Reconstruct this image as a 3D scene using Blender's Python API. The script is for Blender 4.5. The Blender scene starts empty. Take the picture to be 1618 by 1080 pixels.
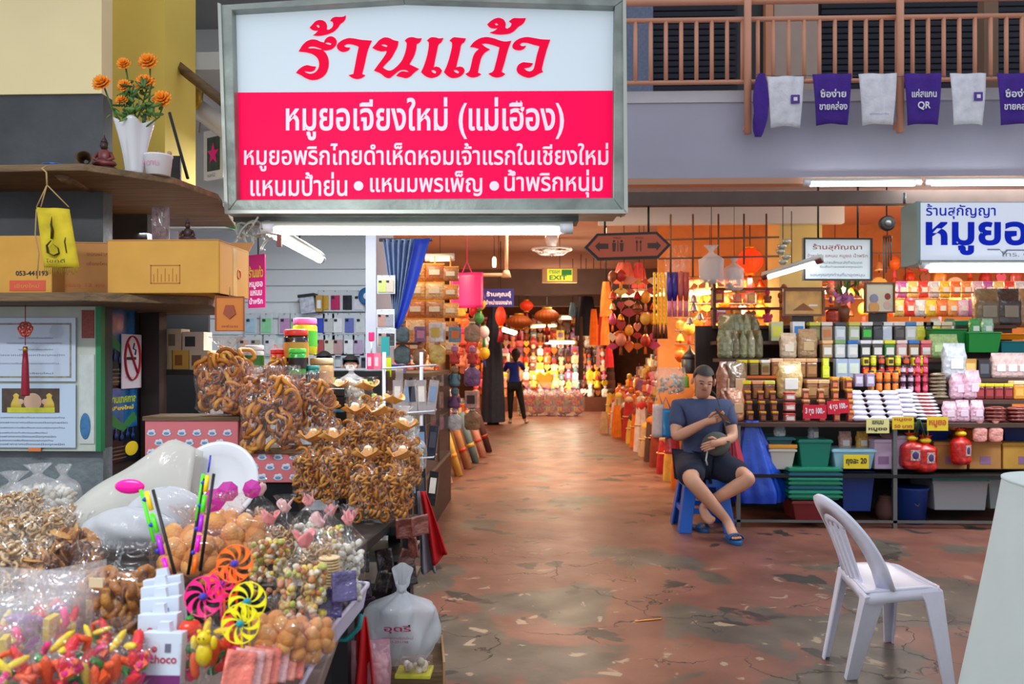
import bpy, math, random, colorsys
from mathutils import Vector, Matrix, Euler
sc = bpy.context.scene
COL = sc.collection
R = random.Random(7)
PI = math.pi
# ------------------------------------------------------------------ camera
TH = math.radians(1.87); CS, SN = math.cos(TH), math.sin(TH)
F = 1258.0; HZ = 565.0; EYE = 1.3
cam = bpy.data.cameras.new('camera'); camo = bpy.data.objects.new('camera', cam); COL.objects.link(camo)
camo.location = (0, 0, EYE); camo.rotation_euler = (PI/2, 0, TH)
cam.sensor_width = 36; cam.lens = 36*F/1618; cam.shift_y = (HZ-540)/1618; cam.clip_end = 100
cam.dof.use_dof = True; cam.dof.focus_distance = 3.2; cam.dof.aperture_fstop = 5.0
sc.camera = camo
# ------------------------------------------------------------------ world, lights, exposure
w = bpy.data.worlds.new('overcast_sky'); sc.world = w; w.use_nodes = True
bg = w.node_tree.nodes['Background']; bg.inputs[0].default_value = (0.84, 0.90, 1.0, 1); bg.inputs[1].default_value = 0.70
sc.view_settings.view_transform = 'Standard'; sc.view_settings.look = 'None'
sc.view_settings.exposure = 0.35; sc.view_settings.gamma = 1; sc.view_settings.use_curve_mapping = False
sc.cycles.transparent_max_bounces = 40; sc.cycles.max_bounces = 8
sc.cycles.caustics_reflective = False; sc.cycles.caustics_refractive = False
sc.cycles.sample_clamp_indirect = 4
WARM = (1.0, 0.70, 0.40); WARM2 = (1.0, 0.74, 0.48); COOL = (0.92, 0.97, 1.0)
def area(loc, size, power, col, rot=(0, 0, 0), sy=None):
    l = bpy.data.lights.new('tube_light', 'AREA'); l.energy = power; l.color = col; l.shape = 'RECTANGLE'; l.size = size; l.size_y = sy or .08
    o = bpy.data.objects.new('tube_light', l); COL.objects.link(o); o.location = loc; o.rotation_euler = rot; return o
def bulb(loc, power, col, r=.12):
    l = bpy.data.lights.new('point_light', 'POINT'); l.energy = power; l.color = col; l.shadow_soft_size = r
    o = bpy.data.objects.new('point_light', l); COL.objects.link(o); o.location = loc; return o
def P(px, py, d):
    u = (px-809)/F*d
    return Vector((u*CS-d*SN, u*SN+d*CS, EYE-(py-HZ)/F*d))
def W(px, py, Y):
    return P(px, py, Y/(CS+(px-809)/F*SN))
def GR(px, py):
    v = P(px, py, EYE*F/(py-HZ)); v.z = 0; return v
def ON(px, py, z):          # the point of the horizontal plane z seen at a pixel
    return P(px, py, (EYE-z)*F/(py-HZ))
area((-1.0, 3.2, 1.80), 1.2, 17, COOL, (0, 0, TH))                 # tube under the big sign
area((-1.15, 4.3, 2.3), 1.1, 24, COOL, (0, 0, PI/2))              # tube inside the phone case shop
area((4.3, 5.55, 1.83), 1.3, 24, COOL, (0, 0, 0))                  # tubes under the right-hand sign
area((3.9, 6.15, 2.72), 2.2, 24, COOL, (0, 0, 0))                  # tube strip under the balcony
area((2.5, 6.0, 1.9), .7, 11, COOL, (0, 0, .4))
for x, y, z, p in ((1.9, 9.0, 2.2, 42), (3.0, 8.6, 2.15, 62), (4.6, 8.6, 2.1, 62), (2.1, 12.5, 2.3, 52), (1.0, 16.5, 2.3, 36), (0.2, 18.3, 2.2, 50), (-1.0, 17.8, 2.1, 50), (5.8, 8.5, 2.1, 48)):
    area((x, y, z), 1.2, p, WARM, sy=.25)
for x, y, z, p in ((-1.7, 8.2, 2.35, 34), (-1.6, 11.0, 2.3, 38), (0.3, 9.5, 2.85, 36), (0.3, 14, 2.85, 36), (.6, 7, 2.8, 18)):
    area((x, y, z), 1.2, p, WARM2, sy=.3)
area((-1.3, .55, 2.5), 1.2, 26, COOL, (.35, 0, 0))                  # unseen tube over the front counter, added for highlights on the bags
for x, y, z, p in ((.3, 8.6, 2.1, 14), (.4, 11.4, 2.1, 14), (-1.2, 7.6, 2.4, 8), (3.6, 7.6, 2.35, 16), (5.6, 7.6, 2.35, 14), (.3, 15, 2.3, 8)):
    bulb((x, y, z), p, (1, .80, .60), .15)  # point fills added to lighten the ceiling, no bulbs hang here
# ------------------------------------------------------------------ materials
def lin(c):
    if len(c) == 3 and max(c) > 1.001: c = [v/255 for v in c]
    return tuple((v/12.92 if v <= .04045 else ((v+.055)/1.055)**2.4) for v in c[:3])+(1,)
MATS = {}
def mat(name, col=None, rough=.5, metal=0, bump=0, bs=30, var=0, vs=6, emit=0, island=None, coat=0, spec=.5, stretch=None, trans=0):
    if name in MATS: return MATS[name]
    m = bpy.data.materials.new(name); m.use_nodes = True; nt = m.node_tree; N = nt.nodes; L = nt.links
    b = N['Principled BSDF']; b.inputs['Roughness'].default_value = rough; b.inputs['Metallic'].default_value = metal
    b.inputs['Coat Weight'].default_value = coat; b.inputs['Specular IOR Level'].default_value = spec
    tc = N.new('ShaderNodeTexCoord'); src = tc.outputs['Object']
    if stretch:
        mp = N.new('ShaderNodeMapping'); mp.inputs['Scale'].default_value = stretch; L.new(src, mp.inputs[0]); src = mp.outputs[0]
    if island:
        g = N.new('ShaderNodeNewGeometry'); cr = N.new('ShaderNodeValToRGB'); cr.color_ramp.interpolation = 'CONSTANT' if len(island) > 3 else 'LINEAR'
        el = cr.color_ramp.elements
        for i, c in enumerate(island):
            if i > 1: el.new(i/len(island))
            el[i].position = i/(len(island) if len(island) > 3 else len(island)-1 or 1); el[i].color = lin(c)
        L.new(g.outputs['Random Per Island'], cr.inputs[0]); base = cr.outputs[0]
    elif col is None:
        oi = N.new('ShaderNodeObjectInfo'); base = oi.outputs['Color']
    else:
        rgb = N.new('ShaderNodeRGB'); rgb.outputs[0].default_value = lin(col); base = rgb.outputs[0]
    if var:
        n = N.new('ShaderNodeTexNoise'); n.inputs['Scale'].default_value = vs; n.inputs['Detail'].default_value = 6; L.new(src, n.inputs['Vector'])
        mr = N.new('ShaderNodeMapRange'); mr.inputs[1].default_value = .3; mr.inputs[2].default_value = .7; mr.inputs[3].default_value = 1-var; mr.inputs[4].default_value = 1+var*.7
        L.new(n.outputs['Fac'], mr.inputs[0])
        mx = N.new('ShaderNodeVectorMath'); mx.operation = 'SCALE'; L.new(base, mx.inputs[0]); L.new(mr.outputs[0], mx.inputs['Scale']); base = mx.outputs[0]
    L.new(base, b.inputs['Base Color'])
    if trans: b.inputs['Transmission Weight'].default_value = trans
    if emit:
        L.new(base, b.inputs['Emission Color']); b.inputs['Emission Strength'].default_value = emit
    if bump:
        n = N.new('ShaderNodeTexNoise'); n.inputs['Scale'].default_value = bs; n.inputs['Detail'].default_value = 4; L.new(src, n.inputs['Vector'])
        bp = N.new('ShaderNodeBump'); bp.inputs['Strength'].default_value = bump; bp.inputs['Distance'].default_value = .02
        L.new(n.outputs['Fac'], bp.inputs['Height']); L.new(bp.outputs[0], b.inputs['Normal'])
    MATS[name] = m; return m
def film(name, tint=(1, 1, 1), gl=.45, haze=.012, bs=14, hazecol=(1, 1, 1)):
    m = bpy.data.materials.new(name); m.use_nodes = True; nt = m.node_tree; N = nt.nodes; L = nt.links; N.remove(N['Principled BSDF'])
    out = N['Material Output']; tr = N.new('ShaderNodeBsdfTransparent'); tr.inputs[0].default_value = lin(tint) if max(tint) > 1 else tint+(1,)
    g = N.new('ShaderNodeBsdfGlossy'); g.inputs['Roughness'].default_value = .14
    tc = N.new('ShaderNodeTexCoord'); mp = N.new('ShaderNodeMapping'); mp.inputs['Scale'].default_value = (1, 1, .45); L.new(tc.outputs['Object'], mp.inputs[0])
    n = N.new('ShaderNodeTexNoise'); n.inputs['Scale'].default_value = bs; n.inputs['Detail'].default_value = 3; n.inputs['Distortion'].default_value = 1.2; L.new(mp.outputs[0], n.inputs['Vector'])
    bp = N.new('ShaderNodeBump'); bp.inputs['Strength'].default_value = 1; bp.inputs['Distance'].default_value = .03; L.new(n.outputs['Fac'], bp.inputs['Height']); L.new(bp.outputs[0], g.inputs['Normal'])
    lw = N.new('ShaderNodeLayerWeight'); lw.inputs[0].default_value = .25
    pw = N.new('ShaderNodeMath'); pw.operation = 'POWER'; L.new(lw.outputs['Facing'], pw.inputs[0]); pw.inputs[1].default_value = 3
    n2 = N.new('ShaderNodeTexNoise'); n2.inputs['Scale'].default_value = bs*1.6; n2.inputs['Detail'].default_value = 2; n2.inputs['Distortion'].default_value = 2.2; L.new(mp.outputs[0], n2.inputs['Vector'])
    ab = N.new('ShaderNodeMath'); ab.operation = 'SUBTRACT'; L.new(n2.outputs['Fac'], ab.inputs[0]); ab.inputs[1].default_value = .5
    ab2 = N.new('ShaderNodeMath'); ab2.operation = 'ABSOLUTE'; L.new(ab.outputs[0], ab2.inputs[0])
    rd = N.new('ShaderNodeMapRange'); rd.interpolation_type = 'SMOOTHSTEP'; rd.inputs[1].default_value = .022; rd.inputs[2].default_value = .0; rd.inputs[3].default_value = 0; rd.inputs[4].default_value = gl*.9; L.new(ab2.outputs[0], rd.inputs[0])
    m1 = N.new('ShaderNodeMath'); m1.operation = 'MULTIPLY_ADD'; L.new(pw.outputs[0], m1.inputs[0]); m1.inputs[1].default_value = gl*.8; m1.inputs[2].default_value = .025
    mr = N.new('ShaderNodeMath'); mr.operation = 'ADD'; mr.use_clamp = True; L.new(m1.outputs[0], mr.inputs[0]); L.new(rd.outputs[0], mr.inputs[1])
    mx = N.new('ShaderNodeMixShader'); L.new(mr.outputs[0], mx.inputs[0]); L.new(tr.outputs[0], mx.inputs[1]); L.new(g.outputs[0], mx.inputs[2])
    df = N.new('ShaderNodeBsdfDiffuse'); df.inputs[0].default_value = lin(hazecol) if max(hazecol) > 1 else hazecol+(1,)
    m2 = N.new('ShaderNodeMixShader'); m2.inputs[0].default_value = haze; L.new(mx.outputs[0], m2.inputs[1]); L.new(df.outputs[0], m2.inputs[2]); L.new(m2.outputs[0], out.inputs[0])
    MATS[name] = m; return m
CLEAR = film('clear_film'); MILK = film('milky_film', haze=.16, gl=.6); PINKF = film('pinkish_film', (1, .93, .9), haze=.03, gl=.5)
WHITEBAG = film('white_carrier_film', haze=.55, gl=.45, bs=9, hazecol=(.74, .77, .82)); CREAMBAG = film('cream_carrier_film', haze=.7, gl=.35, bs=8, hazecol=(.70, .68, .62))
TINT = mat('tinted_plastic', rough=.38, var=.08, vs=20)
MATTE = mat('tinted_matte', rough=.8, var=.15, vs=15)
CLOTH = mat('tinted_cloth', rough=.9, var=.18, vs=12, bump=.3, bs=60)
GLOSSY = mat('tinted_gloss', rough=.16, coat=.4, var=.1, vs=30, bump=.25, bs=25)
POUCH = mat('tinted_foil', rough=.22, var=.28, vs=35, bump=.6, bs=40, coat=.5)
METAL = mat('tinted_metal', rough=.35, metal=.85, var=.1, vs=20)
ALU = mat('aluminium', (150, 158, 150), rough=.42, metal=.55, var=.3, vs=9, bump=.1)
STEEL = mat('dull_steel', (120, 122, 120), rough=.4, metal=.8, var=.15)
WOOD = mat('aged_wood', (112, 86, 56), rough=.65, var=.45, vs=4, bump=.3, bs=12, stretch=(1, 8, 8))
DARKWOOD = mat('dark_wood', (45, 30, 25), rough=.55, var=.3, vs=5, stretch=(6, 6, 1))
CARD = mat('corrugated_card', (206, 152, 62), rough=.75, var=.08, vs=10)
CARD2 = mat('brown_card', (186, 130, 70), rough=.8, var=.1, vs=10)
BLACK = mat('black_paint', (22, 22, 24), rough=.5, var=.2)
WHITE = mat('white_plastic', (232, 232, 236), rough=.35, var=.03)
TUBE = mat('lit_tube', (245, 252, 255), emit=9); TUBEW = mat('warm_lit_tube', (255, 214, 130), emit=7)
# ------------------------------------------------------------------ mesh builder
class MB:
    def __init__(s): s.v = []; s.f = []; s.sm = []
    def add(s, v, f, smooth=False, M=None):
        k = len(s.v)
        s.v += [tuple(M @ Vector(p)) if M is not None else tuple(p) for p in v]
        s.f += [tuple(i+k for i in q) for q in f]; s.sm += [smooth]*len(f); return s
    def box(s, x0, y0, z0, x1, y1, z1, M=None, tx=0, ty=0):      # tx, ty shrink the bottom
        v = [(x0+tx, y0+ty, z0), (x1-tx, y0+ty, z0), (x1-tx, y1-ty, z0), (x0+tx, y1-ty, z0), (x0, y0, z1), (x1, y0, z1), (x1, y1, z1), (x0, y1, z1)]
        return s.add(v, [(3, 2, 1, 0), (4, 5, 6, 7), (0, 1, 5, 4), (1, 2, 6, 5), (2, 3, 7, 6), (3, 0, 4, 7)], False, M)
    def cb(s, cx, cy, cz, sx, sy, sz, M=None): return s.box(cx-sx/2, cy-sy/2, cz-sz/2, cx+sx/2, cy+sy/2, cz+sz/2, M)
    def lathe(s, prof, n=16, M=None, sx=1, sy=1, smooth=True, cap=True):
        v = []; f = []
        for r, z in prof:
            for i in range(n): a = 2*PI*i/n; v.append((r*math.cos(a)*sx, r*math.sin(a)*sy, z))
        m = len(prof)
        for j in range(m-1):
            for i in range(n): f.append((j*n+i, j*n+(i+1) % n, (j+1)*n+(i+1) % n, (j+1)*n+i))
        s.add(v, f, smooth, M)
        if cap:
            k = len(s.v)-len(v)
            s.f += [tuple(k+i for i in reversed(range(n))), tuple(k+(m-1)*n+i for i in range(n))]; s.sm += [False]*2
        return s
    def sph(s, c, r, n=12, m=8, M=None):
        if not hasattr(r, '__len__'): r = (r, r, r)
        v = [(c[0], c[1], c[2]-r[2])]; f = []
        for j in range(1, m):
            t = PI*j/m-PI/2
            for i in range(n): a = 2*PI*i/n; v.append((c[0]+r[0]*math.cos(t)*math.cos(a), c[1]+r[1]*math.cos(t)*math.sin(a), c[2]+r[2]*math.sin(t)))
        v.append((c[0], c[1], c[2]+r[2])); e = len(v)-1
        for i in range(n):
            f.append((0, 1+(i+1) % n, 1+i)); f.append((e, e-n+i, e-n+(i+1) % n))
        for j in range(m-2):
            for i in range(n): a = 1+j*n; f.append((a+i, a+(i+1) % n, a+n+(i+1) % n, a+n+i))
        return s.add(v, f, True, M)
    def tube(s, pts, r, n=8, closed=False, flat=1.0, smooth=True):
        pts = [Vector(p) for p in pts]; m = len(pts); rs = r if hasattr(r, '__len__') else [r]*m
        v = []; f = []; up = None
        for i, p in enumerate(pts):
            a = pts[(i-1) % m] if (closed or i > 0) else p; b = pts[(i+1) % m] if (closed or i < m-1) else p
            t = (b-a).normalized() if (b-a).length > 1e-9 else Vector((0, 0, 1))
            if up is None: up = Vector((0, 0, 1)) if abs(t.z) < .9 else Vector((1, 0, 0))
            x = t.cross(up); x = x.normalized() if x.length > 1e-6 else Vector((1, 0, 0)); y = x.cross(t).normalized(); up = y
            for k in range(n):
                q = 2*PI*k/n; v.append(tuple(p+x*math.cos(q)*rs[i]+y*math.sin(q)*rs[i]*flat))
        for i in range(m if closed else m-1):
            j = (i+1) % m
            for k in range(n): f.append((i*n+k, i*n+(k+1) % n, j*n+(k+1) % n, j*n+k))
        if not closed: f += [tuple(reversed(range(n))), tuple((m-1)*n+k for k in range(n))]
        return s.add(v, f, smooth)
    def prism(s, pts, y0, y1, M=None, smooth=False):      # xz outline, extruded along y
        n = len(pts); v = [(x, y0, z) for x, z in pts]+[(x, y1, z) for x, z in pts]
        f = [tuple(range(n)), tuple(reversed(range(n, 2*n)))]+[(i, i+n, (i+1) % n+n, (i+1) % n) for i in range(n)]
        return s.add(v, f, smooth, M)
    def slab(s, pts, z0, z1, M=None):                      # xy outline, extruded along z
        n = len(pts); v = [(x, y, z0) for x, y in pts]+[(x, y, z1) for x, y in pts]
        f = [tuple(reversed(range(n))), tuple(range(n, 2*n))]+[(i, (i+1) % n, (i+1) % n+n, i+n) for i in range(n)]
        return s.add(v, f, False, M)
    def grid(s, fn, nu, nv, smooth=True, M=None):
        v = [fn(i/nu, j/nv) for j in range(nv+1) for i in range(nu+1)]
        f = [(j*(nu+1)+i, j*(nu+1)+i+1, (j+1)*(nu+1)+i+1, (j+1)*(nu+1)+i) for j in range(nv) for i in range(nu)]
        return s.add(v, f, smooth, M)
    def mesh(s, name, m):
        me = bpy.data.meshes.new(name); me.from_pydata(s.v, [], s.f); me.polygons.foreach_set('use_smooth', s.sm)
        if m: me.materials.append(m)
        me.update(); return me
    def obj(s, name, m, parent=None, color=None, loc=None, rz=0, bev=0, solid=0, rot=None):
        return mk(name, s.mesh(name, m), parent, color, loc, rz, bev, solid, rot)
def mk(name, me, parent=None, color=None, loc=None, rz=0, bev=0, solid=0, rot=None):
    o = bpy.data.objects.new(name, me); COL.objects.link(o)
    if parent: o.parent = parent
    if color is not None: o.color = lin(color)
    if loc is not None: o.location = loc
    o.rotation_euler = rot or (0, 0, rz)
    if solid: md = o.modifiers.new('s', 'SOLIDIFY'); md.thickness = solid; md.offset = 0
    if bev: md = o.modifiers.new('b', 'BEVEL'); md.width = bev; md.segments = 2; md.limit_method = 'ANGLE'
    return o
def tag(o, label, cat, group=None):
    o['label'] = label; o['category'] = cat
    if group: o['group'] = group
    return o
def thing(name, label, cat, loc=(0, 0, 0), rz=0, group=None, rot=None, scale=1):
    o = bpy.data.objects.new(name, None); COL.objects.link(o); o.location = loc; o.rotation_euler = rot or (0, 0, rz)
    o.empty_display_size = .05; o.scale = (scale,)*3
    return tag(o, label, cat, group)
def struct(o): o['kind'] = 'structure'; return o
def stuff(o): o['kind'] = 'stuff'; return o
KIDS = {}
def kids(o):
    return [c for c in COL.objects if c.parent == o]
def dup(root, loc, rz=0, label=None, group=None, colors=None, scale=None, rot=None, sc3=None):
    if root.name not in KIDS: KIDS[root.name] = [(c, kids(c)) for c in kids(root)]
    r = root.copy(); COL.objects.link(r); r.location = loc; r.rotation_euler = rot or (0, 0, rz)
    if scale: r.scale = (scale,)*3
    if sc3: r.scale = sc3
    if label: r['label'] = label
    if group: r['group'] = group
    if colors and 'self' in colors: r.color = lin(colors['self'])
    for c, gs in KIDS[root.name]:
        k = c.copy(); COL.objects.link(k); k.parent = r; b = c.name.split('.')[0]
        if colors and b in colors: k.color = lin(colors[b])
        for g in gs: h = g.copy(); COL.objects.link(h); h.parent = k
    return r
PROTOS = {}
def use(key, make, loc, rz=0, label=None, cat=None, group=None, colors=None, scale=1, rot=None, sc3=None):
    """first use moves the prototype itself, later uses copy it"""
    if key not in PROTOS:
        r = make(); PROTOS[key] = r; kids_ = [(c, kids(c)) for c in kids(r)]; KIDS[r.name] = kids_
        r.location = loc; r.rotation_euler = rot or (0, 0, rz); r.scale = sc3 or (scale,)*3
        if colors:
            if 'self' in colors: r.color = lin(colors['self'])
            for c, _ in kids_:
                b = c.name.split('.')[0]
                if b in colors: c.color = lin(colors[b])
    else: r = dup(PROTOS[key], loc, rz, colors=colors, scale=scale, rot=rot, sc3=sc3)
    r['label'] = label; r['category'] = cat
    if group: r['group'] = group
    elif 'group' in r: del r['group']
    return r
ORD = ['first', 'second', 'third', 'fourth', 'fifth', 'sixth', 'seventh', 'eighth', 'ninth', 'tenth', 'eleventh', 'twelfth', 'thirteenth', 'fourteenth', 'fifteenth', 'sixteenth', 'seventeenth', 'eighteenth', 'nineteenth', 'twentieth', 'twenty-first', 'twenty-second', 'twenty-third', 'twenty-fourth', 'twenty-fifth', 'twenty-sixth', 'twenty-seventh', 'twenty-eighth', 'twenty-ninth', 'thirtieth']
DG = None
def txt(body, cx, cz, width, m, parent, y=-.002, height=None, off=0, shear=0, name='lettering', spacing=1, rot=None, color=None, align=None):
    """lettering fitted to a width and centred at (cx, cz) of its parent's xz plane, facing -y"""
    c = bpy.data.curves.new('lettering', 'FONT'); c.body = body; c.offset = off; c.shear = shear; c.space_character = spacing; c.resolution_u = 3
    t = bpy.data.objects.new('t', c); COL.objects.link(t)
    bpy.context.view_layer.update()
    me = bpy.data.meshes.new_from_object(t.evaluated_get(bpy.context.evaluated_depsgraph_get()))
    bpy.data.objects.remove(t); bpy.data.curves.remove(c)
    xs = [v.co.x for v in me.vertices]; ys = [v.co.y for v in me.vertices]
    if not xs: return None
    w0 = max(xs)-min(xs); h0 = max(ys)-min(ys); s = width/w0; sh = height/h0 if height else s
    mx, my = (max(xs)+min(xs))/2, (max(ys)+min(ys))/2
    for v in me.vertices: v.co = ((v.co.x-mx)*s, 0, (v.co.y-my)*sh)
    me.materials.clear(); me.materials.append(m)
    o = mk(name, me, parent, color=color, loc=(cx, y, cz)); 
    if rot: o.rotation_euler = rot
    return o
# ------------------------------------------------------------------ the setting
def floor_mat():
    m = bpy.data.materials.new('worn_painted_concrete'); m.use_nodes = True; nt = m.node_tree; N = nt.nodes; L = nt.links; b = N['Principled BSDF']
    tc = N.new('ShaderNodeTexCoord'); src = tc.outputs['Object']
    def noise(s, d, dist=0, ad=None):
        n = N.new('ShaderNodeTexNoise'); n.inputs['Scale'].default_value = s; n.inputs['Detail'].default_value = d; n.inputs['Distortion'].default_value = dist; L.new(src if ad is None else ad, n.inputs['Vector']); return n.outputs['Fac']
    def ramp(f, a, b_):
        r = N.new('ShaderNodeMapRange'); r.interpolation_type = 'SMOOTHSTEP'; r.inputs[1].default_value = a; r.inputs[2].default_value = b_; L.new(f, r.inputs[0]); return r.outputs[0]
    def mix(f, a, b_):
        x = N.new('ShaderNodeMix'); x.data_type = 'RGBA'; L.new(f, x.inputs[0])
        for v, k in ((a, 6), (b_, 7)):
            if isinstance(v, tuple): x.inputs[k].default_value = lin(v)
            else: L.new(v, x.inputs[k])
        return x.outputs[2]
    def math_(op, a, b_):
        x = N.new('ShaderNodeMath'); x.operation = op
        for v, k in ((a, 0), (b_, 1)):
            if isinstance(v, (int, float)): x.inputs[k].default_value = v
            else: L.new(v, x.inputs[k])
        return x.outputs[0]
    red = mix(ramp(noise(2.5, 6), .35, .7), (106, 64, 52), (132, 84, 68))
    grey = mix(ramp(noise(4, 8), .3, .7), (70, 64, 56), (98, 88, 76))
    sep = N.new('ShaderNodeSeparateXYZ'); L.new(src, sep.inputs[0])
    # the paint is worn through to concrete mostly near the entrance (small y)
    near = ramp(sep.outputs[1], 6.6, 3.6)
    patch = math_('ADD', noise(1.1, 12, .4), math_('MULTIPLY', math_('SUBTRACT', near, 1.0), .13))
    c = mix(ramp(patch, .465, .50), red, grey)
    c = mix(ramp(noise(3.1, 10, .6), .615, .64), c, (48, 44, 40))
    pale = math_('MULTIPLY', ramp(noise(8, 12, .6), .635, .68), near)
    c = mix(pale, c, (160, 138, 114))
    vo = N.new('ShaderNodeTexVoronoi'); vo.feature = 'DISTANCE_TO_EDGE'; vo.inputs['Scale'].default_value = 1.7
    ns = N.new('ShaderNodeTexNoise'); ns.inputs['Scale'].default_value = 3; ns.inputs['Detail'].default_value = 5; L.new(src, ns.inputs['Vector'])
    vm = N.new('ShaderNodeVectorMath'); vm.operation = 'MULTIPLY_ADD'; L.new(ns.outputs['Color'], vm.inputs[0]); vm.inputs[1].default_value = (.55, .55, .55); L.new(src, vm.inputs[2]); L.new(vm.outputs[0], vo.inputs['Vector'])
    crack = math_('MULTIPLY', ramp(vo.outputs['Distance'], .012, .003), math_('MULTIPLY', near, ramp(noise(1.3, 2), .47, .55)))
    c = mix(crack, c, (28, 24, 22))
    L.new(c, b.inputs['Base Color'])
    ro = N.new('ShaderNodeMapRange'); ro.inputs[3].default_value = .26; ro.inputs[4].default_value = .6; L.new(noise(3, 5), ro.inputs[0]); L.new(ro.outputs[0], b.inputs['Roughness'])
    bp = N.new('ShaderNodeBump'); bp.inputs['Strength'].default_value = .35; bp.inputs['Distance'].default_value = .02
    hgt = math_('SUBTRACT', math_('MULTIPLY', noise(9, 8), .4), crack); L.new(hgt, bp.inputs['Height']); L.new(bp.outputs[0], b.inputs['Normal'])
    return m
struct(MB().box(-8, -2, -.1, 12, 24, 0).obj('floor', floor_mat()))
PLASTER = mat('cream_plaster', (230, 212, 162), rough=.85, var=.06, vs=3)
LILAC = mat('lilac_grey_plaster', (176, 174, 190), rough=.85, var=.07, vs=1.6, bump=.1, bs=5)
PEACH = mat('peach_ceiling', (222, 182, 158), rough=.9, var=.06, vs=2)
GREYW = mat('grey_wall', (200, 200, 200), rough=.9, var=.05, vs=2)
YELLOW = mat('yellow_column_paint', (238, 206, 96), rough=.7, var=.06, vs=2)
BROWNB = mat('brown_beam_paint', (92, 74, 66), rough=.7, var=.15)
# corridor and shop shell
struct(MB().box(-8, 7.0, 3.0, 12, 22, 3.15).obj('ceiling', PEACH))
struct(MB().box(-8, 21.5, 0, 12, 21.7, 3.0).obj('wall_back', mat('brown_back_wall', (120, 84, 62), rough=.9, var=.2)))
struct(MB().box(-2.6, 7.4, 0, -2.5, 21.5, 3.0).obj('wall_left', PEACH))
struct(MB().box(8.4, 6.6, 0, 8.5, 21.5, 3.0).obj('wall_right', PEACH))
struct(MB().box(1.55, 10.3, 0, 8.4, 10.4, 3.0).obj('wall_back_right', mat('warm_back_wall', (216, 150, 90), rough=.9, var=.12)))
struct(MB().box(-2.6, 12.2, 2.27, 3.2, 12.5, 2.66).obj('trim_1', BROWNB))
struct(MB().box(-2.6, 16.2, 2.35, 3.2, 16.4, 3.0).obj('trim_2', BROWNB))
# balcony storey over the right-hand stalls
z0 = W(1300, 284, 6.6).z; z1 = W(1300, 146, 6.6).z
struct(MB().box(-.1, 6.6, z0, 9, 7.0, z1).obj('wall_front', LILAC))
struct(MB().box(-.1, 6.585, z1-.075, 9, 6.6, z1+.02).obj('trim_3', mat('pale_ledge_paint', (205, 202, 208), rough=.8, var=.05)))
struct(MB().box(-1.8, 6.25, W(1300, 322, 6.25).z, 9, 6.35, W(1300, 301, 6.25).z).obj('trim_4', BROWNB))
struct(MB().box(-.1, 6.5, z0-.05, 9, 6.62, z0).obj('trim_5', mat('peach_edge', (196, 150, 122), rough=.8)))
struct(MB().box(.6, 7.9, 2.62, 3.0, 7.99, 3.0).obj('trim_6', mat('white_beam_paint', (226, 226, 222), rough=.8)))
struct(MB().box(W(1222, 0, 8.2).x, 8.0, 0, W(1288, 0, 8.2).x, 8.4, 3.0).obj('trim_7', mat('cream_pillar_paint', (232, 206, 128), rough=.8, var=.05)))
# floor of the balcony and its shuttered wall behind
struct(MB().box(-.6, 7.0, z1-.2, 9, 9.2, z1).obj('trim_8', LILAC))
b = MB().box(-.8, 8.6, z1, 9, 8.7, 6.5); bw = struct(b.obj('wall_balcony', BLACK))
sm = MB().box(0, -.02, -.025, 1, .01, .02).mesh('slat', mat('dark_shutter', (40, 40, 50), rough=.45))
for a, c_ in ((1030, 1165), (1298, 1560), (1575, 1700)):
    x0, x1 = W(a, 0, 8.55).x, W(c_, 0, 8.55).x
    for k in range(26):
        o = mk('slat', sm, bw, loc=(x0, 8.56, z1+.05+k*.066)); o.scale = (x1-x0, 1, 1); o.rotation_euler = (.5, 0, 0)
MB().box(W(1210, 0, 8.5).x, 8.5, z1, W(1222, 0, 8.5).x, 8.6, 6.4).obj('door_post', mat('orange_post', (190, 125, 90), rough=.6), bw)
MB().box(W(1224, 0, 8.5).x, 8.52, z1, W(1294, 0, 8.5).x, 8.6, 6.4).obj('door_panel', mat('grey_door', (160, 138, 124), rough=.6, var=.05), bw)
MB().box(W(990, 0, 8.5).x, 8.5, z1, W(1032, 0, 8.5).x, 8.6, 6.4).obj('corrugated_panel', mat('blue_grey_sheet', (96, 104, 128), rough=.5, var=.2, vs=30), bw)
# railing
RP = mat('salmon_rail_paint', (214, 150, 120), rough=.45, var=.05)
rl = thing('balcony_railing', 'salmon painted metal railing with upright bars along the upper balcony', 'railing', (0, 6.5, 0))
def rz_(px, py): return W(px, py, 6.5).z
xl, xr = W(940, 0, 6.5).x, W(1720, 0, 6.5).x
for (y_, r_) in ((7, .028), (36, .020), (130, .018)):
    MB().tube([(xl, 0, rz_(1300, y_-7 if y_ != 130 else 128)), (xr, 0, rz_(1300, y_-7 if y_ != 130 else 128))], r_, 10).obj('rail', RP, rl)
zt, zb = rz_(1300, 29), rz_(1300, 128)
bm_ = MB().tube([(0, 0, zb), (0, 0, zt)], .0165, 8).mesh('baluster', RP)
k = 0; x = W(980, 0, 6.5).x
step = (W(1300, 0, 6.5).x-W(1275.6, 0, 6.5).x)
while x < xr: mk('baluster', bm_, rl, loc=(x, 0, 0)); x += step
for px in (1183, 1425, 1668):
    x = W(px, 0, 6.4).x
    MB().tube([(x, -.07, rz_(1300, 214)), (x, -.07, rz_(1300, -60))], .029, 10).obj('post', RP, rl)
    MB().cb(x, -.03, rz_(1300, 200), .03, .12, .05).obj('bracket', RP, rl)
x = W(1588, 0, 6.7).x
struct(MB().box(x-.06, 6.9, z1, x+.06, 7.0, 6).obj('trim_9', mat('olive_post', (120, 92, 70), rough=.6)))
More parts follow.
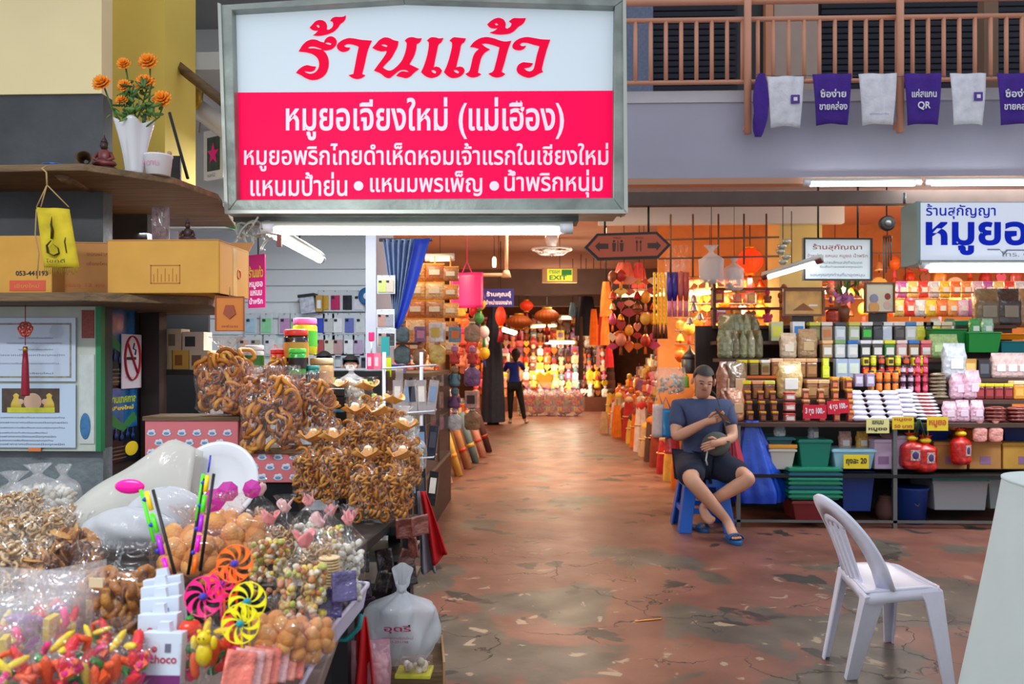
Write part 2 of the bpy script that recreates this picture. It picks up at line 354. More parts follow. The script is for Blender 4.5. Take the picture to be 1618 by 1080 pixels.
# ---- left: big pillar, yellow column, back walls
DP = mat('dark_pillar_paint', (66, 68, 70), rough=.6, var=.35, vs=5, bump=.3, bs=12)
pl = P(-200, 0, 2.75); pr = P(163, 0, 2.75); zc = P(80, 149, 2.75).z; zbq = P(80, 708, 2.75).z
struct(MB().box(pl.x, pr.y, 0, pr.x, pr.y+.06, zbq).obj('wall_pillar_lower', mat('grey_pillar_paint', (118, 128, 132), rough=.6, var=.22, vs=7, bump=.4, bs=30)))
struct(MB().box(pl.x, pr.y, zbq, pr.x, pr.y+.06, zc).obj('wall_pillar', DP))
struct(MB().box(pl.x, pr.y-.01, zc, pr.x+.0, pr.y+.06, 3.6).obj('wall_pillar_upper', PLASTER))
c0, c1 = P(172, 0, 3.35), P(262, 0, 3.35)
struct(MB().box(c0.x, c0.y, 2.0, c1.x, c0.y+.3, 3.7).obj('wall_yellow_column', YELLOW))
struct(MB().box(-4.5, 4.55, 2.05, P(358, 0, 4.55).x, 4.65, 3.7).obj('wall_room_left', GREYW))
struct(MB().box(-4.5, 3.7, 3.2, P(700, 0, 4).x, 4.6, 3.3).obj('ceiling_left', mat('grey_ceiling', (150, 148, 146), rough=.9, var=.05)))
# sloping white roof beam behind the shelf, with a wooden batten under it
a, b_ = P(258, 120, 3.7), P(360, 215, 3.3)
struct(MB().tube([P(258, 132, 4.1), P(372, 215, 3.7)], .05, 4).obj('trim_10', mat('white_soffit', (215, 208, 205), rough=.8)))
bt = MB().tube([P(266, 92, 3.52), P(366, 172, 3.35)], .022, 4).obj('wooden_batten', WOOD); tag(bt, 'dark wooden batten running down the pale wall behind the marigolds', 'batten')
# ---- phone case shop: slatted white wall
WY = 5.9
xa, xb = W(300, 0, WY).x, W(603, 0, WY).x
sw = MB().box(xa, WY+.02, 0, xb, WY+.1, 2.9).obj('wall_shop', mat('white_board', (222, 228, 232), rough=.5)); struct(sw)
sl = MB().box(0, 0, 0, 1, .02, .112).mesh('slat', mat('white_slat', (226, 232, 236), rough=.45))
z = .5
while z < 2.0:
    o = mk('slat', sl, sw, loc=(xa, WY, z)); o.scale = (xb-xa, 1, 1); z += .122
struct(MB().box(xb, WY-.55, 0, xb+.07, WY+.1, 2.62).obj('wall_shop_side', mat('pale_lilac_board', (205, 208, 222), rough=.6)))
struct(MB().box(xa-1, 3.6, 2.62, xb+.3, WY+.1, 2.7).obj('ceiling_shop', mat('shop_ceiling', (190, 194, 198), rough=.9)))
struct(MB().box(-2.75, 3.1, 0, -2.7, WY, 2.7).obj('wall_shop_left', mat('white_board2', (214, 220, 225), rough=.6)))
# ------------------------------------------------------------------ the big sign
SD = 3.05
def board(name, label, cat, px0, py0, px1, py1, d, rz=None, group=None):
    """an Empty at the lower middle of a flat thing, with its width and height"""
    c = P((px0+px1)/2, py1, d); t = thing(name, label, cat, c, TH if rz is None else rz, group)
    return t, (px1-px0)/F*d, (py1-py0)/F*d
S, sw_, sh_ = board('shop_sign', 'large shop sign box with red Thai title on white above magenta panel', 'sign', 354, 8, 986, 342, SD)
q = SD/F
def sx(px): return (px-670)*q
def sz(py): return (342-py)*q
SW = mat('backlit_white_panel', (214, 228, 236), rough=.5, emit=.2, spec=.2)
SR = mat('backlit_magenta_panel', (222, 0, 70), rough=.5, emit=.62, spec=.15)
RED = mat('red_sign_paint', (214, 0, 52), rough=.5, emit=.5, spec=.1)
LET = mat('white_sign_lettering', (240, 222, 236), rough=.4, emit=.25)
MB().prism([(sx(370), sz(146)), (sx(972), sz(143)), (sx(972), sz(14)), (sx(640), sz(4)), (sx(370), sz(24))], 0, .02).obj('white_panel', SW, S)
MB().prism([(sx(370), sz(322)), (sx(972), sz(318)), (sx(972), sz(143)), (sx(370), sz(146))], 0, .02).obj('magenta_panel', SR, S)
MB().box(sx(362), .02, sz(334), sx(980), .22, sz(14)).obj('case', ALU, S)
def bar(pts, y0=-.045, y1=.03, nm='frame_bar', m=ALU): return MB().prism([(sx(x), sz(y)) for x, y in pts], y0, y1).obj(nm, m, S, bev=.003)
bar([(362, 336), (357, 332), (357, 30), (375, 30), (375, 318), (380, 322)][:0] or [(364, 340), (352, 14), (373, 22), (380, 320)])
bar([(982, 342), (966, 318), (969, 18), (986, 6), (989, 338)])
bar([(364, 341), (380, 319), (968, 316), (988, 340)])
bar([(352, 16), (640, -3), (640, 8), (373, 24)]); bar([(640, -3), (987, 5), (969, 18), (640, 8)])
def trim(pts): return MB().prism([(sx(x), sz(y)) for x, y in pts], -.055, -.044).obj('frame_lip', mat('frame_edge', (188, 192, 182), rough=.35, metal=.5), S)
trim([(363, 341), (352, 14), (357, 16), (368, 336)]); trim([(363, 341), (368, 336), (984, 335), (989, 341)]); trim([(983, 338), (981, 8), (986, 6), (989, 341)])
# hand lettered title, traced as outlines
Z1 = [[(228,188),(262,150),(300,108),(345,93),(390,98),(425,122),(441,165),(435,205),(452,215),(482,205),(510,175),(516,140),(505,112),(478,105),(500,72),(540,55),(590,58),(640,55),(668,38),(665,80),(640,115),(600,140),(570,190),(520,235),(460,262),(390,280),(330,287),(270,280),(305,255),(335,220),(300,223),(258,214)],[(308,158),(328,150),(350,168),(344,190),(322,180)],
[(95,475),(140,400),(190,352),(250,329),(310,333),(360,358),(405,368),(412,335),(450,300),(495,290),(540,312),(561,355),(546,405),(500,447),(440,463),(388,461),(424,492),(451,545),(461,600),(456,670),(430,742),(380,792),(310,821),(240,823),(170,796),(110,757),(62,735),(100,690),(150,655),(200,640),(250,655),(305,660),(290,702),(240,724),(160,714),(190,738),(240,750),(290,737),(326,700),(346,650),(341,590),(311,540),(260,505),(190,485)],[(200,432),(235,413),(285,415),(340,433),(385,452),(345,452),(280,436),(230,440)],[(410,375),(445,362),(492,378),(485,398),(440,388)],
[(560,400),(580,370),(630,335),(700,312),(770,318),(850,335),(985,345),(960,395),(935,460),(915,540),(895,640),(865,750),(905,765),(870,795),(810,813),(750,800),(700,765),(760,750),(780,650),(800,540),(825,420),(800,405),(730,385),(680,385),(645,405),(665,425),(722,430),(700,465),(640,483),(590,470),(560,435)],
[(990,432),(1030,390),(1070,340),(1130,305),(1190,308),(1250,340),(1308,352),(1300,410),(1270,470),(1220,560),(1160,620),(1115,670),(1150,695),(1195,712),(1240,700),(1300,650),(1350,590),(1385,510),(1405,430),(1410,370),(1385,345),(1420,310),(1480,300),(1540,318),(1592,315),(1570,365),(1530,385),(1525,440),(1500,530),(1440,632),(1480,650),(1558,688),(1500,730),(1450,782),(1400,802),(1340,787),(1280,772),(1312,735),(1355,714),(1440,728),(1400,700),(1345,697),(1300,718),(1250,762),(1200,802),(1150,792),(1090,740),(1010,708),(1060,640),(1120,560),(1165,490),(1160,467),(1100,476),(1040,460)],[(1095,395),(1130,385),(1178,406),(1165,424),(1125,412)]]
Z2 = [[(40,695),(75,620),(110,510),(130,400),(130,345),(108,328),(150,290),(205,290),(250,305),(300,298),(275,350),(240,370),(225,450),(205,540),(187,640),(215,628),(255,640),(283,675),(265,717),(215,752),(150,763),(90,742)],[(155,675),(187,665),(217,690),(207,712),(175,700)],
[(305,695),(340,620),(375,510),(400,400),(400,350),(370,328),(415,288),(480,295),(560,303),(545,345),(505,370),(490,460),(465,560),(447,640),(490,628),(530,640),(549,675),(525,722),(470,756),(400,763),(350,742)],[(415,672),(447,665),(482,690),(472,710),(435,697)],
[(608,402),(650,345),(720,300),(800,285),(880,300),(960,330),(1020,342),(1088,330),(1060,400),(1035,480),(1010,580),(975,690),(1018,715),(980,745),(920,758),(865,745),(822,712),(880,690),(905,600),(930,500),(950,405),(880,380),(800,360),(740,365),(780,400),(840,430),(780,465),(740,520),(715,620),(700,700),(738,718),(700,745),(640,758),(590,745),(555,715),(600,690),(620,620),(640,520),(670,460),(715,425),(660,407)],
[(808,140),(850,100),(900,70),(950,63),(1000,83),(1026,130),(1017,180),(1040,192),(1080,168),(1092,130),(1060,105),(1110,66),(1180,70),(1257,68),(1242,110),(1210,145),(1170,165),(1120,220),(1060,250),(960,259),(890,252),(836,235),(890,218),(932,184),(870,188),(830,172)],[(893,132),(917,124),(940,146),(912,154)],
[(1100,380),(1130,335),(1190,300),(1270,285),(1360,300),(1440,315),(1540,318),(1510,400),(1480,500),(1455,600),(1440,670),(1458,690),(1400,715),(1350,745),(1290,761),(1220,742),(1165,707),(1145,665),(1165,610),(1220,578),(1270,583),(1340,592),(1312,635),(1232,650),(1270,682),(1312,687),(1347,662),(1362,600),(1382,500),(1415,392),(1350,376),(1270,352),(1212,350),(1185,375),(1210,396),(1260,388),(1235,427),(1180,443),(1125,432),(1100,408)]]
cu = bpy.data.curves.new('title_lettering', 'CURVE'); cu.dimensions = '2D'; cu.fill_mode = 'BOTH'; cu.extrude = .0015
def smooth_poly(p):
    out = []; n = len(p)
    for i in range(n):
        a, b, c = Vector(p[i-1]), Vector(p[i]), Vector(p[(i+1) % n])
        ang = (b-a).angle(c-b) if (b-a).length and (c-b).length else 0
        if ang < 1.0: out += [b*.75+a*.25*1.0-(a-b)*0.0 if False else b+(a-b)*.22, b+(c-b)*.22]
        else: out.append(b)
    return out
for Zs, s_, ox in ((Z1, 7.705, 460), (Z2, 7.3545, 660)):
    for pts in Zs:
        pts = smooth_poly(pts); sp = cu.splines.new('POLY'); sp.points.add(len(pts)-1); sp.use_cyclic_u = True
        for i, p in enumerate(pts): sp.points[i].co = (sx(ox+p[0]/s_), sz(20+p[1]/s_), 0, 1)
tmp = bpy.data.objects.new('t', cu); COL.objects.link(tmp); bpy.context.view_layer.update()
me = bpy.data.meshes.new_from_object(tmp.evaluated_get(bpy.context.evaluated_depsgraph_get())); bpy.data.objects.remove(tmp)
me.materials.clear(); me.materials.append(RED)
mk('title_lettering', me, S, loc=(0, -.003, 0), rot=(PI/2, 0, 0))
def st(s, x0, x1, y0, y1, off, nm='lettering'): return txt(s, sx((x0+x1)/2), sz((y0+y1)/2), (x1-x0)*q, LET, S, y=-.0035, height=(y1-y0)*q, off=off, name=nm)
st('หมูยอเจียงใหม่ (แม่เฮือง)', 452, 891, 154, 222, .018)
st('หมูยอพริกไทยดำเห็ดหอมเจ้าแรกในเชียงใหม่', 386, 961, 226, 271, .014)
st('แหนมป้าย่น', 396, 549, 272, 310, .014); st('แหนมพรเพ็ญ', 585, 762, 270, 310, .014); st('น้ำพริกหนุ่ม', 797, 952, 268, 312, .014)
for x in (567, 781): MB().lathe([(7.5*q, 0), (7.5*q, .002)], 20, M=Matrix.Translation((sx(x), -.004, sz(294))) @ Matrix.Rotation(PI/2, 4, 'X')).obj('bullet_dot', LET, S)
# tube lamps
def lamp(name_label, p0, p1, r=.016, hous=(.03, .028), tm=None, endc=None, group=None, tubes=1):
    p0, p1 = Vector(p0), Vector(p1); t = thing('fluorescent_lamp', name_label, 'lamp', (p0+p1)/2, group=group); c = (p0+p1)/2
    d = (p1-p0).normalized(); e = d*.05
    for k in range(tubes):
        o = Vector((0, -.03*k, -.028*k)); MB().tube([p0+e-c+o, p1-e-c+o], r, 10).obj('tube', tm or TUBE, t)
    up = Vector((0, 0, hous[0]+r)); MB().tube([p0-c+up, p1-c+up], hous[1], 4).obj('housing', mat('lamp_housing', (205, 205, 195), rough=.5), t, color=None)
    for p, s in ((p0, 1), (p1, -1)): MB().tube([p-c+Vector((0, 0, .01)), p-c+d*.05*s+Vector((0, 0, .01))], r*1.5, 8).obj('end_cap', endc or WHITE, t)
    t['hang'] = 1
    return t
lamp('bright fluorescent batten lamp hanging level under the big sign', P(413, 365, SD-.02), P(905, 365, SD-.02), .014, (.008, .016))
rb = MB().box(sx(367), -.03, 0, sx(918), .08, .022).obj('sign_support_rail', mat('dark_green_steel', (84, 92, 86), rough=.5, metal=.4, var=.3), None, loc=P(670, 352, SD+.06), rz=TH); tag(rb, 'dark steel rail between the big sign and its lamp', 'rail')
lamp('fluorescent lamp running back from the left end of the sign lamp', P(424, 366, 3.2), P(508, 412, 4.3), .016, (.015, .02))
lamp('warm lit tube lamp over the hanging snack packs', P(672, 410, 8), P(718, 409, 8), .02, (.02, .02), TUBEW)
lamp('warm tube lamp glowing above the yellow bead strings', P(975, 466, 8.6), P(1060, 464, 8.6), .022, (.02, .02), TUBEW)
lamp('warm tube lamp behind the hanging white carrier bags', P(1082, 467, 9.3), P(1162, 456, 9.3), .022, (.02, .02), TUBEW)
lamp('short warm tube lamp right of the framed portrait', P(1415, 457, 8.8), P(1448, 457, 8.8), .022, (.02, .02), TUBEW)
lamp('warm tube lamp behind the orchid on the right stall', P(1300, 462, 8.8), P(1340, 460, 8.8), .022, (.02, .02), TUBEW)
lamp('slanting tube lamp with red-brown end in front of the small white sign', P(1205, 440, 6.7), P(1299, 412, 6.35), .018, (.01, .028), None, mat('red_brown_cap', (120, 50, 36)))
lamp('twin fluorescent lamp under the blue-lettered sign', P(1455, 421, 5.6), P(1720, 421, 5.6), .016, (.01, .02), tubes=2)
lamp('long pale tube lamp fixed along the beam under the balcony', W(1270, 291, 6.4), W(1455, 290, 6.4), .018, (.01, .02), group='lamps along the beam under the balcony')
lamp('second long tube lamp along the beam at the right edge', W(1462, 290, 6.4), W(1640, 289, 6.4), .018, (.01, .02), group='lamps along the beam under the balcony')
lamp('far tube lamp under the ceiling of the last stall', P(860, 541, 20), P(910, 541, 20), .03, (.02, .02), TUBE)
lamp('far warm tube lamp above the last stall display', P(838, 516, 19.6), P(880, 514, 19.6), .03, (.02, .02), TUBEW)
lamp('far warm tube lamp right of the round lanterns', P(884, 502, 19), P(905, 502, 19), .035, (.02, .02), TUBEW)
lamp('small far cold tube lamp beside the woman', P(790, 520, 18), P(817, 528, 18), .03, (.02, .02), TUBE)
# ------------------------------------------------------------------ other signs
t, bw_, bh_ = board('shop_sign', 'white shop sign with big blue Thai lettering at the right edge', 'sign', 1448, 318, 1800, 416, 5.6)
q2 = 5.6/F
x_ = lambda px: (px-1624)*q2; y_ = lambda py: (416-py)*q2
MB().box(x_(1452), 0, y_(413), x_(1800), .02, y_(320)).obj('panel', mat('backlit_grey_white', (214, 222, 236), rough=.3, emit=.25), t)
MB().box(x_(1450), .02, 0, x_(1800), .24, y_(318)).obj('case', mat('green_grey_case', (128, 150, 142), rough=.5, emit=0), t)
MB().box(x_(1452), -.012, y_(417), x_(1800), .02, y_(411)).obj('frame_bar', ALU, t)
MB().box(x_(1448), -.005, y_(416), x_(1454), .02, y_(318)).obj('side_frame', mat('green_grey_case'), t)
BL = mat('blue_sign_paint', (6, 36, 180), rough=.6, emit=.15, spec=.1)
txt('ร้านสุกัญญา', x_(1518), y_(334), 110*q2, BL, t, height=24*q2, off=.012); txt('หมูยอพริก', x_(1605), y_(372), 285*q2, BL, t, height=62*q2, off=.03)
GT = mat('dim_sign_ink', (120, 128, 150), rough=.5)
txt('โทร. 053', x_(1612), y_(401), 60*q2, GT, t, height=8*q2)
MB().prism([(x_(1560), y_(395)), (x_(1580), y_(395)), (x_(1586), y_(403)), (x_(1592), y_(396)), (x_(1700), y_(396)), (x_(1700), y_(394)), (x_(1590), y_(394)), (x_(1585), y_(400)), (x_(1579), y_(393)), (x_(1560), y_(393))], -.003, 0).obj('underline_mark', GT, t)
MB().tube([(x_(1440), .1, y_(318)), (x_(1440), .1, y_(300))], .01, 6).obj('hanger', STEEL, t)
t, bw_, bh_ = board('shop_sign', 'small white sign with red and green Thai lines in dark frame', 'sign', 1268, 376, 1378, 443, 6.5, rz=TH+.04)
def frame(t, w_, h_, b_, m, d=.02, y=0, nm='frame_bar'):
    MB().box(-w_/2, y-d, 0, -w_/2+b_, y+d, h_).obj(nm, m, t); MB().box(w_/2-b_, y-d, 0, w_/2, y+d, h_).obj(nm, m, t)
    MB().box(-w_/2+b_, y-d, 0, w_/2-b_, y+d, b_).obj(nm, m, t); MB().box(-w_/2+b_, y-d, h_-b_, w_/2-b_, y+d, h_).obj(nm, m, t)
MB().box(-bw_/2, 0, 0, bw_/2, .01, bh_).obj('panel', mat('pale_sign_panel', (222, 232, 236), rough=.3, emit=.28), t); frame(t, bw_, bh_, .012, mat('dark_frame', (40, 44, 40)), .02)
RI = mat('dark_red_ink', (178, 60, 66)); GI = mat('green_ink', (70, 110, 100)); BI = mat('blue_ink', (60, 76, 140)); KI = mat('black_ink', (30, 30, 34))
txt('ร้านสุกัญญา', 0, bh_*.78, bw_*.72, RI, t, height=.058, off=.01); txt('จำหน่าย แหนม หมูยอ น้ำพริก', 0, bh_*.58, bw_*.88, RI, t, height=.04)
txt('จำหน่ายปลีกและส่งทั่วประเทศ', .03, bh_*.43, bw_*.62, GI, t, height=.026); txt('รับสั่งทำของฝากทุกชนิด', .03, bh_*.32, bw_*.62, GI, t, height=.026); txt('ขอบคุณทุกท่านที่มาอุดหนุน', 0, bh_*.13, bw_*.8, BI, t, height=.036)
for x in (-bw_*.28, bw_*.3): MB().tube([(x, 0, bh_), (x, 0, bh_+.45)], .008, 6).obj('hanger', BLACK, t)
# hexagonal direction sign
t, bw_, bh_ = board('direction_sign', 'orange hexagonal direction sign with restroom and food pictograms on rods', 'sign', 923, 366, 1060, 411, 6.27)
q3 = 6.27/F; X = lambda px: (px-991.5)*q3; Y = lambda py: (411-py)*q3
hexo = [(923, 391), (944, 411), (1040, 408), (1060, 387), (1038, 366), (943, 369)]
MB().prism([(X(a), Y(b)) for a, b in hexo], -.008, .03).obj('frame', mat('sign_black_edge', (38, 22, 20)), t)
hexi = [(929, 391), (946, 407), (1038, 404), (1054, 387), (1036, 370), (945, 373)]
MB().prism([(X(a), Y(b)) for a, b in hexi], -.011, -.007).obj('panel', mat('orange_sign_face', (196, 88, 52), rough=.5), t)
SK = mat('sign_dark_ink', (70, 42, 28)); ar = [(940, 389), (947, 382), (947, 385), (961, 385), (961, 393), (947, 393), (947, 397)]
MB().prism([(X(a), Y(b)) for a, b in ar], -.014, -.011).obj('arrow_mark', SK, t)
MB().prism([(X(1984-a), Y(b-1)) for a, b in reversed(ar)], -.014, -.011).obj('arrow_mark', SK, t)
for a in (970, 982): MB().prism([(X(a-3), Y(384)), (X(a+3), Y(384)), (X(a+2), Y(397)), (X(a-2), Y(397))][::-1], -.014, -.011).sph((X(a), -.012, Y(381)), (.009, .003, .009)).obj('person_mark', SK, t)
MB().box(X(975.5), -.014, Y(397), X(976.5), -.011, Y(380)).obj('divider_mark', SK, t)
for a in (1006, 1012): MB().box(X(a-.7), -.014, Y(397), X(a+.7), -.011, Y(383)).sph((X(a), -.012, Y(382)), (.009, .003, .012)).obj('cutlery_mark', SK, t)
for a, l_ in ((975, 'TOILET'), (1010, 'FOOD')): txt(l_, X(a), Y(376), 13*q3, SK, t, y=-.0125, height=3*q3)
for a in (956, 1025): MB().tube([(X(a), .01, Y(369)), (X(a), .01, Y(325))], .009, 6).obj('rod', BLACK, t)
# exit sign
t, bw_, bh_ = board('exit_sign', 'green lit EXIT sign box on the brown beam', 'sign', 857, 423, 912, 446, 11.3)
MB().box(-bw_/2, 0, 0, bw_/2, .1, bh_).obj('case', mat('cream_case', (196, 164, 120)), t)
MB().box(-bw_*.36, -.006, bh_*.1, bw_*.36, 0, bh_*.92).obj('panel', mat('exit_yellow', (214, 214, 60), emit=.7), t)
MB().box(bw_*.05, -.009, bh_*.5, bw_*.34, -.006, bh_*.88).obj('pictogram_panel', mat('exit_green', (20, 120, 50), emit=.5), t)
txt('EXIT', -bw_*.05, bh_*.33, bw_*.5, mat('exit_green'), t, y=-.009, height=bh_*.32, off=.03); txt('ทางออก', -bw_*.15, bh_*.72, bw_*.32, mat('exit_green'), t, y=-.009, height=bh_*.25, off=.02)
# blue sign, magenta sign, green strip, black board
t, bw_, bh_ = board('shop_sign', 'small blue sign with white lettering above the dark draped cover', 'sign', 764, 456, 812, 484, 10.5)
MB().box(-bw_/2, 0, 0, bw_/2, .03, bh_).obj('panel', mat('blue_panel', (38, 38, 130), rough=.4, emit=.15), t)
txt('ร้านคุณอุ๋', 0, bh_*.68, bw_*.8, LET, t, height=bh_*.36, off=.03); txt('จำหน่ายของฝาก', 0, bh_*.25, bw_*.85, LET, t, height=bh_*.28, off=.02)
t, bw_, bh_ = board('hanging_poster', 'magenta poster with yellow heading hanging left of the phone case wall', 'poster', 390, 402, 420, 486, 3.9, rz=-.5)
bw_ *= 1.25
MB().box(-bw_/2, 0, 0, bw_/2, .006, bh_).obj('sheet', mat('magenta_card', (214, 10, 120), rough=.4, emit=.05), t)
YI = mat('yellow_ink', (250, 214, 40)); 
txt('ร้านแก้ว', 0, bh_*.68, bw_*.85, YI, t, height=bh_*.22, off=.02); txt('หมูยอ', 0, bh_*.42, bw_*.8, LET, t, height=bh_*.14, off=.02); txt('แหนม', 0, bh_*.28, bw_*.7, LET, t, height=bh_*.1, off=.02); txt('น้ำพริก', 0, bh_*.13, bw_*.8, LET, t, height=bh_*.12, off=.02)
t, bw_, bh_ = board('green_banner', 'narrow green banner with yellow lettering sloping behind the wooden shelf', 'banner', 322, 338, 376, 356, 3.8)
t.rotation_euler = (0, .28, TH)
MB().box(-bw_/2, 0, 0, bw_/2, .006, bh_).obj('sheet', mat('green_card', (30, 130, 60), rough=.5), t); txt('ของฝากเชียงใหม่', 0, bh_*.5, bw_*.9, YI, t, height=bh_*.6, off=.02)
t, bw_, bh_ = board('counter_board', 'black counter front with lime green lettering below the phone cases', 'board', 500, 586, 612, 700, 4.9)
MB().box(-bw_/2, 0, 0, bw_/2, .35, bh_).obj('panel', mat('black_gloss', (22, 22, 24), rough=.3), t)
LI = mat('lime_ink', (196, 210, 40)); 
MB().box(-bw_/2+.05, -.004, bh_-.16, -bw_/2+.075, 0, bh_-.03).obj('stroke', LI, t)
txt('ซ่อมมือถือ', .0, bh_*.83, bw_*.62, LI, t, y=-.004, height=bh_*.17, off=.05); txt('มือถือ', .12, bh_*.62, bw_*.32, LI, t, y=-.004, height=bh_*.14, off=.05); txt('ราคาส่ง', .13, bh_*.42, bw_*.26, LI, t, y=-.004, height=bh_*.12, off=.05)
# ------------------------------------------------------------------ banners hanging off the railing
st_ = MB().tube([W(1192, 118, 6.38)]+[W(p, 119+(2 if k % 2 else 0), 6.38) for k, p in enumerate(range(1212, 1640, 30))], .003, 5).obj('cord', mat('grey_cord', (90, 80, 90))); tag(st_, 'thin cord carrying the cloth banners along the balcony', 'cord')
PUR = (70, 36, 140); WH = (226, 224, 232)
bn = [(1212, 1270, WH, 'white cloth banner with small purple square, first whole banner from left', 0), (1284, 1345, PUR, 'purple cloth banner with two white Thai lines between two white banners left of post', ('ซื้อง่าย', 'ขายคล่อง')), (1357, 1416, WH, 'white cloth banner with a tiny caption just left of the railing post', 1),
      (1428, 1487, PUR, 'purple cloth banner reading QR below a Thai line', ('แค่สแกน', 'QR')), (1500, 1558, WH, 'white cloth banner with small purple square at the right', 0), (1574, 1640, PUR, 'purple cloth banner cut off by the right edge', ('ซื้อง่าย', 'ขายคล่อง'))]
for i, (a, b, c, lb, wr) in enumerate(bn):
    c0 = W((a+b)/2, 198+(4 if i == 0 else 0), 6.36); wd = W(b, 0, 6.36).x-W(a, 0, 6.36).x; hh = 80/F*6.4
    t = thing('cloth_banner', lb, 'banner', c0, 0, 'cloth banners on the balcony railing')
    def fn(u, v, wd=wd, hh=hh, i=i): return ((u-.5)*wd*(.8+.2*v), math.sin(u*9+i)*.008-.012*math.sin(v*3), v*hh+(.012*math.sin(u*3.1) if v < .01 else 0))
    MB().grid(fn, 14, 8).obj('cloth', CLOTH, t, color=c, solid=.003)
    PI_ = mat('purple_ink', (84, 44, 150)); LW = mat('white_ink', (235, 232, 240))
    if wr == 0: MB().box(wd*.12, -.03, hh*.45, wd*.36, -.026, hh*.62).obj('purple_square', PI_, t, bev=.008); MB().box(wd*.19, -.034, hh*.5, wd*.29, -.03, hh*.57).obj('square_icon', LW, t)
    elif wr == 1: txt('อร่อยทุกวัน', 0, hh*.2, wd*.5, PI_, t, y=-.03, height=.018)
    else: txt(wr[0], 0, hh*.6, wd*.66, LW, t, y=-.03, height=hh*.16, off=.02); txt(wr[1], 0, hh*.36, wd*(.72 if wr[1] != 'QR' else .34), LW, t, y=-.03, height=hh*.16, off=.02)
def tw(u, v): a = u*2*PI; r = .038*(.5+.8*math.sin(v*PI)**.6)*(1+.3*math.sin(3*a+v*5)); return (r*math.cos(a)*1.1+.03*v-.02, r*math.sin(a)*.5, v*.5)
t = MB().grid(tw, 20, 12).obj('twisted_banner', CLOTH, None, color=PUR, loc=W(1202, 216, 6.36)); tag(t, 'twisted purple cloth banner hanging beside the first railing post', 'banner', 'cloth banners on the balcony railing')
# ------------------------------------------------------------------ shelves and things on the left pillar
def poly_plank(name, pts, z, th, m, label, cat='shelf'):
    o = MB().slab([(p.x, p.y) for p in pts], z-th, z).obj(name, m, None, bev=.003)
    return tag(o, label, cat)
zU = P(130, 258, 2.45).z; zL = P(130, 461, 2.45).z
U = lambda px, d: P(px, 300, d)
up = [U(-220, 2.5), U(131, 2.45), ON(275, 280, zU), ON(345, 306, zU), U(372, 3.5), U(150, 3.5), P(150, 300, 2.83), P(-220, 300, 2.83)]
poly_plank('corner_shelf', up, zU, .022, WOOD, 'upper wooden corner shelf round the dark pillar, holding the marigold vase')
br = MB(); p0, p1 = P(95, 272, 2.5), P(168, 312, 2.9)
o = MB().tube([p0-Vector((0, 0, .01)), p1+Vector((0, 0, .015))], .018, 4).obj('shelf_brace', WOOD, None); tag(o, 'short wooden brace under the upper shelf at the pillar corner', 'brace')
lw_ = [U(-220, 2.5), U(131, 2.45), U(330, 2.62), U(345, 2.85), U(345, 3.25), U(150, 3.3), P(150, 300, 2.83), P(-220, 300, 2.83)]
poly_plank('corner_shelf', lw_, zL, .028, WOOD, 'lower wooden shelf on the pillar carrying two cardboard boxes')
# dark cupboard body behind: panels with posters
zb0 = .3
sp0, sp1 = P(164, 0, 2.80), P(222, 0, 3.05)
MBp = MB().add([(sp0.x, sp0.y, zb0), (sp1.x, sp1.y, zb0), (sp1.x, sp1.y, zL-.03), (sp0.x, sp0.y, zL-.03), (sp0.x, sp0.y+.02, zb0), (sp1.x, sp1.y+.02, zb0), (sp1.x, sp1.y+.02, zL-.03), (sp0.x, sp0.y+.02, zL-.03)], [(0, 1, 2, 3), (5, 4, 7, 6), (3, 2, 6, 7), (1, 5, 6, 2), (0, 4, 5, 1), (4, 0, 3, 7)])
struct(MBp.obj('trim_side_panel', DARKWOOD))
c0, c1 = P(222, 0, 3.04), P(252, 0, 3.04)
struct(MB().box(c0.x, c0.y, .2, c1.x, c0.y+.06, zL-.03).obj('trim_cabinet_side', DARKWOOD))
struct(MB().box(P(252, 0, 3.5).x, P(252, 0, 3.5).y, .2, P(330, 0, 3.5).x, P(252, 0, 3.5).y+.02, P(0, 480, 3.5).z).obj('trim_gap_shade', BLACK))  # black sheet painting in the shade of the gap behind the small shelf
a1, b1 = P(160, 0, 3.2), P(234, 0, 3.2)
struct(MB().box(a1.x-.5, a1.y, P(0, 385, 3.2).z, b1.x, a1.y+.05, P(0, 290, 3.2).z).obj('trim_dark_panel', DP))
struct(MB().box(a1.x, a1.y-.32, zL, a1.x+.03, a1.y, zU-.03).obj('trim_shelf_upright', DARKWOOD))
# notice board with certificates
nd = 2.72
t, bw_, bh_ = board('notice_board', 'pale notice board with green edge carrying framed certificates on the pillar', 'notice board', -90, 482, 163, 712, nd, rz=0)
MB().box(-bw_/2, 0, 0, bw_/2-.018, .02, bh_).obj('panel', mat('aged_cream_board', (198, 205, 192), rough=.6, var=.1, vs=9), t)
MB().box(bw_/2-.018, -.006, 0, bw_/2, .02, bh_).obj('green_edge', mat('green_tape', (34, 128, 78), rough=.5), t)
qn = nd/F; nx = lambda px: (px-36.5)*qn; ny = lambda py: (712-py)*qn
CERT = mat('certificate_paper', (196, 210, 230), rough=.12, coat=.6); CB = mat('certificate_border', (150, 150, 130), rough=.5, var=.3, vs=60)
def sheet(label, px0, py0, px1, py1, m, cat='poster', nm='poster', y=-.008, d=nd, rz=0):
    c = P((px0+px1)/2, py1, d); c.y -= .012; t = thing(nm, label, cat, c, rz); MB().box(-(px1-px0)/2*d/F, 0, 0, (px1-px0)/2*d/F, .003, (py1-py0)*d/F).obj('sheet', m, t); return t
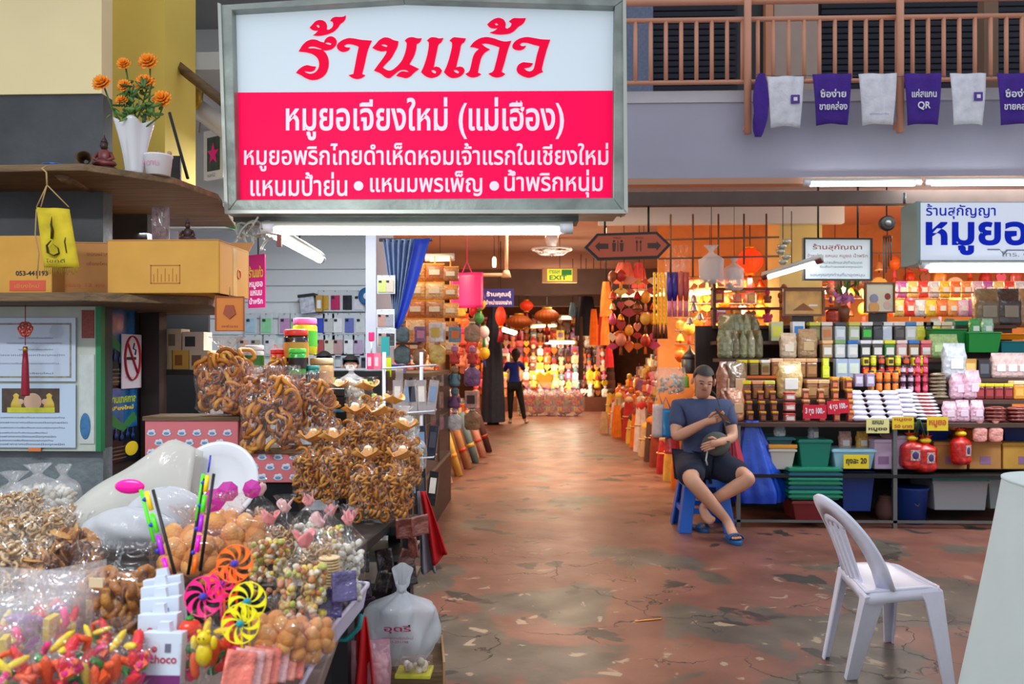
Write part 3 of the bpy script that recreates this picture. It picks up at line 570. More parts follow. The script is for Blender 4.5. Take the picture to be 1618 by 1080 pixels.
def scrawl(t, rows, m, name='printed_line'):
    for k, (x0, x1, z, h) in enumerate(rows): txt(R.choice(['ขอแสดงความยินดีและขอบคุณทุกท่าน', 'หมูยอพริกไทยดำเห็ดหอมเชียงใหม่', 'ของฝากจากเมืองเหนือทุกชนิด']) if x1-x0 > .12 else 'เชียงใหม่', (x0+x1)/2, z, x1-x0, m, t, y=-.001, height=h, name=name)
c = sheet('laminated certificate with ornate border on the notice board', -40, 502, 124, 602, CERT, 'certificate', 'certificate')
cw, ch = 164*nd/F/2, 100*nd/F
for x0, z0_, x1, z1_ in ((-cw+.02, .012, cw-.014, .018), (-cw+.02, ch-.024, cw-.014, ch-.018), (cw-.02, .018, cw-.014, ch-.024)): MB().box(x0, -.001, z0_, x1, 0, z1_).obj('border', CB, c)
scrawl(c, [(-.02, .10, ch*.68, .009), (-.06, .13, ch*.6, .009), (-.02, .10, ch*.5, .008), (-.14, .14, ch*.41, .009), (-.12, .12, ch*.28, .009), (.02, .10, ch*.13, .007)], GT)
c = sheet('laminated notice with a picture of yellow urns above printed lines', -40, 606, 124, 706, mat('notice_paper', (192, 212, 232), rough=.15, coat=.5), 'notice', 'notice')
MB().box(-cw+.1, -.0015, ch*.55, cw-.055, -.0005, ch*.93).obj('picture', mat('picture_dark', (84, 66, 52), rough=.4, var=.3, vs=40), c)
for x in (-cw+.15, cw-.09): MB().lathe([(.02, 0), (.018, .02), (.008, .04), (.011, .048), (.002, .055)], 12, M=Matrix.Translation((x, -.002, ch*.6)), sy=.05).obj('painted_urn', mat('gold_print', (222, 190, 80)), c)
MB().sph((.03, -.002, ch*.72), (.032, .0015, .03), 16, 8).obj('painted_face', mat('face_print', (216, 176, 146)), c)
for x in (-.012, .072): MB().sph((x, -.002, ch*.72), (.012, .001, .01), 10, 6).obj('painted_ear', mat('face_print'), c)
MB().box(-cw+.12, -.0035, ch*.55, cw-.07, -.002, ch*.63).obj('painted_cloth', mat('yellow_print', (206, 206, 60), var=.2, vs=40), c)
scrawl(c, [(-.1, .14, ch*.47, .008), (-.1, .15, ch*.39, .008), (-.1, .14, ch*.31, .008), (-.1, .08, ch*.23, .007), (-.1, .11, ch*.17, .009), (-.1, .1, ch*.11, .009), (-.1, .14, ch*.05, .009)], KI)
c = sheet('small dark red printed sticker at the top right of the notice board', 132, 490, 151, 534, mat('red_sticker', (150, 60, 48), rough=.5, var=.4, vs=120), 'sticker', 'sticker')
c = sheet('tall pale paper strip with faint drawings beside the certificates', 128, 560, 152, 700, mat('pale_strip', (206, 212, 206), rough=.4, var=.12, vs=30), 'paper', 'paper_strip', y=0)
MB().sph((-.004, -.002, .06), (.018, .001, .045), 12, 8).obj('blue_blot', mat('blue_print', (60, 120, 170), var=.3, vs=50), c)
c = sheet('small orange price ticket under the laminated notice', 48, 704, 68, 712, mat('orange_ticket', (226, 130, 70)), 'ticket', 'ticket')
# posters on the side panel
AQ = mat('aquarium_print', None, island=[(20, 70, 120), (30, 110, 150), (40, 60, 60)])
def sidept(px, py, off=.014):
    f = (px-164)/58; d = 2.80+.25*f; return P(px, py, d-off)
ang = math.atan2(sp1.y-sp0.y, sp1.x-sp0.x)
def sideposter(label, px0, py0, px1, py1, kind, off=.014):
    a_, b2 = sidept(px0, py1, off), sidept(px1, py1, off); wd = (b2-a_).length; hh = sidept((px0+px1)/2, py0, off).z-a_.z
    c_ = (a_+b2)/2; c_.z = a_.z; t = thing('poster', label, 'poster', c_, ang)
    if kind == 'smoke':
        MB().box(-wd/2, 0, 0, wd/2, .003, hh).obj('sheet', mat('pinkish_paper', (214, 200, 210), rough=.5), t)
        zc_ = hh*.56; rr = wd*.38
        MB().tube([(rr*math.cos(k*PI/16), -.002, zc_+rr*1.55*math.sin(k*PI/16)) for k in range(32)], wd*.05, 6, True, flat=.3).obj('red_ring', mat('no_smoking_red', (176, 20, 40)), t)
        MB().tube([(-rr*.7, -.002, zc_+rr*1.1), (rr*.7, -.002, zc_-rr*1.1)], wd*.045, 6, flat=.3).obj('red_slash', mat('no_smoking_red'), t)
        MB().box(-rr*.75, -.0015, zc_-.007, rr*.55, 0, zc_+.004).obj('cigarette_mark', KI, t); MB().tube([(rr*.4, -.001, zc_+.012), (rr*.5, -.001, zc_+.03), (rr*.15, -.001, zc_+.035), (rr*.3, -.001, zc_+.055)], .003, 5).obj('smoke_mark', KI, t)
        txt('ห้ามสูบบุหรี่', 0, hh*.2, wd*.7, GT, t, y=-.001, height=.008)
    else:
        MB().box(-wd/2, 0, 0, wd/2, .003, hh).obj('sheet', mat('poster_navy', (16, 26, 40), rough=.3, coat=.4), t)
        MB().box(-wd*.48, -.001, hh*.45, wd*.42, 0, hh*.99).obj('sea_picture', mat('sea_print', (30, 96, 150), rough=.25, coat=.4, var=.7, vs=18), t)
        if kind == 'a': txt('งานเทศกาล', 0, hh*.84, wd*.75, mat('lime_print', (170, 190, 50)), t, y=-.002, height=hh*.09, off=.04); txt('เชียงใหม่', .0, hh*.73, wd*.6, YI, t, y=-.002, height=hh*.06, off=.03); MB().sph((wd*.25, -.002, hh*.15), (wd*.2, .001, hh*.1)).obj('yellow_badge', YI, t)
        MB().prism([(-wd*.4, hh*.52), (0, hh*.4), (wd*.42, hh*.56), (wd*.3, hh*.66), (0, hh*.5), (-wd*.3, hh*.66)], -.002, -.001).obj('green_curve', mat('green_print', (50, 120, 60)), t)
        for k in range(5): MB().lathe([(wd*.045, 0), (wd*.05, hh*.06), (wd*.015, hh*.09), (wd*.02, hh*.14), (.0005, hh*.16)], 8, M=Matrix.Translation((-wd*.36+k*wd*.16, -.003, hh*(.28+.03*(k % 2)))), sy=.05).obj('printed_figure', mat('figure_blue', (40, 70, 130), rough=.3), t)
        scrawl(t, [(-wd*.45, wd*.1, hh*f, hh*.03) for f in (.2, .15, .1, .05)], mat('tan_print', (180, 150, 100)))
    return t
sideposter('upper dark blue poster of a sea scene left of the no smoking sign', 165, 484, 216, 610, 'b')
sideposter('lower blue sea poster with lime lettering and yellow badge', 165, 612, 220, 735, 'a')
sideposter('white no smoking notice with red ring on the side panel', 192, 528, 224, 614, 'smoke', .03)
# red tassel knot
p = P(40, 485, 2.62); t = thing('tassel_ornament', 'red Chinese knot with long tassel hanging in front of the certificate', 'ornament', (p.x, p.y, P(0, 625, 2.62).z))
H = P(0, 482, 2.62).z-t.location.z; q4 = 2.62/F
RD = mat('red_silk', (150, 16, 40), rough=.5, var=.15, vs=60)
MB().tube([(0, 0, 80*q4), (0, 0, H)], .0015, 5).obj('cord', RD, t)
for k in range(6):
    a_ = k*PI/3; MB().tube([(.012*math.cos(a_)+.012*math.cos(b_), .003*math.sin(b_*2), 105*q4+.012*math.sin(a_)+.012*math.sin(b_)) for b_ in [2*PI*j/10 for j in range(10)]], .003, 5, True).obj('knot_loop', mat('red_gold_cord', (186, 60, 30), rough=.5), t)
MB().lathe([(.006, 78*q4), (.008, 74*q4), (.007, 68*q4)], 10).obj('gold_collar', mat('brass', (180, 130, 60), metal=.8, rough=.3), t)
MB().lathe([(.007, 68*q4), (.010, 50*q4), (.013, 2*q4), (.012, 0)], 14).obj('tassel', mat('red_silk'), t)
# cardboard boxes on the lower shelf
def cardbox(label, px0, px1, pyt, d, depth, rz, extras=None, m=CARD, col=None, name='cardboard_box'):
    c_ = P((px0+px1)/2, 0, d); c_.z = zL; wd = (px1-px0)/F*d; hh = P(0, pyt, d).z-zL; t = thing(name, label, 'box', c_, rz)
    MB().box(-wd/2, 0, 0, wd/2, depth, hh).obj('body', m, t, bev=.003)
    return t, wd, hh
t, wd, hh = cardbox('left cardboard box with phone number print behind the yellow pennant', -40, 83, 372, 2.55, .2, .0, m=CARD)
MB().box(wd/2+.0005, 0, 0, wd/2+.001, .2, hh).obj('side', CARD2, t)
txt('053-441193', wd*.24, hh*.36, .105, KI, t, y=-.001, height=.016, off=.03); MB().box(-wd*.05, -.0015, hh*.06, wd*.42, -.0005, hh*.24).obj('red_stripe', mat('red_print', (206, 80, 50)), t); txt('เชียงใหม่', wd*.18, hh*.15, .08, CARD, t, y=-.002, height=.014)
t, wd, hh = cardbox('brown cardboard box with printed lines behind the pennant', 84, 181, 384, 2.62, .22, .12, m=CARD2)
txt('บรรจุ 12 ถุง', 0, hh*.2, .13, mat('red_print'), t, y=-.001, height=.015); txt('ของฝาก', wd*.22, hh*.8, .07, mat('dim_red_print', (150, 80, 40)), t, y=-.001, height=.012); txt('เชียงใหม่', wd*.22, hh*.62, .07, mat('dim_red_print'), t, y=-.001, height=.012)
MB().box(-wd/2, .0, hh, wd/2, .11, hh+.004).obj('flap', CARD2, t)
t, wd, hh = cardbox('large tan cardboard box with open flap at the shelf end', 168, 347, 380, 2.5, .26, 0)
cs, sn_ = 0, 0
MB().box(-wd/2, .0, hh, wd/2, .12, hh+.004).obj('flap', CARD2, t)
MB().add([(wd/2-.16, .26, hh), (wd/2, .26, hh), (wd/2-.02, .36, hh+.045), (wd/2-.14, .36, hh+.045), (wd/2-.16, .263, hh), (wd/2, .263, hh), (wd/2-.02, .363, hh+.045), (wd/2-.14, .363, hh+.045)], [(0, 1, 2, 3), (7, 6, 5, 4), (0, 4, 5, 1), (1, 5, 6, 2), (2, 6, 7, 3), (3, 7, 4, 0)]).obj('raised_flap', CARD2, t)
ol = mat('faded_brown_print', (170, 96, 30))
for x0, z0_, x1, z1_ in ((-.04, .03, .055, .033), (-.04, .086, .055, .089), (-.04, .03, -.037, .089), (.052, .03, .055, .089)): MB().box(x0, -.001, z0_, x1, 0, z1_).obj('printed_outline', ol, t)
for k in range(7): MB().box(-.03+k*.012, -.001, .036, -.028+k*.012, 0, .06+.018*(k % 2)).obj('printed_stroke', ol, t)
# open end of the big box turned towards the aisle
p0, p1 = P(348, 400, 2.5), P(391, 400, 2.72); d_ = p1-p0; ang2 = math.atan2(d_.y, d_.x)
e = thing('cardboard_box', 'narrow tan cardboard box with round stamp standing at the shelf corner', 'box', ((p0.x+p1.x)/2, (p0.y+p1.y)/2, zL), ang2)
L_ = math.hypot(d_.x, d_.y); MB().box(-L_/2, 0, 0, L_/2, .03, hh-.01).obj('body', mat('light_card', (226, 160, 60), rough=.7), e); MB().box(-.012, -.001, .0, .02, 0, hh-.01).obj('tape', mat('tape', (214, 178, 110), rough=.2), e)
MB().tube([(.035+.014*math.cos(k*PI/8), -.001, hh*.45+.014*math.sin(k*PI/8)) for k in range(16)], .0022, 5, True).obj('round_stamp', mat('orange_print', (220, 90, 30)), e)
sb = MB().box(0, 0, 0, .12, .02, .05)
# yellow pennant
pp = P(88, 325, 2.38); t = thing('pennant', 'yellow cloth pennant with black emblem and tassels hanging from the upper shelf', 'pennant', (pp.x, pp.y, P(0, 430, 2.38).z)); q5 = 2.38/F
def fnp(u, v): return ((-31+52*u+(1-v)*(12+4*u))*q5, .006*math.sin(u*7), (8+v*(95-0*u)+(0 if v < .5 else -3*u))*q5)
MB().grid(fnp, 10, 10).obj('cloth', mat('yellow_cloth', (200, 176, 24), rough=.8, var=.25, vs=20), t, solid=.002)
def frn():
    m = MB()
    for k in range(18): x = (-18+k*3.1)*q5; m.tube([(x, .0, 10*q5), (x+.001*math.sin(k), 0, (-2+2*math.sin(k*2))*q5)], .0012, 4)
    return m
stuff(frn().obj('fringe', mat('olive_fringe', (150, 130, 20), rough=.9), t))
EM = mat('pennant_ink', (50, 46, 14))
MB().tube([(-5*q5, -.007, 50*q5), (-12*q5, -.007, 42*q5), (-10*q5, -.007, 30*q5), (0, -.007, 26*q5), (8*q5, -.007, 30*q5), (6*q5, -.007, 38*q5), (-2*q5, -.007, 44*q5)], [.003, .006, .008, .007, .005, .004, .002], 6, flat=.2).obj('emblem', EM, t)
MB().tube([(-4*q5, -.007, 52*q5), (-3*q5, -.007, 66*q5), (-5*q5, -.007, 74*q5), (-4*q5, -.007, 88*q5)], [.007, .009, .006, .001], 6, flat=.2).obj('emblem_top', EM, t)
MB().tube([(20*q5, -.007, 30*q5), (17*q5, -.007, 48*q5), (18*q5, -.007, 55*q5)], [.004, .005, .001], 6, flat=.2).obj('emblem_side', EM, t)
txt('โชคดี', 2*q5, 18*q5, 30*q5, EM, t, y=-.008, height=6*q5)
for x0, x1 in ((-31, -14), (21, -14), (-24, -14)): MB().tube([(x0*q5, 0, 103*q5), (x1*q5, 0, 138*q5)], .0018, 5).obj('string', mat('twine', (170, 140, 90), rough=.9), t)
MB().tube([(-14*q5, 0, 138*q5), (-15*q5, 0, 158*q5), (-22*q5, .0, 164*q5), (-24*q5, .03, 172*q5)], .0025, 6).obj('hook', mat('twine'), t)
MB().tube([(-31*q5, 0, 100*q5), (-33*q5, .0, 60*q5), (-27*q5, 0, 30*q5), (-30*q5, 0, -10*q5)], .0018, 5).obj('loose_string', mat('twine'), t)
# ---- on the upper shelf
q6 = 2.6/F
v0 = P(213, 0, 2.6); v0.z = zU; t = thing('vase', 'fluted white ceramic vase of marigolds on the upper shelf', 'vase', v0)
def fnv(u, v):
    a_ = u*2*PI; r = (.026+.030*v**1.5)*(1+(.05+.09*v)*math.cos(5*a_)); return (r*math.cos(a_), r*math.sin(a_), v*.168+.008*v*math.cos(5*a_))
MB().grid(fnv, 60, 16).obj('body', mat('vase_glaze', (206, 204, 206), rough=.15, coat=.5), t, solid=.004); MB().lathe([(.001, 0), (.029, 0), (.029, .004), (.001, .005)], 20).obj('foot', mat('vase_glaze'), t)
def marigold(seed, r):
    rr = random.Random(seed); m = MB()
    for ring, (n, rad, el) in enumerate(((14, 1, .15), (12, .82, .5), (10, .6, .85), (6, .3, 1.2))):
        for k in range(n):
            a_ = 2*PI*k/n+rr.random()*.3; c_ = Vector((math.cos(a_)*rad*r*.62, math.sin(a_)*rad*r*.62, math.sin(el)*r*.55))
            Mx = Matrix.Translation(c_) @ Euler((0, -el+rr.uniform(-.2, .2), 0)).to_matrix().to_4x4(); Mx = Matrix.Translation(c_) @ Matrix.Rotation(a_, 4, 'Z') @ Matrix.Rotation(-el, 4, 'Y')
            m.sph((0, 0, 0), (r*.42, r*.22, r*.07), 7, 4, Mx)
    return m
OR = mat('marigold_petals', None, island=[(236, 130, 10), (246, 160, 30), (214, 100, 8)])
GRN = mat('leaf_green', None, island=[(56, 92, 30), (84, 124, 44), (40, 70, 28)]); GST = mat('stem_green', (70, 104, 40), rough=.6)
fl = [(196, 102, .024), (235, 99, .034), (162, 133, .032), (197, 136, .024), (230, 133, .036), (257, 157, .032), (193, 160, .022)]
for i, (px, py, r) in enumerate(fl):
    p_ = P(px, py, 2.58+.03*math.sin(i*2)); v_ = p_-v0
    f = thing('marigold', 'orange marigold bloom, %s in the vase' % ['small one at the upper left', 'large one at the very top', 'one reaching furthest left', 'small one below the upper left bloom', 'large one in the middle right', 'low one reaching right', 'half hidden low one above the rim'][i], 'flower', p_, group='marigolds in the white vase')
    o = marigold(i, r).obj('bloom', OR, f); o.rotation_euler = (1.1+.25*math.sin(i*3), .2*math.cos(i*5), 0)
    s0 = Vector((v0.x+.02*math.cos(i), v0.y+.02*math.sin(i), zU+.12))-p_
    MB().tube([(0, .01, -r*.2), tuple(s0*.45+Vector((v_.x*.25, .01, 0))), tuple(s0)], .0028, 6).obj('stem', GST, f)
lv = MB(); rr = random.Random(3)
for k in range(110):
    px, py = rr.gauss(215, 24), rr.uniform(128, 188)
    if abs(px-215) > 12+(py-120)*.75: continue
    p_ = P(px, py, 2.58+rr.uniform(-.05, .05))-v0
    lv.sph((0, 0, 0), (rr.uniform(.012, .026), .002, rr.uniform(.004, .007)), 6, 4, Matrix.Translation(p_) @ Euler((rr.uniform(-1, 1), rr.uniform(-1.5, 1.5), rr.uniform(-1, 1))).to_matrix().to_4x4())
o = stuff(lv.obj('foliage', GRN, t))
b0 = P(250, 0, 2.62); b0.z = zU; t = thing('cup', 'small white plastic tub with pink print beside the vase', 'tub', b0)
MB().lathe([(.037, 0), (.044, .062), (.046, .063), (.046, .067)], 24).obj('body', WHITE, t); txt('หวาน', -.005, .034, .05, mat('pink_print', (206, 120, 150)), t, y=-.0445, height=.014)
for x in (-.04, .0, .038): MB().sph((x, 0, .074), .008, 8, 6).obj('knob', mat('tan_bead', (170, 130, 100)), t)
b0 = P(30, 0, 2.62); b0 = P(91, 0, 2.55); b0.z = zU; t = thing('dish', 'small blue and white patterned dish lying on the upper shelf', 'dish', b0)
MB().lathe([(.02, 0), (.045, .014), (.047, .016), (.02, .006)], 24).obj('dish_body', mat('blue_white_china', (70, 110, 190), rough=.2, var=.9, vs=60), t)
b0 = P(134, 0, 2.5); b0.z = zU; t = thing('bell', 'small dark brass bell lying on its side on the upper shelf', 'bell', b0)
MB().lathe([(.006, -.03), (.012, -.02), (.017, .0), (.024, .018), (.022, .018), (.01, -.01)], 20, M=Matrix.Translation((0, 0, .024)) @ Matrix.Rotation(PI/2, 4, 'X') @ Matrix.Rotation(.4, 4, 'Y'), cap=False).obj('body', mat('dark_brass', (96, 74, 50), metal=.8, rough=.4, var=.3, vs=40), t)
MB().tube([(-.02, 0, .03), (-.028, 0, .045), (-.03, 0, .03)], .002, 5).obj('loop', mat('dark_brass'), t)
def figurine(label, base, h, colors, seated=True, name='figurine', cat='figurine'):
    t = thing(name, label, cat, base)
    if seated:
        MB().lathe([(.36*h, 0), (.38*h, .05*h), (.3*h, .1*h)], 16, sy=.7).obj('base', colors[0], t)
        MB().sph((0, 0, .2*h), (.34*h, .22*h, .12*h), 14, 8).sph((0, 0, .4*h), (.18*h, .13*h, .22*h), 12, 8).tube([(-.17*h, 0, .5*h), (-.27*h, -.05*h, .34*h), (-.12*h, -.14*h, .24*h)], .05*h, 8).tube([(.17*h, 0, .5*h), (.27*h, -.05*h, .34*h), (.12*h, -.14*h, .24*h)], .05*h, 8).obj('body', colors[1], t)
    else:
        MB().lathe([(.2*h, 0), (.22*h, .06*h), (.13*h, .3*h), (.16*h, .5*h), (.1*h, .6*h)], 14, sy=.8).tube([(-.14*h, 0, .54*h), (-.25*h, -.08*h, .4*h), (-.1*h, -.16*h, .44*h)], .04*h, 8).tube([(.14*h, 0, .54*h), (.25*h, -.08*h, .4*h), (.1*h, -.16*h, .44*h)], .04*h, 8).obj('body', colors[1], t)
    MB().sph((0, -.01*h, .7*h), (.11*h, .11*h, .13*h), 12, 8).obj('head', colors[2], t)
    MB().lathe([(.1*h, .78*h), (.08*h, .86*h), (.03*h, .92*h), (.001, 1.0*h)], 12).obj('crown', colors[0], t)
    return t
DBR = mat('dark_bronze', (58, 40, 34), rough=.45, metal=.4, var=.3, vs=40); RDB = mat('dark_red_lacquer', (110, 40, 40), rough=.4, var=.4, vs=50)
b0 = P(165, 0, 2.55); b0.z = zU; figurine('dark seated figurine with reddish robe left of the vase', b0, .115, (DBR, RDB, DBR))
b0 = P(297, 372, 2.6); figurine('small dark bronze seated Buddha figurine on the big cardboard box', Vector((b0.x, b0.y, zL+P(0, 380, 2.5).z-zL+.004)), .085, (DBR, DBR, DBR))
# framed flower picture, gold thing, leaning boards
t, bw_, bh_ = board('framed_picture', 'white framed picture of a pink star flower hanging left of the sign', 'picture', 318, 205, 356, 282, 3.9, rz=-.5)
bw_ *= 1.2; MB().box(-bw_/2, 0, 0, bw_/2, .02, bh_).obj('mount', mat('white_mount', (226, 224, 226), rough=.5), t); MB().box(-bw_*.3, -.003, bh_*.16, bw_*.34, 0, bh_*.85).obj('picture', mat('picture_green', (60, 78, 62), var=.4, vs=30), t)
st5 = []
for k in range(10): a_ = PI/2+k*PI/5; r_ = bw_*(.3 if k % 2 == 0 else .13); st5.append((r_*math.cos(a_)+.004, bh_*.5+r_*1.3*math.sin(a_)))
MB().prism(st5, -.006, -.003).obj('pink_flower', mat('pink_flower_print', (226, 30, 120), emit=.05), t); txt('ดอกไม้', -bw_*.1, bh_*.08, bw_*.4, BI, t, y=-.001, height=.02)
o = MB().tube([(-.1, -.004, bh_), (-.06, 0, bh_+.3)], .004, 4).obj('string', mat('twine'), t)
t = thing('lucky_charm', 'small golden paper charm hanging from the wooden batten', 'charm', P(310, 172, 3.8)); MB().lathe([(.012, 0), (.03, .04), (.028, .075), (.012, .095)], 8, sy=.35).obj('body', mat('gold_foil', (206, 160, 60), rough=.3, metal=.6, var=.3, vs=40), t); MB().tube([(0, 0, .095), (0, 0, .15)], .003, 5).obj('loop', mat('twine'), t)
b0 = P(268, 250, 2.95); t = thing('leaning_board', 'dark brown board leaning behind the white tub on the upper shelf', 'board', (b0.x, b0.y, zU)); MB().box(-.05, 0, 0, .04, .01, .15).obj('panel', DARKWOOD, t)
o = MB().tube([P(268, 178, 2.9), P(297, 282, 2.86)], .006, 5).obj('dark_cable', BLACK, None); tag(o, 'dark cable running from the marigolds down to the shelf end', 'cable')
pb = P(254, 376, 2.75); t = thing('plastic_packet', 'clear packet of dark dried snack behind the big cardboard box', 'packet', (pb.x, pb.y, P(0, 378, 2.75).z))
MB().sph((0, 0, .06), (.034, .012, .056), 14, 10).obj('film', PINKF, t); MB().box(-.03, -.003, 0, .03, .003, .11).obj('contents', mat('lilac_crisp', (110, 92, 100), var=.6, vs=60), t)
# bundle of wires near the sign corner
wb = thing('wire_bundle', 'tangled bundle of grey wires at the lower left corner of the sign', 'wires', P(400, 380, 3.0)); rr = random.Random(11)
for k in range(9):
    c_ = Vector((rr.uniform(-.05, .05), rr.uniform(-.02, .03), rr.uniform(-.01, .05))); r_ = rr.uniform(.02, .05); tl = rr.uniform(-.8, .8)
    MB().tube([(c_.x+r_*math.cos(q)*math.cos(tl), c_.y+r_*math.sin(q)*.6, c_.z+r_*math.sin(q+tl)) for q in [j*.45 for j in range(int(rr.uniform(9, 14)))]], .0045, 6).obj('wire', mat('grey_wire', (160, 158, 148), rough=.5), wb)
MB().tube([(-.02, 0, .03), (.02, 0, .09)], .004, 6).obj('wire', mat('grey_wire'), wb); MB().cb(.1, 0, .0, .018, .012, .045).obj('brown_plug', mat('plug_brown', (130, 66, 46)), wb)
MB().tube([(.0, 0, .02), (.05, .0, .03), (.1, 0, .02)], .004, 6).obj('wire', mat('grey_wire'), wb)
# orange hanging card under the shelf end
t, bw_, bh_ = board('hanging_card', 'orange printed card hanging from the lower shelf end', 'card', 340, 468, 386, 523, 2.5); MB().box(-bw_/2, 0, 0, bw_/2, .004, bh_).obj('sheet', mat('orange_card', (206, 118, 30), rough=.4, var=.08), t); frame(t, bw_, bh_, .003, mat('dark_orange', (150, 66, 20)), .0035)
MB().prism([(-.02, bh_*.5), (0, bh_*.35), (.02, bh_*.5), (.012, bh_*.75), (-.012, bh_*.75)], -.004, -.001).obj('emblem', mat('dark_orange'), t); txt('อร่อย', 0, bh_*.15, .05, mat('dark_orange'), t, y=-.002, height=.008)
MB().tube([(0, 0, bh_), (0, .0, bh_+.03)], .002, 4).obj('string', mat('twine'), t)
# little clutter boxes between shelf and pink crate
sh = MB().box(P(250, 0, 3.1).x, P(250, 0, 3.1).y, P(0, 584, 3.1).z-.02, P(335, 0, 3.1).x, P(250, 0, 3.1).y+.15, P(0, 584, 3.1).z).obj('small_shelf', DARKWOOD, None); tag(sh, 'small dark shelf below the cardboard boxes holding cream boxes', 'shelf')
CRM = (206, 190, 160)
def mkbox():
    t = thing('carton', '', 'box'); MB().box(-.5, -.5, 0, .5, .5, 1).obj('body', TINT, t); MB().box(-.38, -.505, .2, .1, -.5, .75).obj('label_panel', TINT, t); return t
for i, (x0, x1, yt, yb, c_, c2, lb) in enumerate([(252, 271, 553, 583, (190, 176, 130), (60, 60, 50), 'cream box with black speaker grille at the left of the small shelf'), (273, 298, 553, 583, (216, 168, 70), (150, 90, 30), 'yellow ochre carton with figures on the small shelf'), (299, 330, 553, 584, (214, 196, 170), (120, 90, 70), 'pale carton at the right end of the small shelf'),
                              (263, 286, 519, 553, (200, 180, 150), (120, 100, 80), 'beige carton with dark hole on top of the speaker box'), (288, 322, 524, 553, (212, 190, 170), (50, 46, 46), 'light carton with black socket, topmost right of the small shelf')]):
    p_ = P((x0+x1)/2, yb, 3.12); p_.y += .04
    use('carton', mkbox, (p_.x, p_.y, p_.z), 0, lb, 'box', 'boxes on the small shelf', {'body': c_, 'label_panel': c2}, sc3=((x1-x0)/F*3.12, .08, (yb-yt)/F*3.12))
# ------------------------------------------------------------------ snack bags
def ringpt(u, sx_, sy_, e=3.2):
    a = 2*PI*u; c, s = math.cos(a), math.sin(a); return (math.copysign(abs(c)**(2/e), c)*sx_, math.copysign(abs(s)**(2/e), s)*sy_)
def bagprof(v, top):
    if top == 'tied':
        if v < .08: return .72+.28*v/.08, .72+.28*v/.08
        if v < .6: return 1, 1
        if v < .84: t = (v-.6)/.24; k = 1-.84*t*t*(3-2*t); return k, k
        t = (v-.84)/.16; return .16+.42*t, .16+.25*t
    if top == 'seal':
        if v < .06: return .85+.15*v/.06, .6+.4*v/.06
        if v < .62: return 1, 1
        t = (v-.62)/.38; return 1-.06*t, max(.03, 1-1.05*t)
    if top == 'pillow': k = max(.03, math.sin(PI*min(max(v, .0), 1))**.55); return .97, k
    return (.9+.1*min(1, v/.1), .9+.1*min(1, v/.1))
def bagmesh(w, d, h, top, seed=0, n=30, m=24, amp=.035):
    rr = random.Random(seed); ph = [(rr.randint(2, 7), rr.uniform(2, 14), rr.uniform(0, 6)) for _ in range(6)]
    def fn(u, v):
        kx, ky = bagprof(v, top); x, y = ringpt(u, w/2*kx, d/2*ky)
        nz = sum(math.sin(a*2*PI*u+b*v+c) for a, b, c in ph)/6*amp*2.2*(1.6 if v > .6 else 1)
        if top == 'tied' and v > .8: nz += .25*math.sin(9*2*PI*u)*(v-.8)*3
        return (x*(1+nz), y*(1+nz), v*h)
    b = MB().grid(fn, n, m)
    return b
BROWNS = {'curl': [(190, 116, 30), (214, 142, 48), (160, 92, 20), (226, 164, 70)], 'pale': [(206, 170, 120), (190, 150, 96), (222, 192, 150), (178, 138, 88)], 'cookie': [(176, 112, 40), (150, 90, 30), (190, 130, 52), (164, 100, 36)], 'ball': [(222, 160, 84), (206, 140, 66), (232, 176, 100), (214, 150, 76)],
          'nut': [(222, 190, 120), (240, 214, 90), (200, 130, 70), (236, 226, 200), (190, 196, 90), (214, 150, 120)], 'leaf': [(176, 118, 50), (140, 84, 30), (206, 150, 80), (110, 62, 24)], 'wafer': [(226, 190, 130), (206, 166, 104), (236, 206, 150), (214, 176, 116)], 'toy': [(240, 90, 30), (236, 30, 120), (240, 210, 40), (60, 150, 60), (150, 60, 170), (230, 40, 50)],
          'dark': [(60, 30, 24), (90, 46, 34), (44, 24, 22), (110, 60, 40)], 'white': [(226, 220, 206), (206, 198, 180), (236, 232, 224), (190, 180, 160)]}
for k, v in BROWNS.items(): mat('snack_'+k, None, island=v, rough=.55 if k != 'toy' else .3, bump=.3, bs=200)
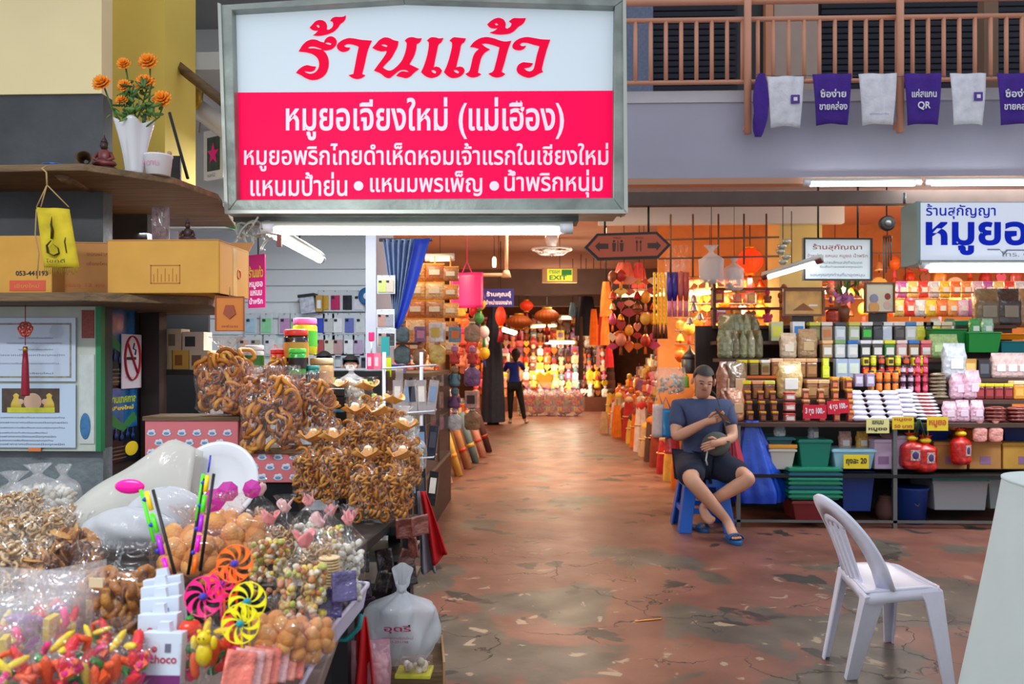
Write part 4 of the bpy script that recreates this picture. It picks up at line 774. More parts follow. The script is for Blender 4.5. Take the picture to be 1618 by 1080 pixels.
def contents(kind, w, d, h, n, size, seed):
    rr = random.Random(seed); m = MB()
    for i in range(n):
        z = size+(h-size)*(i/n); a = rr.uniform(0, 2*PI); rad = rr.uniform(.62, .9) if z < h*.85 else rr.uniform(0, .85)
        x, y = ringpt(a/(2*PI), (w/2-size*.6)*rad, (d/2-size*.6)*rad, 2.8)
        Mx = Matrix.Translation((x, y, z+rr.uniform(-.4, .4)*size)) @ Euler((rr.uniform(0, 6), rr.uniform(0, 6), rr.uniform(0, 6))).to_matrix().to_4x4()
        s = size*rr.uniform(.8, 1.2)
        if kind in ('curl', 'pale'):
            arc = rr.uniform(3.4, 6.1); q = [Mx @ Vector((s*math.cos(t)*(1+.2*math.sin(2*t)), s*math.sin(t), s*.25*math.sin(t*1.7))) for t in [arc*j/9 for j in range(10)]]
            m.tube(q, s*.3, 5)
        elif kind == 'cookie': m.tube([Mx @ Vector((s*.62*math.cos(t), s*.62*math.sin(t), 0)) for t in [2*PI*j/9 for j in range(9)]], [s*.36*(1+.18*(j % 2)) for j in range(9)], 6, True)
        elif kind == 'ball': m.sph((0, 0, 0), (s, s*.92, s*.8), 10, 7, Mx)
        elif kind in ('nut', 'white'): m.sph((0, 0, 0), (s, s*.72, s*.7), 7, 5, Mx)
        elif kind == 'leaf': m.sph((0, 0, 0), (s*1.3, s*.8, s*.12), 8, 5, Mx)
        elif kind == 'wafer': m.lathe([(s, -s*.14), (s, s*.14)], 10, Mx)
        elif kind == 'dark': m.cb(0, 0, 0, s*2, s, s*.4, Mx)
        elif kind == 'toy':
            k = rr.random()
            if k < .35: m.sph((0, 0, 0), (s*1.5, s*.5, s*.4), 8, 6, Mx)
            elif k < .7: m.tube([Mx @ Vector((-s, 0, 0)), Mx @ Vector((s*.4, s*.6, 0)), Mx @ Vector((s, -s*.5, 0))], s*.35, 6)
            else: m.cb(0, 0, 0, s*1.6, s*1.1, s*.5, Mx)
    return m
def snackbag(w, d, h, top, kind, fill, n, size, seed=0, f=CLEAR, ruff=None, rs=1, card=None, name='snack_bag'):
    def make():
        t = thing(name, '', 'bag')
        stuff(contents(kind, w, d, h*fill, n, size, seed).obj('snacks', MATS['snack_'+kind], t))
        bagmesh(w, d, h, top, seed).obj('film', f, t)
        if ruff is not None: 
            b = MB().grid(lambda u, v: ((.07*w+rs*.30*w*v)*math.cos(2*PI*u)*(1+.35*v*math.sin(10*PI*u)), (.07*w+rs*.26*w*v)*math.sin(2*PI*u)*(1+.3*v*math.sin(8*PI*u+1)), h*(.80+.11*v+.05*v*math.sin(6*PI*u+seed))), 48, 4); b.obj('tie_ruff', TINT, t, color=ruff, solid=.001)
        if card: MB().cb(0, -d/2-.002, h*card[1], w*card[2], .002, h*card[3]).obj('label_tag', TINT, t, color=card[0], bev=.001)
        return t
    return make
def put(key, make, px, py, d, label, cat='bag', group=None, rz=0, scale=1, colors=None, tilt=None, lean=0):
    p = P(px, py, d); rot = (tilt or 0, lean, rz)
    return use(key, make, p, label=label, cat=cat, group=group, colors=colors, scale=scale, rot=rot)
ORG = (240, 120, 40); TAN = (222, 158, 80)
# supports ---------------------------------------------------------------
def table(name, label, pts, z, m, legm, cat='counter'):
    cx = sum(p[0] for p in pts)/len(pts); cy = sum(p[1] for p in pts)/len(pts); t = thing(name, label, cat, (cx, cy, 0))
    q = [(a-cx, b-cy) for a, b in pts]; MB().slab(q, z-.03, z).obj('top', m, t, bev=.004)
    for a, b in q: MB().box(a*.95-.02, b*.95-.02, 0, a*.95+.02, b*.95+.02, z-.03).obj('leg', legm, t)
    return t
def quadpts(a, b, c, d): return [(v.x, v.y) for v in (P(*a), P(*b), P(*c), P(*d))]
DST = mat('dark_steel_stand', (40, 42, 44), rough=.4, metal=.5, var=.2)
table('market_counter', 'low front counter under the heap of toy and snack bags', quadpts((-260, 0, 1.05), (430, 0, 1.05), (555, 0, 2.02), (-160, 0, 2.02)), .70, mat('counter_board', (120, 100, 90), rough=.6), DST)
table('market_counter', 'rear dark counter under the tall knotted ring snack bags', quadpts((-30, 0, 2.06), (560, 0, 2.06), (640, 0, 2.62), (0, 0, 2.62)), .80, mat('dark_counter_board', (50, 46, 44), rough=.5), DST)
t = thing('display_step', 'dark step raising the rear rows of snacks on the front counter', 'stand', P(180, 0, 1.9)); t.location.z = .70; w_ = 1.0
t.rotation_euler.z = TH; MB().box(-.62, -.12, 0, .55, .10, .09).obj('body', DST, t)
rk = thing('display_rack', 'dark metal display rack below the tall ring snack bags beside the aisle', 'rack', P(545, 0, 2.48), TH); rk.location.z = 0; q7 = 2.4/F
MB().box(-.22, -.06, .76, .22, .14, .785).obj('shelf', DST, rk); MB().box(-.22, -.06, .68, .22, .14, .70).obj('shelf', STEEL, rk); MB().box(-.22, -.06, .60, .22, .14, .615).obj('shelf', STEEL, rk)
for x in (-.2, .2): MB().box(x-.012, -.06, 0, x+.012, -.03, .8).obj('post', DST, rk)
MB().box(-.02, -.085, .58, .05, -.06, .83).obj('upright_plate', mat('olive_plate', (58, 54, 46), rough=.5), rk)
# pink cloud print boxes
CL = mat('cloud_print_pink', (222, 120, 126), rough=.6); CLW = mat('cloud_print_white', (214, 224, 236), rough=.6); CLB = mat('cloud_print_blue', (120, 150, 196), rough=.6)
def cloudbox(label, px0, px1, pyt, pyb, d, depth, rz, z_under):
    zt = P(0, pyt, d).z; zb = P(0, pyb, d).z; wd = (px1-px0)/F*d; c = P((px0+px1)/2, 0, d); t = thing('crate', label, 'box', (c.x, c.y, zb), TH+rz); hh = zt-zb
    MB().box(-wd/2, 0, 0, wd/2, depth, hh).obj('body', CL, t, bev=.002); MB().box(-wd/2-.006, -.006, hh, wd/2+.006, depth, hh+.014).obj('lid_board', WOOD, t); MB().box(wd/2, 0, 0, wd/2+.003, depth, hh).obj('dark_red_side', mat('dark_red_card', (120, 36, 44), rough=.6), t)
    n = 0; st = .052
    for r_ in range(int(hh/.033)+1):
        for k in range(int(wd/st)+1):
            x = -wd/2+.022+k*st+(.026 if r_ % 2 else 0); z = .016+r_*.033
            if x > wd/2-.018 or z > hh-.012: continue
            MB().sph((x, -.0005, z-.002), (.017, .0012, .0075), 10, 6).sph((x-.006, -.0005, z+.004), (.0075, .0012, .0075), 8, 6).sph((x+.005, -.0005, z+.005), (.0085, .0012, .0085), 8, 6).obj('printed_cloud', CLW, t)
            MB().sph((x, -.0016, z), (.009, .0008, .005), 8, 5).obj('printed_cloud_core', CLB, t)
    if z_under is not None: MB().box(-wd/2+.01, .01, z_under-zb, wd/2-.01, depth, -.002).obj('underframe', DST, t)
    return t
cloudbox('pink crate with blue cloud print under the leftmost big ring snack bag', 229, 376, 664, 722, 2.72, .14, 0, .80)
cloudbox('lower pink cloud print crate under the second big ring snack bag', 378, 476, 716, 762, 2.58, .14, .0, .80)
# big bags of fried rings
SB1 = snackbag(.20, .13, .27, 'tied', 'curl', .78, 150, .022, 1, PINKF)
SB2 = snackbag(.20, .13, .28, 'seal', 'curl', .8, 150, .022, 2, PINKF)
SB3 = snackbag(.105, .085, .235, 'tied', 'curl', .68, 95, .0145, 3, CLEAR, ruff=TAN)
put('b1', SB1, 357, 655, 2.74, 'big clear bag of brown fried rings on the pink cloud crate, furthest left', group='bags of fried ring snacks')
put('b2', SB2, 430, 712, 2.60, 'big clear bag of fried rings on the lower pink crate', group='bags of fried ring snacks', scale=1.0)
put('b2', SB2, 492, 690, 2.72, 'big fried ring bag just right of the one on the lower pink crate', group='bags of fried ring snacks', scale=.8, rz=.3)
put('b1', SB1, 452, 640, 3.0, 'fried ring bag half hidden behind the bag on the lower crate', group='bags of fried ring snacks', scale=.85, rz=.6)
bk = table('display_stand', 'low stand behind the counters carrying the rear snack bags', quadpts((420, 0, 2.66), (640, 0, 2.66), (650, 0, 3.25), (430, 0, 3.25)), .92, DST, DST, 'stand')
rows = [(490, 792, 2.50, 'tall tied bag of rings, leftmost on the rack edge', 0), (533, 792, 2.47, 'tall tied bag of rings, second from left on the rack edge', .3), (579, 823, 2.42, 'tall tied bag of rings, third from left on the rack edge', .1), (625, 823, 2.42, 'tall tied bag of rings, rightmost on the rack edge', -.2),
        (515, 742, 2.72, 'ring bag with tan ruff in the second row, leftmost', .5), (560, 745, 2.75, 'ring bag with tan ruff in the second row, middle', .2), (602, 748, 2.72, 'ring bag with tan ruff in the second row, right', -.3), (640, 772, 2.68, 'ring bag with tan ruff furthest right above the red cloth', .4),
        (540, 700, 2.95, 'ring bag in the top row under the blue lid', .2), (585, 700, 2.95, 'ring bag in the top row beside the white crinkled packet', .7), (622, 722, 2.95, 'ring bag in the top row, furthest right', 1.1)]
for px, py, d, lb, r_ in rows: put('b3', SB3, px, py, d, lb, group='tied bags of fried rings with tan ruffs', rz=r_, scale=1.0 if d < 2.6 else 1.05, lean=R.uniform(-.06, .06))
# blue lid, crinkled white packets, small jars above them
def mklid():
    t = thing('food_tub', '', 'tub'); MB().lathe([(.04, 0), (.05, .05)], 20).obj('tub', MATTE, t); MB().lathe([(.052, .05), (.055, .053), (.053, .062), (.02, .07), (.001, .071)], 24).obj('lid', GLOSSY, t); return t
put('tub', mklid, 541, 672, 2.9, 'round tub with bright blue lid above the tall ring bags', 'tub', 'lidded tubs', colors={'tub': (190, 140, 90), 'lid': (30, 150, 200)})
def mkpuff():
    t = thing('crinkled_packet', '', 'packet'); rr = random.Random(5)
    stuff(contents('white', .1, .08, .1, 70, .012, 5).obj('filling', MATS['snack_white'], t)); bagmesh(.12, .09, .16, 'tied', 9, amp=.09).obj('film', MILK, t); return t
for px, py, lb in ((555, 640, 'crinkled white packet above the blue lid'), (588, 690, 'crinkled white packet right of the blue lid'), (640, 705, 'crinkled white packet at the right end above the ring bags'), (655, 742, 'clear lidded jar-like packet above the red cloth')):
    put('puff', mkpuff, px, py, 3.0, lb, 'packet', 'crinkled white packets', scale=.95, rz=px)
def mkjar():
    t = thing('snack_jar', '', 'jar'); MB().lathe([(.04, 0), (.043, .005), (.043, .1), (.038, .108)], 18).obj('body', GLOSSY, t); MB().lathe([(.041, .108), (.042, .112), (.042, .128), (.038, .131)], 18).obj('lid', TINT, t); MB().lathe([(.0437, .03), (.0437, .085)], 18, cap=False).obj('label_band', TINT, t); return t
jars = [(468, 578, 3.0, (40, 30, 30), (232, 60, 40), (214, 150, 60), 'black tub with red lid above the fried ring bags', 1.05), (482, 560, 3.15, (230, 230, 40), (250, 120, 190), (90, 200, 60), 'yellow tub with pink lid behind the black tub', 1.1), (440, 590, 3.0, (230, 60, 40), (220, 30, 30), (240, 200, 60), 'small red tub left of the black tub', .7), (470, 592, 2.96, (60, 190, 70), (90, 220, 80), (40, 30, 30), 'low green tub under the black tub', .75),
        (402, 590, 2.95, (230, 232, 226), (236, 236, 236), (60, 130, 50), 'white packet tub with green round label left of the red tub', .8), (494, 610, 3.0, (40, 130, 120), (60, 160, 150), (30, 30, 30), 'teal tub beside the ring bag', .6), (508, 622, 3.2, (206, 160, 100), (224, 196, 150), (220, 170, 110), 'jar of small crackers in front of the black counter board', 1.1), (533, 640, 3.3, (226, 110, 40), (240, 226, 210), (236, 130, 50), 'orange jar with pale lid under the lime lettering', .7), (533, 670, 3.2, (226, 110, 40), (190, 196, 220), (236, 130, 50), 'lower orange jar with grey lid under the lime lettering', .7), (515, 648, 3.2, (226, 180, 90), (240, 240, 236), (236, 230, 200), 'tan jar with white lid next to the orange jars', .7)]
for px, py, d, c1_, c2_, c3_, lb, s_ in jars: put('sjar', mkjar, px, py, d, lb, 'tub', 'tubs and jars above the ring snacks', scale=s_, colors={'body': c1_, 'lid': c2_, 'label_band': c3_})
table('display_stand', 'dark stand carrying the colourful tubs behind the big ring bags', quadpts((360, 0, 2.86), (545, 0, 2.86), (545, 0, 3.22), (360, 0, 3.22)), 1.19, DST, DST, 'stand')
# ------------------------------------------------------------------ front heap
ROWG = 'snack bags heaped on the front counter'
PN = snackbag(.17, .12, .17, 'pillow', 'pale', .8, 150, .011, 21, CLEAR); LF = snackbag(.13, .09, .18, 'tied', 'leaf', .72, 70, .024, 22, CLEAR)
BALL = snackbag(.17, .12, .20, 'tied', 'ball', .68, 26, .028, 23, PINKF); CK = snackbag(.17, .13, .19, 'seal', 'cookie', .62, 60, .02, 24, CLEAR, card=((236, 214, 170), .66, .16, .1))
NT = snackbag(.10, .075, .20, 'tied', 'nut', .62, 190, .0085, 25, CLEAR, ruff=(240, 150, 150), rs=.35); NT2 = snackbag(.085, .06, .20, 'tied', 'pale', .6, 150, .008, 26, CLEAR, ruff=(236, 190, 190), rs=.35)
WF = snackbag(.075, .075, .21, 'tied', 'white', .6, 130, .009, 27, CLEAR, ruff=(240, 160, 160), rs=.35); TOY = snackbag(.16, .10, .17, 'tied', 'toy', .7, 26, .024, 28, CLEAR); MLK = snackbag(.17, .11, .17, 'seal', 'toy', .55, 16, .022, 29, MILK)
heap = [('pn', PN, 52, 905, 1.90, 'clear pillow bag of pale puffed peanuts below the notice board, upper one', 1, .1, 0), ('pn', PN, 30, 955, 1.72, 'pillow bag of puffed snacks at the left edge, second up', .95, .4, 0), ('pn', PN, -25, 900, 2.0, 'pillow bag of pale snacks cut off by the left edge', .9, .2, 0), ('pn', PN, 30, 845, 2.1, 'pillow bag of pale snacks highest at the left edge', .8, .5, 0), ('pn', PN, 95, 860, 2.12, 'pillow bag of pale snacks behind the leaf crisps', .7, .8, 0),
        ('lf', LF, 118, 935, 1.78, 'bag of dark brown leaf-shaped crisps below the white carrier bag', 1.0, 0, 0), ('lf', LF, 72, 960, 1.72, 'bag of brown leaf crisps at the left', .85, 1, 0),
        ('ball', BALL, 300, 935, 1.84, 'big bag of round brown balls behind the orange pinwheel, left one', 1.0, 0, 0), ('ball', BALL, 378, 905, 1.95, 'big bag of round brown balls behind the orange pinwheel, right one', 1.0, .7, 0), ('ball', BALL, 342, 880, 2.1, 'bag of brown balls at the back below the plate', .9, .3, 0),
        ('ck', CK, 178, 1005, 1.58, 'clear bag of golden ring cookies with small label, centre of the heap', 1.0, 0, 0),
        ('nt', NT, 425, 940, 1.80, 'tied bag of mixed nuts and sweets left of the others', 1.0, 0, 0), ('nt', NT, 478, 1003, 1.62, 'tied bag of mixed coloured nuts, largest and nearest', 1.12, .5, 0), ('nt2', NT2, 505, 960, 1.75, 'slim tied bag of yellow-brown crackers left of the wafers', 1.1, .0, 0), ('nt2', NT2, 450, 920, 2.0, 'slim tied bag of crackers at the back of the nuts', 1.1, .4, 0), ('wf', WF, 545, 955, 1.85, 'slim tied bag of pale nuts at the right end of the counter', 1.1, 0, 0), ('wf', WF, 488, 905, 2.0, 'slim tied bag of pale nuts at the back', 1.0, .9, 0), ('nt', NT, 520, 905, 2.02, 'back tied bag of mixed nuts near the rack', .9, 1.4, 0), ('nt2', NT2, 412, 880, 2.05, 'cracker bag with pink ruff behind the magenta paper umbrella', 1.0, 1.4, 0),
        ('ball', BALL, 440, 1052, 1.42, 'bag of round buns in the right foreground below the nuts', .62, .2, 0), ('ball', BALL, 492, 1045, 1.46, 'bag of round buns at the right foreground beside the tray rim', .55, 1.1, 0),
        ('mlk', MLK, 60, 1045, 1.46, 'milky plastic bag of coloured toys in the left foreground', 1.0, 0, 0), ('mlk', MLK, 115, 1010, 1.55, 'milky plastic bag of toys behind the orange toys', .85, .6, 0), ('mlk', MLK, -20, 1080, 1.38, 'milky plastic bag of toys at the bottom left corner', .9, .4, 0),
        ('toy', TOY, 90, 1110, 1.30, 'clear bag of orange and pink toys at the bottom left', .8, 0, 0), ('toy', TOY, 190, 1100, 1.32, 'clear bag of mixed coloured toys left of the white cartons', .75, .5, 0), ('toy', TOY, 335, 1075, 1.38, 'clear bag of red and yellow toys right of the white cartons', .75, .9, 0), ('toy', TOY, 150, 1060, 1.42, 'clear bag of coloured toys under the cookie bag', .6, 1.8, 0), ('toy', TOY, 20, 1130, 1.26, 'clear bag of coloured toys lowest at the left edge', .7, 2.3, 0)]
for k, mkf, px, py, d, lb, s_, r_, tl in heap: put(k, mkf, px, py, d, lb, group=ROWG, scale=s_, rz=r_, lean=R.uniform(-.08, .08))
# wafer stack in its own slim bag
p_ = P(520, 945, 1.72); t = thing('wafer_pack', 'slim clear pack of stacked round wafers between the nut bags', 'pack', p_)
for k in range(14): MB().lathe([(.021, 0), (.023, .001), (.023, .0035), (.021, .0045)], 18).obj('wafer', MATS['snack_wafer'], t, loc=(.001*math.sin(k*2), 0, .005+k*.0062))
bagmesh(.062, .06, .20, 'tied', 31).obj('film', CLEAR, t)
# white carrier bags and plate
def sheetbag(label, px, py, d, w_, d__, h_, m, seed, rz=0, tilt=0, cat='plastic bag'):
    rr = random.Random(seed); ph = [(rr.uniform(2, 9), rr.uniform(2, 9), rr.uniform(0, 6)) for _ in range(7)]
    def fn(u, v):
        a = 2*PI*u; b_ = PI*v-PI/2; cb_ = math.cos(b_); n = 1+.10*sum(math.sin(x*a/2+y*v*2+z) for x, y, z in ph)/3*cb_+.05*abs(math.sin(3*a+5*v+seed))
        return (w_/2*math.cos(a)*cb_*n, d__/2*math.sin(a)*cb_*n, h_/2+h_/2*math.sin(b_)*n)
    o = MB().grid(fn, 40, 24).obj('plastic_bag', m, None, loc=P(px, py, d), rot=(tilt, 0, rz)); return tag(o, label, cat)
cp = P(195, 835, 2.12); t = thing('plastic_bag', 'large cream translucent plastic sheet bag leaning behind the snacks', 'plastic bag', cp, TH)
q8 = 2.12/F
def fnc(u, v):
    x = (-105+205*u)*q8; top = (18+115*min(1, u*1.25)**.8-14*max(0, u-.86)*6)*q8; return (x, .05*v-.02*math.sin(PI*u)*math.sin(PI*v)-.012*math.sin(8*u+3*v)*v, v*top+.006*math.sin(9*u)*v)
MB().grid(fnc, 30, 14).obj('film', CREAMBAG, t, solid=.006); MB().grid(lambda u, v: (fnc(u, v)[0]*1.02, fnc(u, v)[1]+.045, fnc(u, v)[2]*.93), 20, 8).obj('rear_film', CREAMBAG, t, solid=.002)
sheetbag('crumpled white plastic bag lying in front of the cream bag', 205, 865, 1.98, .22, .12, .10, WHITEBAG, 4, .1)
sheetbag('crumpled white plastic bag behind the neon stick toy', 262, 850, 2.05, .18, .1, .13, WHITEBAG, 8, .5)
for i, (px, py) in enumerate(((22, 812), (100, 802), (60, 800))): put('puff', mkpuff, px, py+22, 2.25, 'small crinkled clear packet below the notice board, %s' % ['leftmost', 'right one', 'middle one'][i], 'packet', 'crinkled clear packets by the pillar', rz=i*2)
t = thing('plate', 'white plastic plate standing tilted against the pink crate', 'plate', P(342, 812, 2.2), rot=(PI/2-.35, -.1, .1))
MB().lathe([(.001, .012), (.068, .012), (.080, .004), (.108, -.004), (.116, -.004), (.116, .0), (.082, .010), (.07, .018), (.001, .018)], 48, M=Matrix.Translation((0, .09, 0)) @ Matrix.Rotation(PI, 4, 'X') @ Matrix.Scale(1, 4)).obj('plate_body', mat('plate_white', (226, 230, 236), rough=.15, coat=.5), t)
# cocktail umbrellas
for i, (px, py, r_, rot) in enumerate(((338, 790, .030, (1.3, .2, 0)), (360, 776, .026, (1.3, 1.1, 0)), (398, 772, .024, (1.4, -.1, 0)))):
    t = thing('paper_umbrella', 'tiny magenta paper umbrella %s' % ['lowest of three at the plate', 'seen edge on, middle of three at the plate', 'at the right rim of the plate'][i], 'paper umbrella', P(px, py, 1.98), rot=rot)
    MB().lathe([(r_, 0), (r_*.5, r_*.22), (.001, r_*.4)], 8, smooth=False, cap=False).obj('canopy', mat('magenta_paper', (190, 40, 150), rough=.6), t, solid=.0008); MB().tube([(0, 0, r_*.4), (0, 0, -.05)], .0012, 5).obj('stick', WOOD, t)
# pinwheels
def pinwheel(label, px, py, d, r, col, hub, rot=(1.35, .1, 0)):
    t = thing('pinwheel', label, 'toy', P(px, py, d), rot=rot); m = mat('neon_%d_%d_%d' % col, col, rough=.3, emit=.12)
    MB().tube([(r*math.cos(k*PI/16), r*math.sin(k*PI/16), 0) for k in range(32)], r*.035, 6, True).obj('rim', m, t)
    for k in range(8):
        a = k*PI/4; pts = []
        for j in range(7): s_ = j/6; pts.append((r*(.18+.8*s_)*math.cos(a+.7*s_), r*(.18+.8*s_)*math.sin(a+.7*s_)))
        for j in range(7): s_ = 1-j/6; pts.append((r*(.18+.78*s_)*math.cos(a+.7*s_+.12+.28*s_), r*(.18+.78*s_)*math.sin(a+.7*s_+.12+.28*s_)))
        MB().slab(pts, -.001, .001).obj('blade', m, t)
    MB().lathe([(r*.2, -.003), (r*.2, .005), (r*.08, .012)], 10).obj('hub', mat('neon_%d_%d_%d' % hub, hub, rough=.3), t)
    st = Vector((0, -.16, 0)); MB().tube([(0, 0, -.004), (.01, -.09, -.03)], .002, 5).obj('stick', m, t)
OC, YC, PC, BC, TC = (250, 110, 20), (236, 226, 10), (246, 20, 130), (70, 60, 190), (30, 150, 170)
pinwheel('upper orange pinwheel with purple hub', 371, 890, 1.42, .0325, OC, BC); pinwheel('lower orange pinwheel half hidden behind the pink one', 352, 922, 1.44, .031, OC, BC)
pinwheel('upper yellow pinwheel with teal hub', 391, 950, 1.38, .0325, YC, TC); pinwheel('lower yellow pinwheel overlapping the upper yellow one', 380, 985, 1.36, .0325, YC, TC)
pinwheel('hot pink pinwheel with purple hub left of the yellow ones', 322, 942, 1.40, .034, PC, BC); pinwheel('small hot pink pinwheel half covered by the orange ones', 347, 925, 1.42, .024, PC, BC)
def shooter(label, a, b, d, paddle):
    t = thing('neon_stick_toy', label, 'toy', P(b[0], b[1], d)); A = P(a[0], a[1], d+.06)-P(b[0], b[1], d); n = 5; cols = [(250, 110, 20), (246, 20, 200), (180, 40, 220), (90, 230, 40), (250, 210, 20)]
    side = Vector((.013, 0, .004))
    MB().tube([side*1.0, A*.92+side], .0035, 4).obj('black_bar', BLACK, t)
    if paddle is None: MB().tube([side*-.9, A*.9-side*.5], .0035, 4).obj('black_bar', BLACK, t)
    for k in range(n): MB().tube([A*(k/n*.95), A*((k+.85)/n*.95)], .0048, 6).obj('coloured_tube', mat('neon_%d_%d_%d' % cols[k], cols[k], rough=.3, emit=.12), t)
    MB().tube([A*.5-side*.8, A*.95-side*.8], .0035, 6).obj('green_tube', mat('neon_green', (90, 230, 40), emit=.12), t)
    for k in range(4): MB().sph(A*(.2+.22*k)-side*.6, .005, 8, 6).obj('blue_pin', mat('toy_blue', (40, 60, 200), rough=.3), t)
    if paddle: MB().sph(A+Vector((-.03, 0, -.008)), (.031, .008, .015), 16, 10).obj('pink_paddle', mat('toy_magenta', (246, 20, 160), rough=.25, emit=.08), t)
    else: MB().tube([A*.95, A*1.12], .002, 6).obj('blue_tip', mat('toy_blue'), t)
shooter('neon stick toy with magenta paddle leaning left', (228, 762), (276, 948), 1.55, True); shooter('neon stick toy standing in a black frame beside the plate', (330, 738), (306, 905), 1.6, None)
# white cartons marked choco
t0 = None
def mkch():
    t = thing('choco_carton', '', 'carton'); MB().box(-.034, 0, 0, .034, .022, .085).obj('body', mat('white_card_gloss', (214, 226, 240), rough=.3), t, bev=.0015); MB().prism([(-.011, .085), (.011, .085), (.009, .101), (-.009, .101)], .004, .018).obj('hang_tab', mat('white_card_gloss'), t)
    txt('choco', .004, .042, .046, mat('choco_red', (190, 20, 60)), t, y=-.001, height=.014, off=.02); MB().sph((-.012, -.001, .058), (.005, .001, .005), 8, 6).obj('red_dot', mat('choco_red'), t); MB().box(.006, -.001, .053, .016, 0, .067).obj('grey_code', mat('grey_print', (110, 110, 130)), t); MB().box(-.034, -.001, .0, .034, 0, .016).obj('purple_band', mat('purple_print', (120, 40, 110)), t); return t
for i, (px, py, d) in enumerate(((252, 1082, 1.33), (247, 1050, 1.37), (253, 1022, 1.41), (256, 1000, 1.45), (262, 985, 1.49))): put('ch', mkch, px, py, d, 'white choco carton, %s of the leaning row' % ['front one', 'second', 'third', 'fourth', 'hindmost'][i], 'carton', 'white choco cartons', rz=.05*i, tilt=-.12, lean=-.03*i)
# pink sachets, yellow bear toy, red toy
def mksach():
    t = thing('sachet', '', 'sachet'); MB().grid(lambda u, v: ((u-.5)*.05, .006*math.sin(PI*u)*math.sin(PI*v), v*.06), 8, 8).obj('pouch', POUCH, t, solid=.004); return t
for i in range(7): put('sach', mksach, 372+i*14, 1088-i*3, 1.30+.015*i, 'pink foil sachet, %s from the left in the leaning row' % ORD[i], 'sachet', 'pink foil sachets', colors={'pouch': [(236, 120, 100), (226, 170, 170), (240, 150, 130)][i % 3]}, tilt=-.5, rz=.5, lean=.3)
t = thing('toy_bear', 'small yellow bear shaped squeeze toy in front of the pinwheels', 'toy', P(322, 1052, 1.34)); YM = mat('toy_yellow', (236, 206, 20), rough=.3)
MB().sph((0, 0, .02), (.014, .012, .02), 12, 8).sph((0, 0, .047), (.012, .011, .012), 12, 8).sph((-.017, 0, .04), (.006, .005, .012), 8, 6).sph((.017, 0, .04), (.006, .005, .012), 8, 6).sph((-.008, 0, .058), .004, 8, 6).sph((.008, 0, .058), .004, 8, 6).obj('body', YM, t)
for x in (-.004, .004): MB().sph((x, -.011, .05), .0015, 6, 4).obj('eye', BLACK, t)
t = thing('toy_tomato', 'red toy with green leaf top beside the yellow bear', 'toy', P(300, 1010, 1.38)); MB().sph((0, 0, .018), (.02, .02, .018), 14, 8).obj('body', mat('toy_red', (226, 60, 30), rough=.25), t)
MB().sph((0, 0, .037), (.008, .008, .004), 8, 5).tube([(0, 0, .037), (.004, 0, .046)], .002, 5).obj('leaf_top', mat('toy_green', (50, 140, 50)), t)
# trays at the right end of the counter
LIL = mat('lilac_plastic', (196, 190, 214), rough=.35)
def tray(label, pts, z, m, h=.05):
    c_ = sum((ON(a, b, z) for a, b in pts), Vector())/len(pts); t = thing('tray', label, 'tray', (c_.x, c_.y, z-h)); n = len(pts)
    q = [ON(a, b, z)-Vector((c_.x, c_.y, z-h)) for a, b in pts]; rim = []
    for i in range(n):
        a, b, c = q[i-1], q[i], q[(i+1) % n]
        for s_ in (.12, .04): rim.append(b.lerp(a, s_))
        for s_ in (.04, .12): rim.append(b.lerp(c, s_))
    MB().tube(rim, .0055, 8, True).obj('rim', m, t)
    v = [tuple(p) for p in rim]+[(p.x*.86, p.y*.9, .004) for p in rim]; k = len(rim)
    MB().add(v, [(i, (i+1) % k, k+(i+1) % k, k+i) for i in range(k)]+[tuple(range(k, 2*k))]).obj('basin', m, t, solid=.002); return t
tray('lilac plastic tray with rounded rim at the right end of the nuts', [(583, 922), (536, 918), (440, 1020), (492, 1030)], .74, LIL); tray('second lilac tray rim lower right beside the buns', [(516, 1012), (470, 1020), (390, 1100), (460, 1110)], .70, LIL)
for i, (px, py, cc) in enumerate(((520, 975, (70, 60, 120)), (545, 950, (90, 80, 130)), (505, 1010, (150, 140, 170)))): put('sach', mksach, px, py, 1.62, 'dark lilac foil packet in the tray, %s' % ['middle', 'rear one', 'front one'][i], 'packet', 'packets in the lilac tray', colors={'pouch': cc}, tilt=-.3, rz=.4*i)
# ------------------------------------------------------------------ below the rack: carrier bags and red cloth
kn = thing('plastic_bag', 'knotted white carrier bag with red lettering hanging over a wooden box', 'plastic bag', P(635, 1046, 2.25))
def fnk(u, v):
    a = 2*PI*u
    if v < .62: k = .55+.45*math.sin(min(1, v/.35)*PI/2); r = .093*k
    elif v < .82: t_ = (v-.62)/.2; r = .093*(1-.88*t_*t_*(3-2*t_))
    else: r = .011+.012*(v-.82)/.18
    w_ = 1+.10*math.sin(5*a+v*6)+.07*math.sin(9*a-v*9)+(.3*math.sin(3*a) if v > .85 else 0); return (r*math.cos(a)*w_*1.05, r*math.sin(a)*w_*.6, v*.25+(.0 if v < .9 else .03*math.sin(a)))
MB().grid(fnk, 48, 36).obj('film', WHITEBAG, kn); txt('อุดรี่', .0, .118, .075, mat('dark_pink_print', (170, 30, 90)), kn, y=-.071, height=.024, off=.02); txt('ของฝากเชียงใหม่', 0, .094, .085, mat('dark_pink_print'), kn, y=-.071, height=.008); txt('053-251198', 0, .083, .06, mat('dark_pink_print'), kn, y=-.071, height=.006)
bx = thing('wooden_box', 'low wooden box under the knotted carrier bag', 'box', P(650, 1075, 2.3), .15); bx.location.z = 0; zt = P(0, 1048, 2.25).z
MB().box(-.09, -.1, 0, .09, .12, zt-.005).obj('body', WOOD, bx, bev=.003); MB().box(.088, -.1, .0, .094, .12, zt+.02).obj('side_lip', mat('pale_wood', (190, 150, 100), rough=.6), bx)
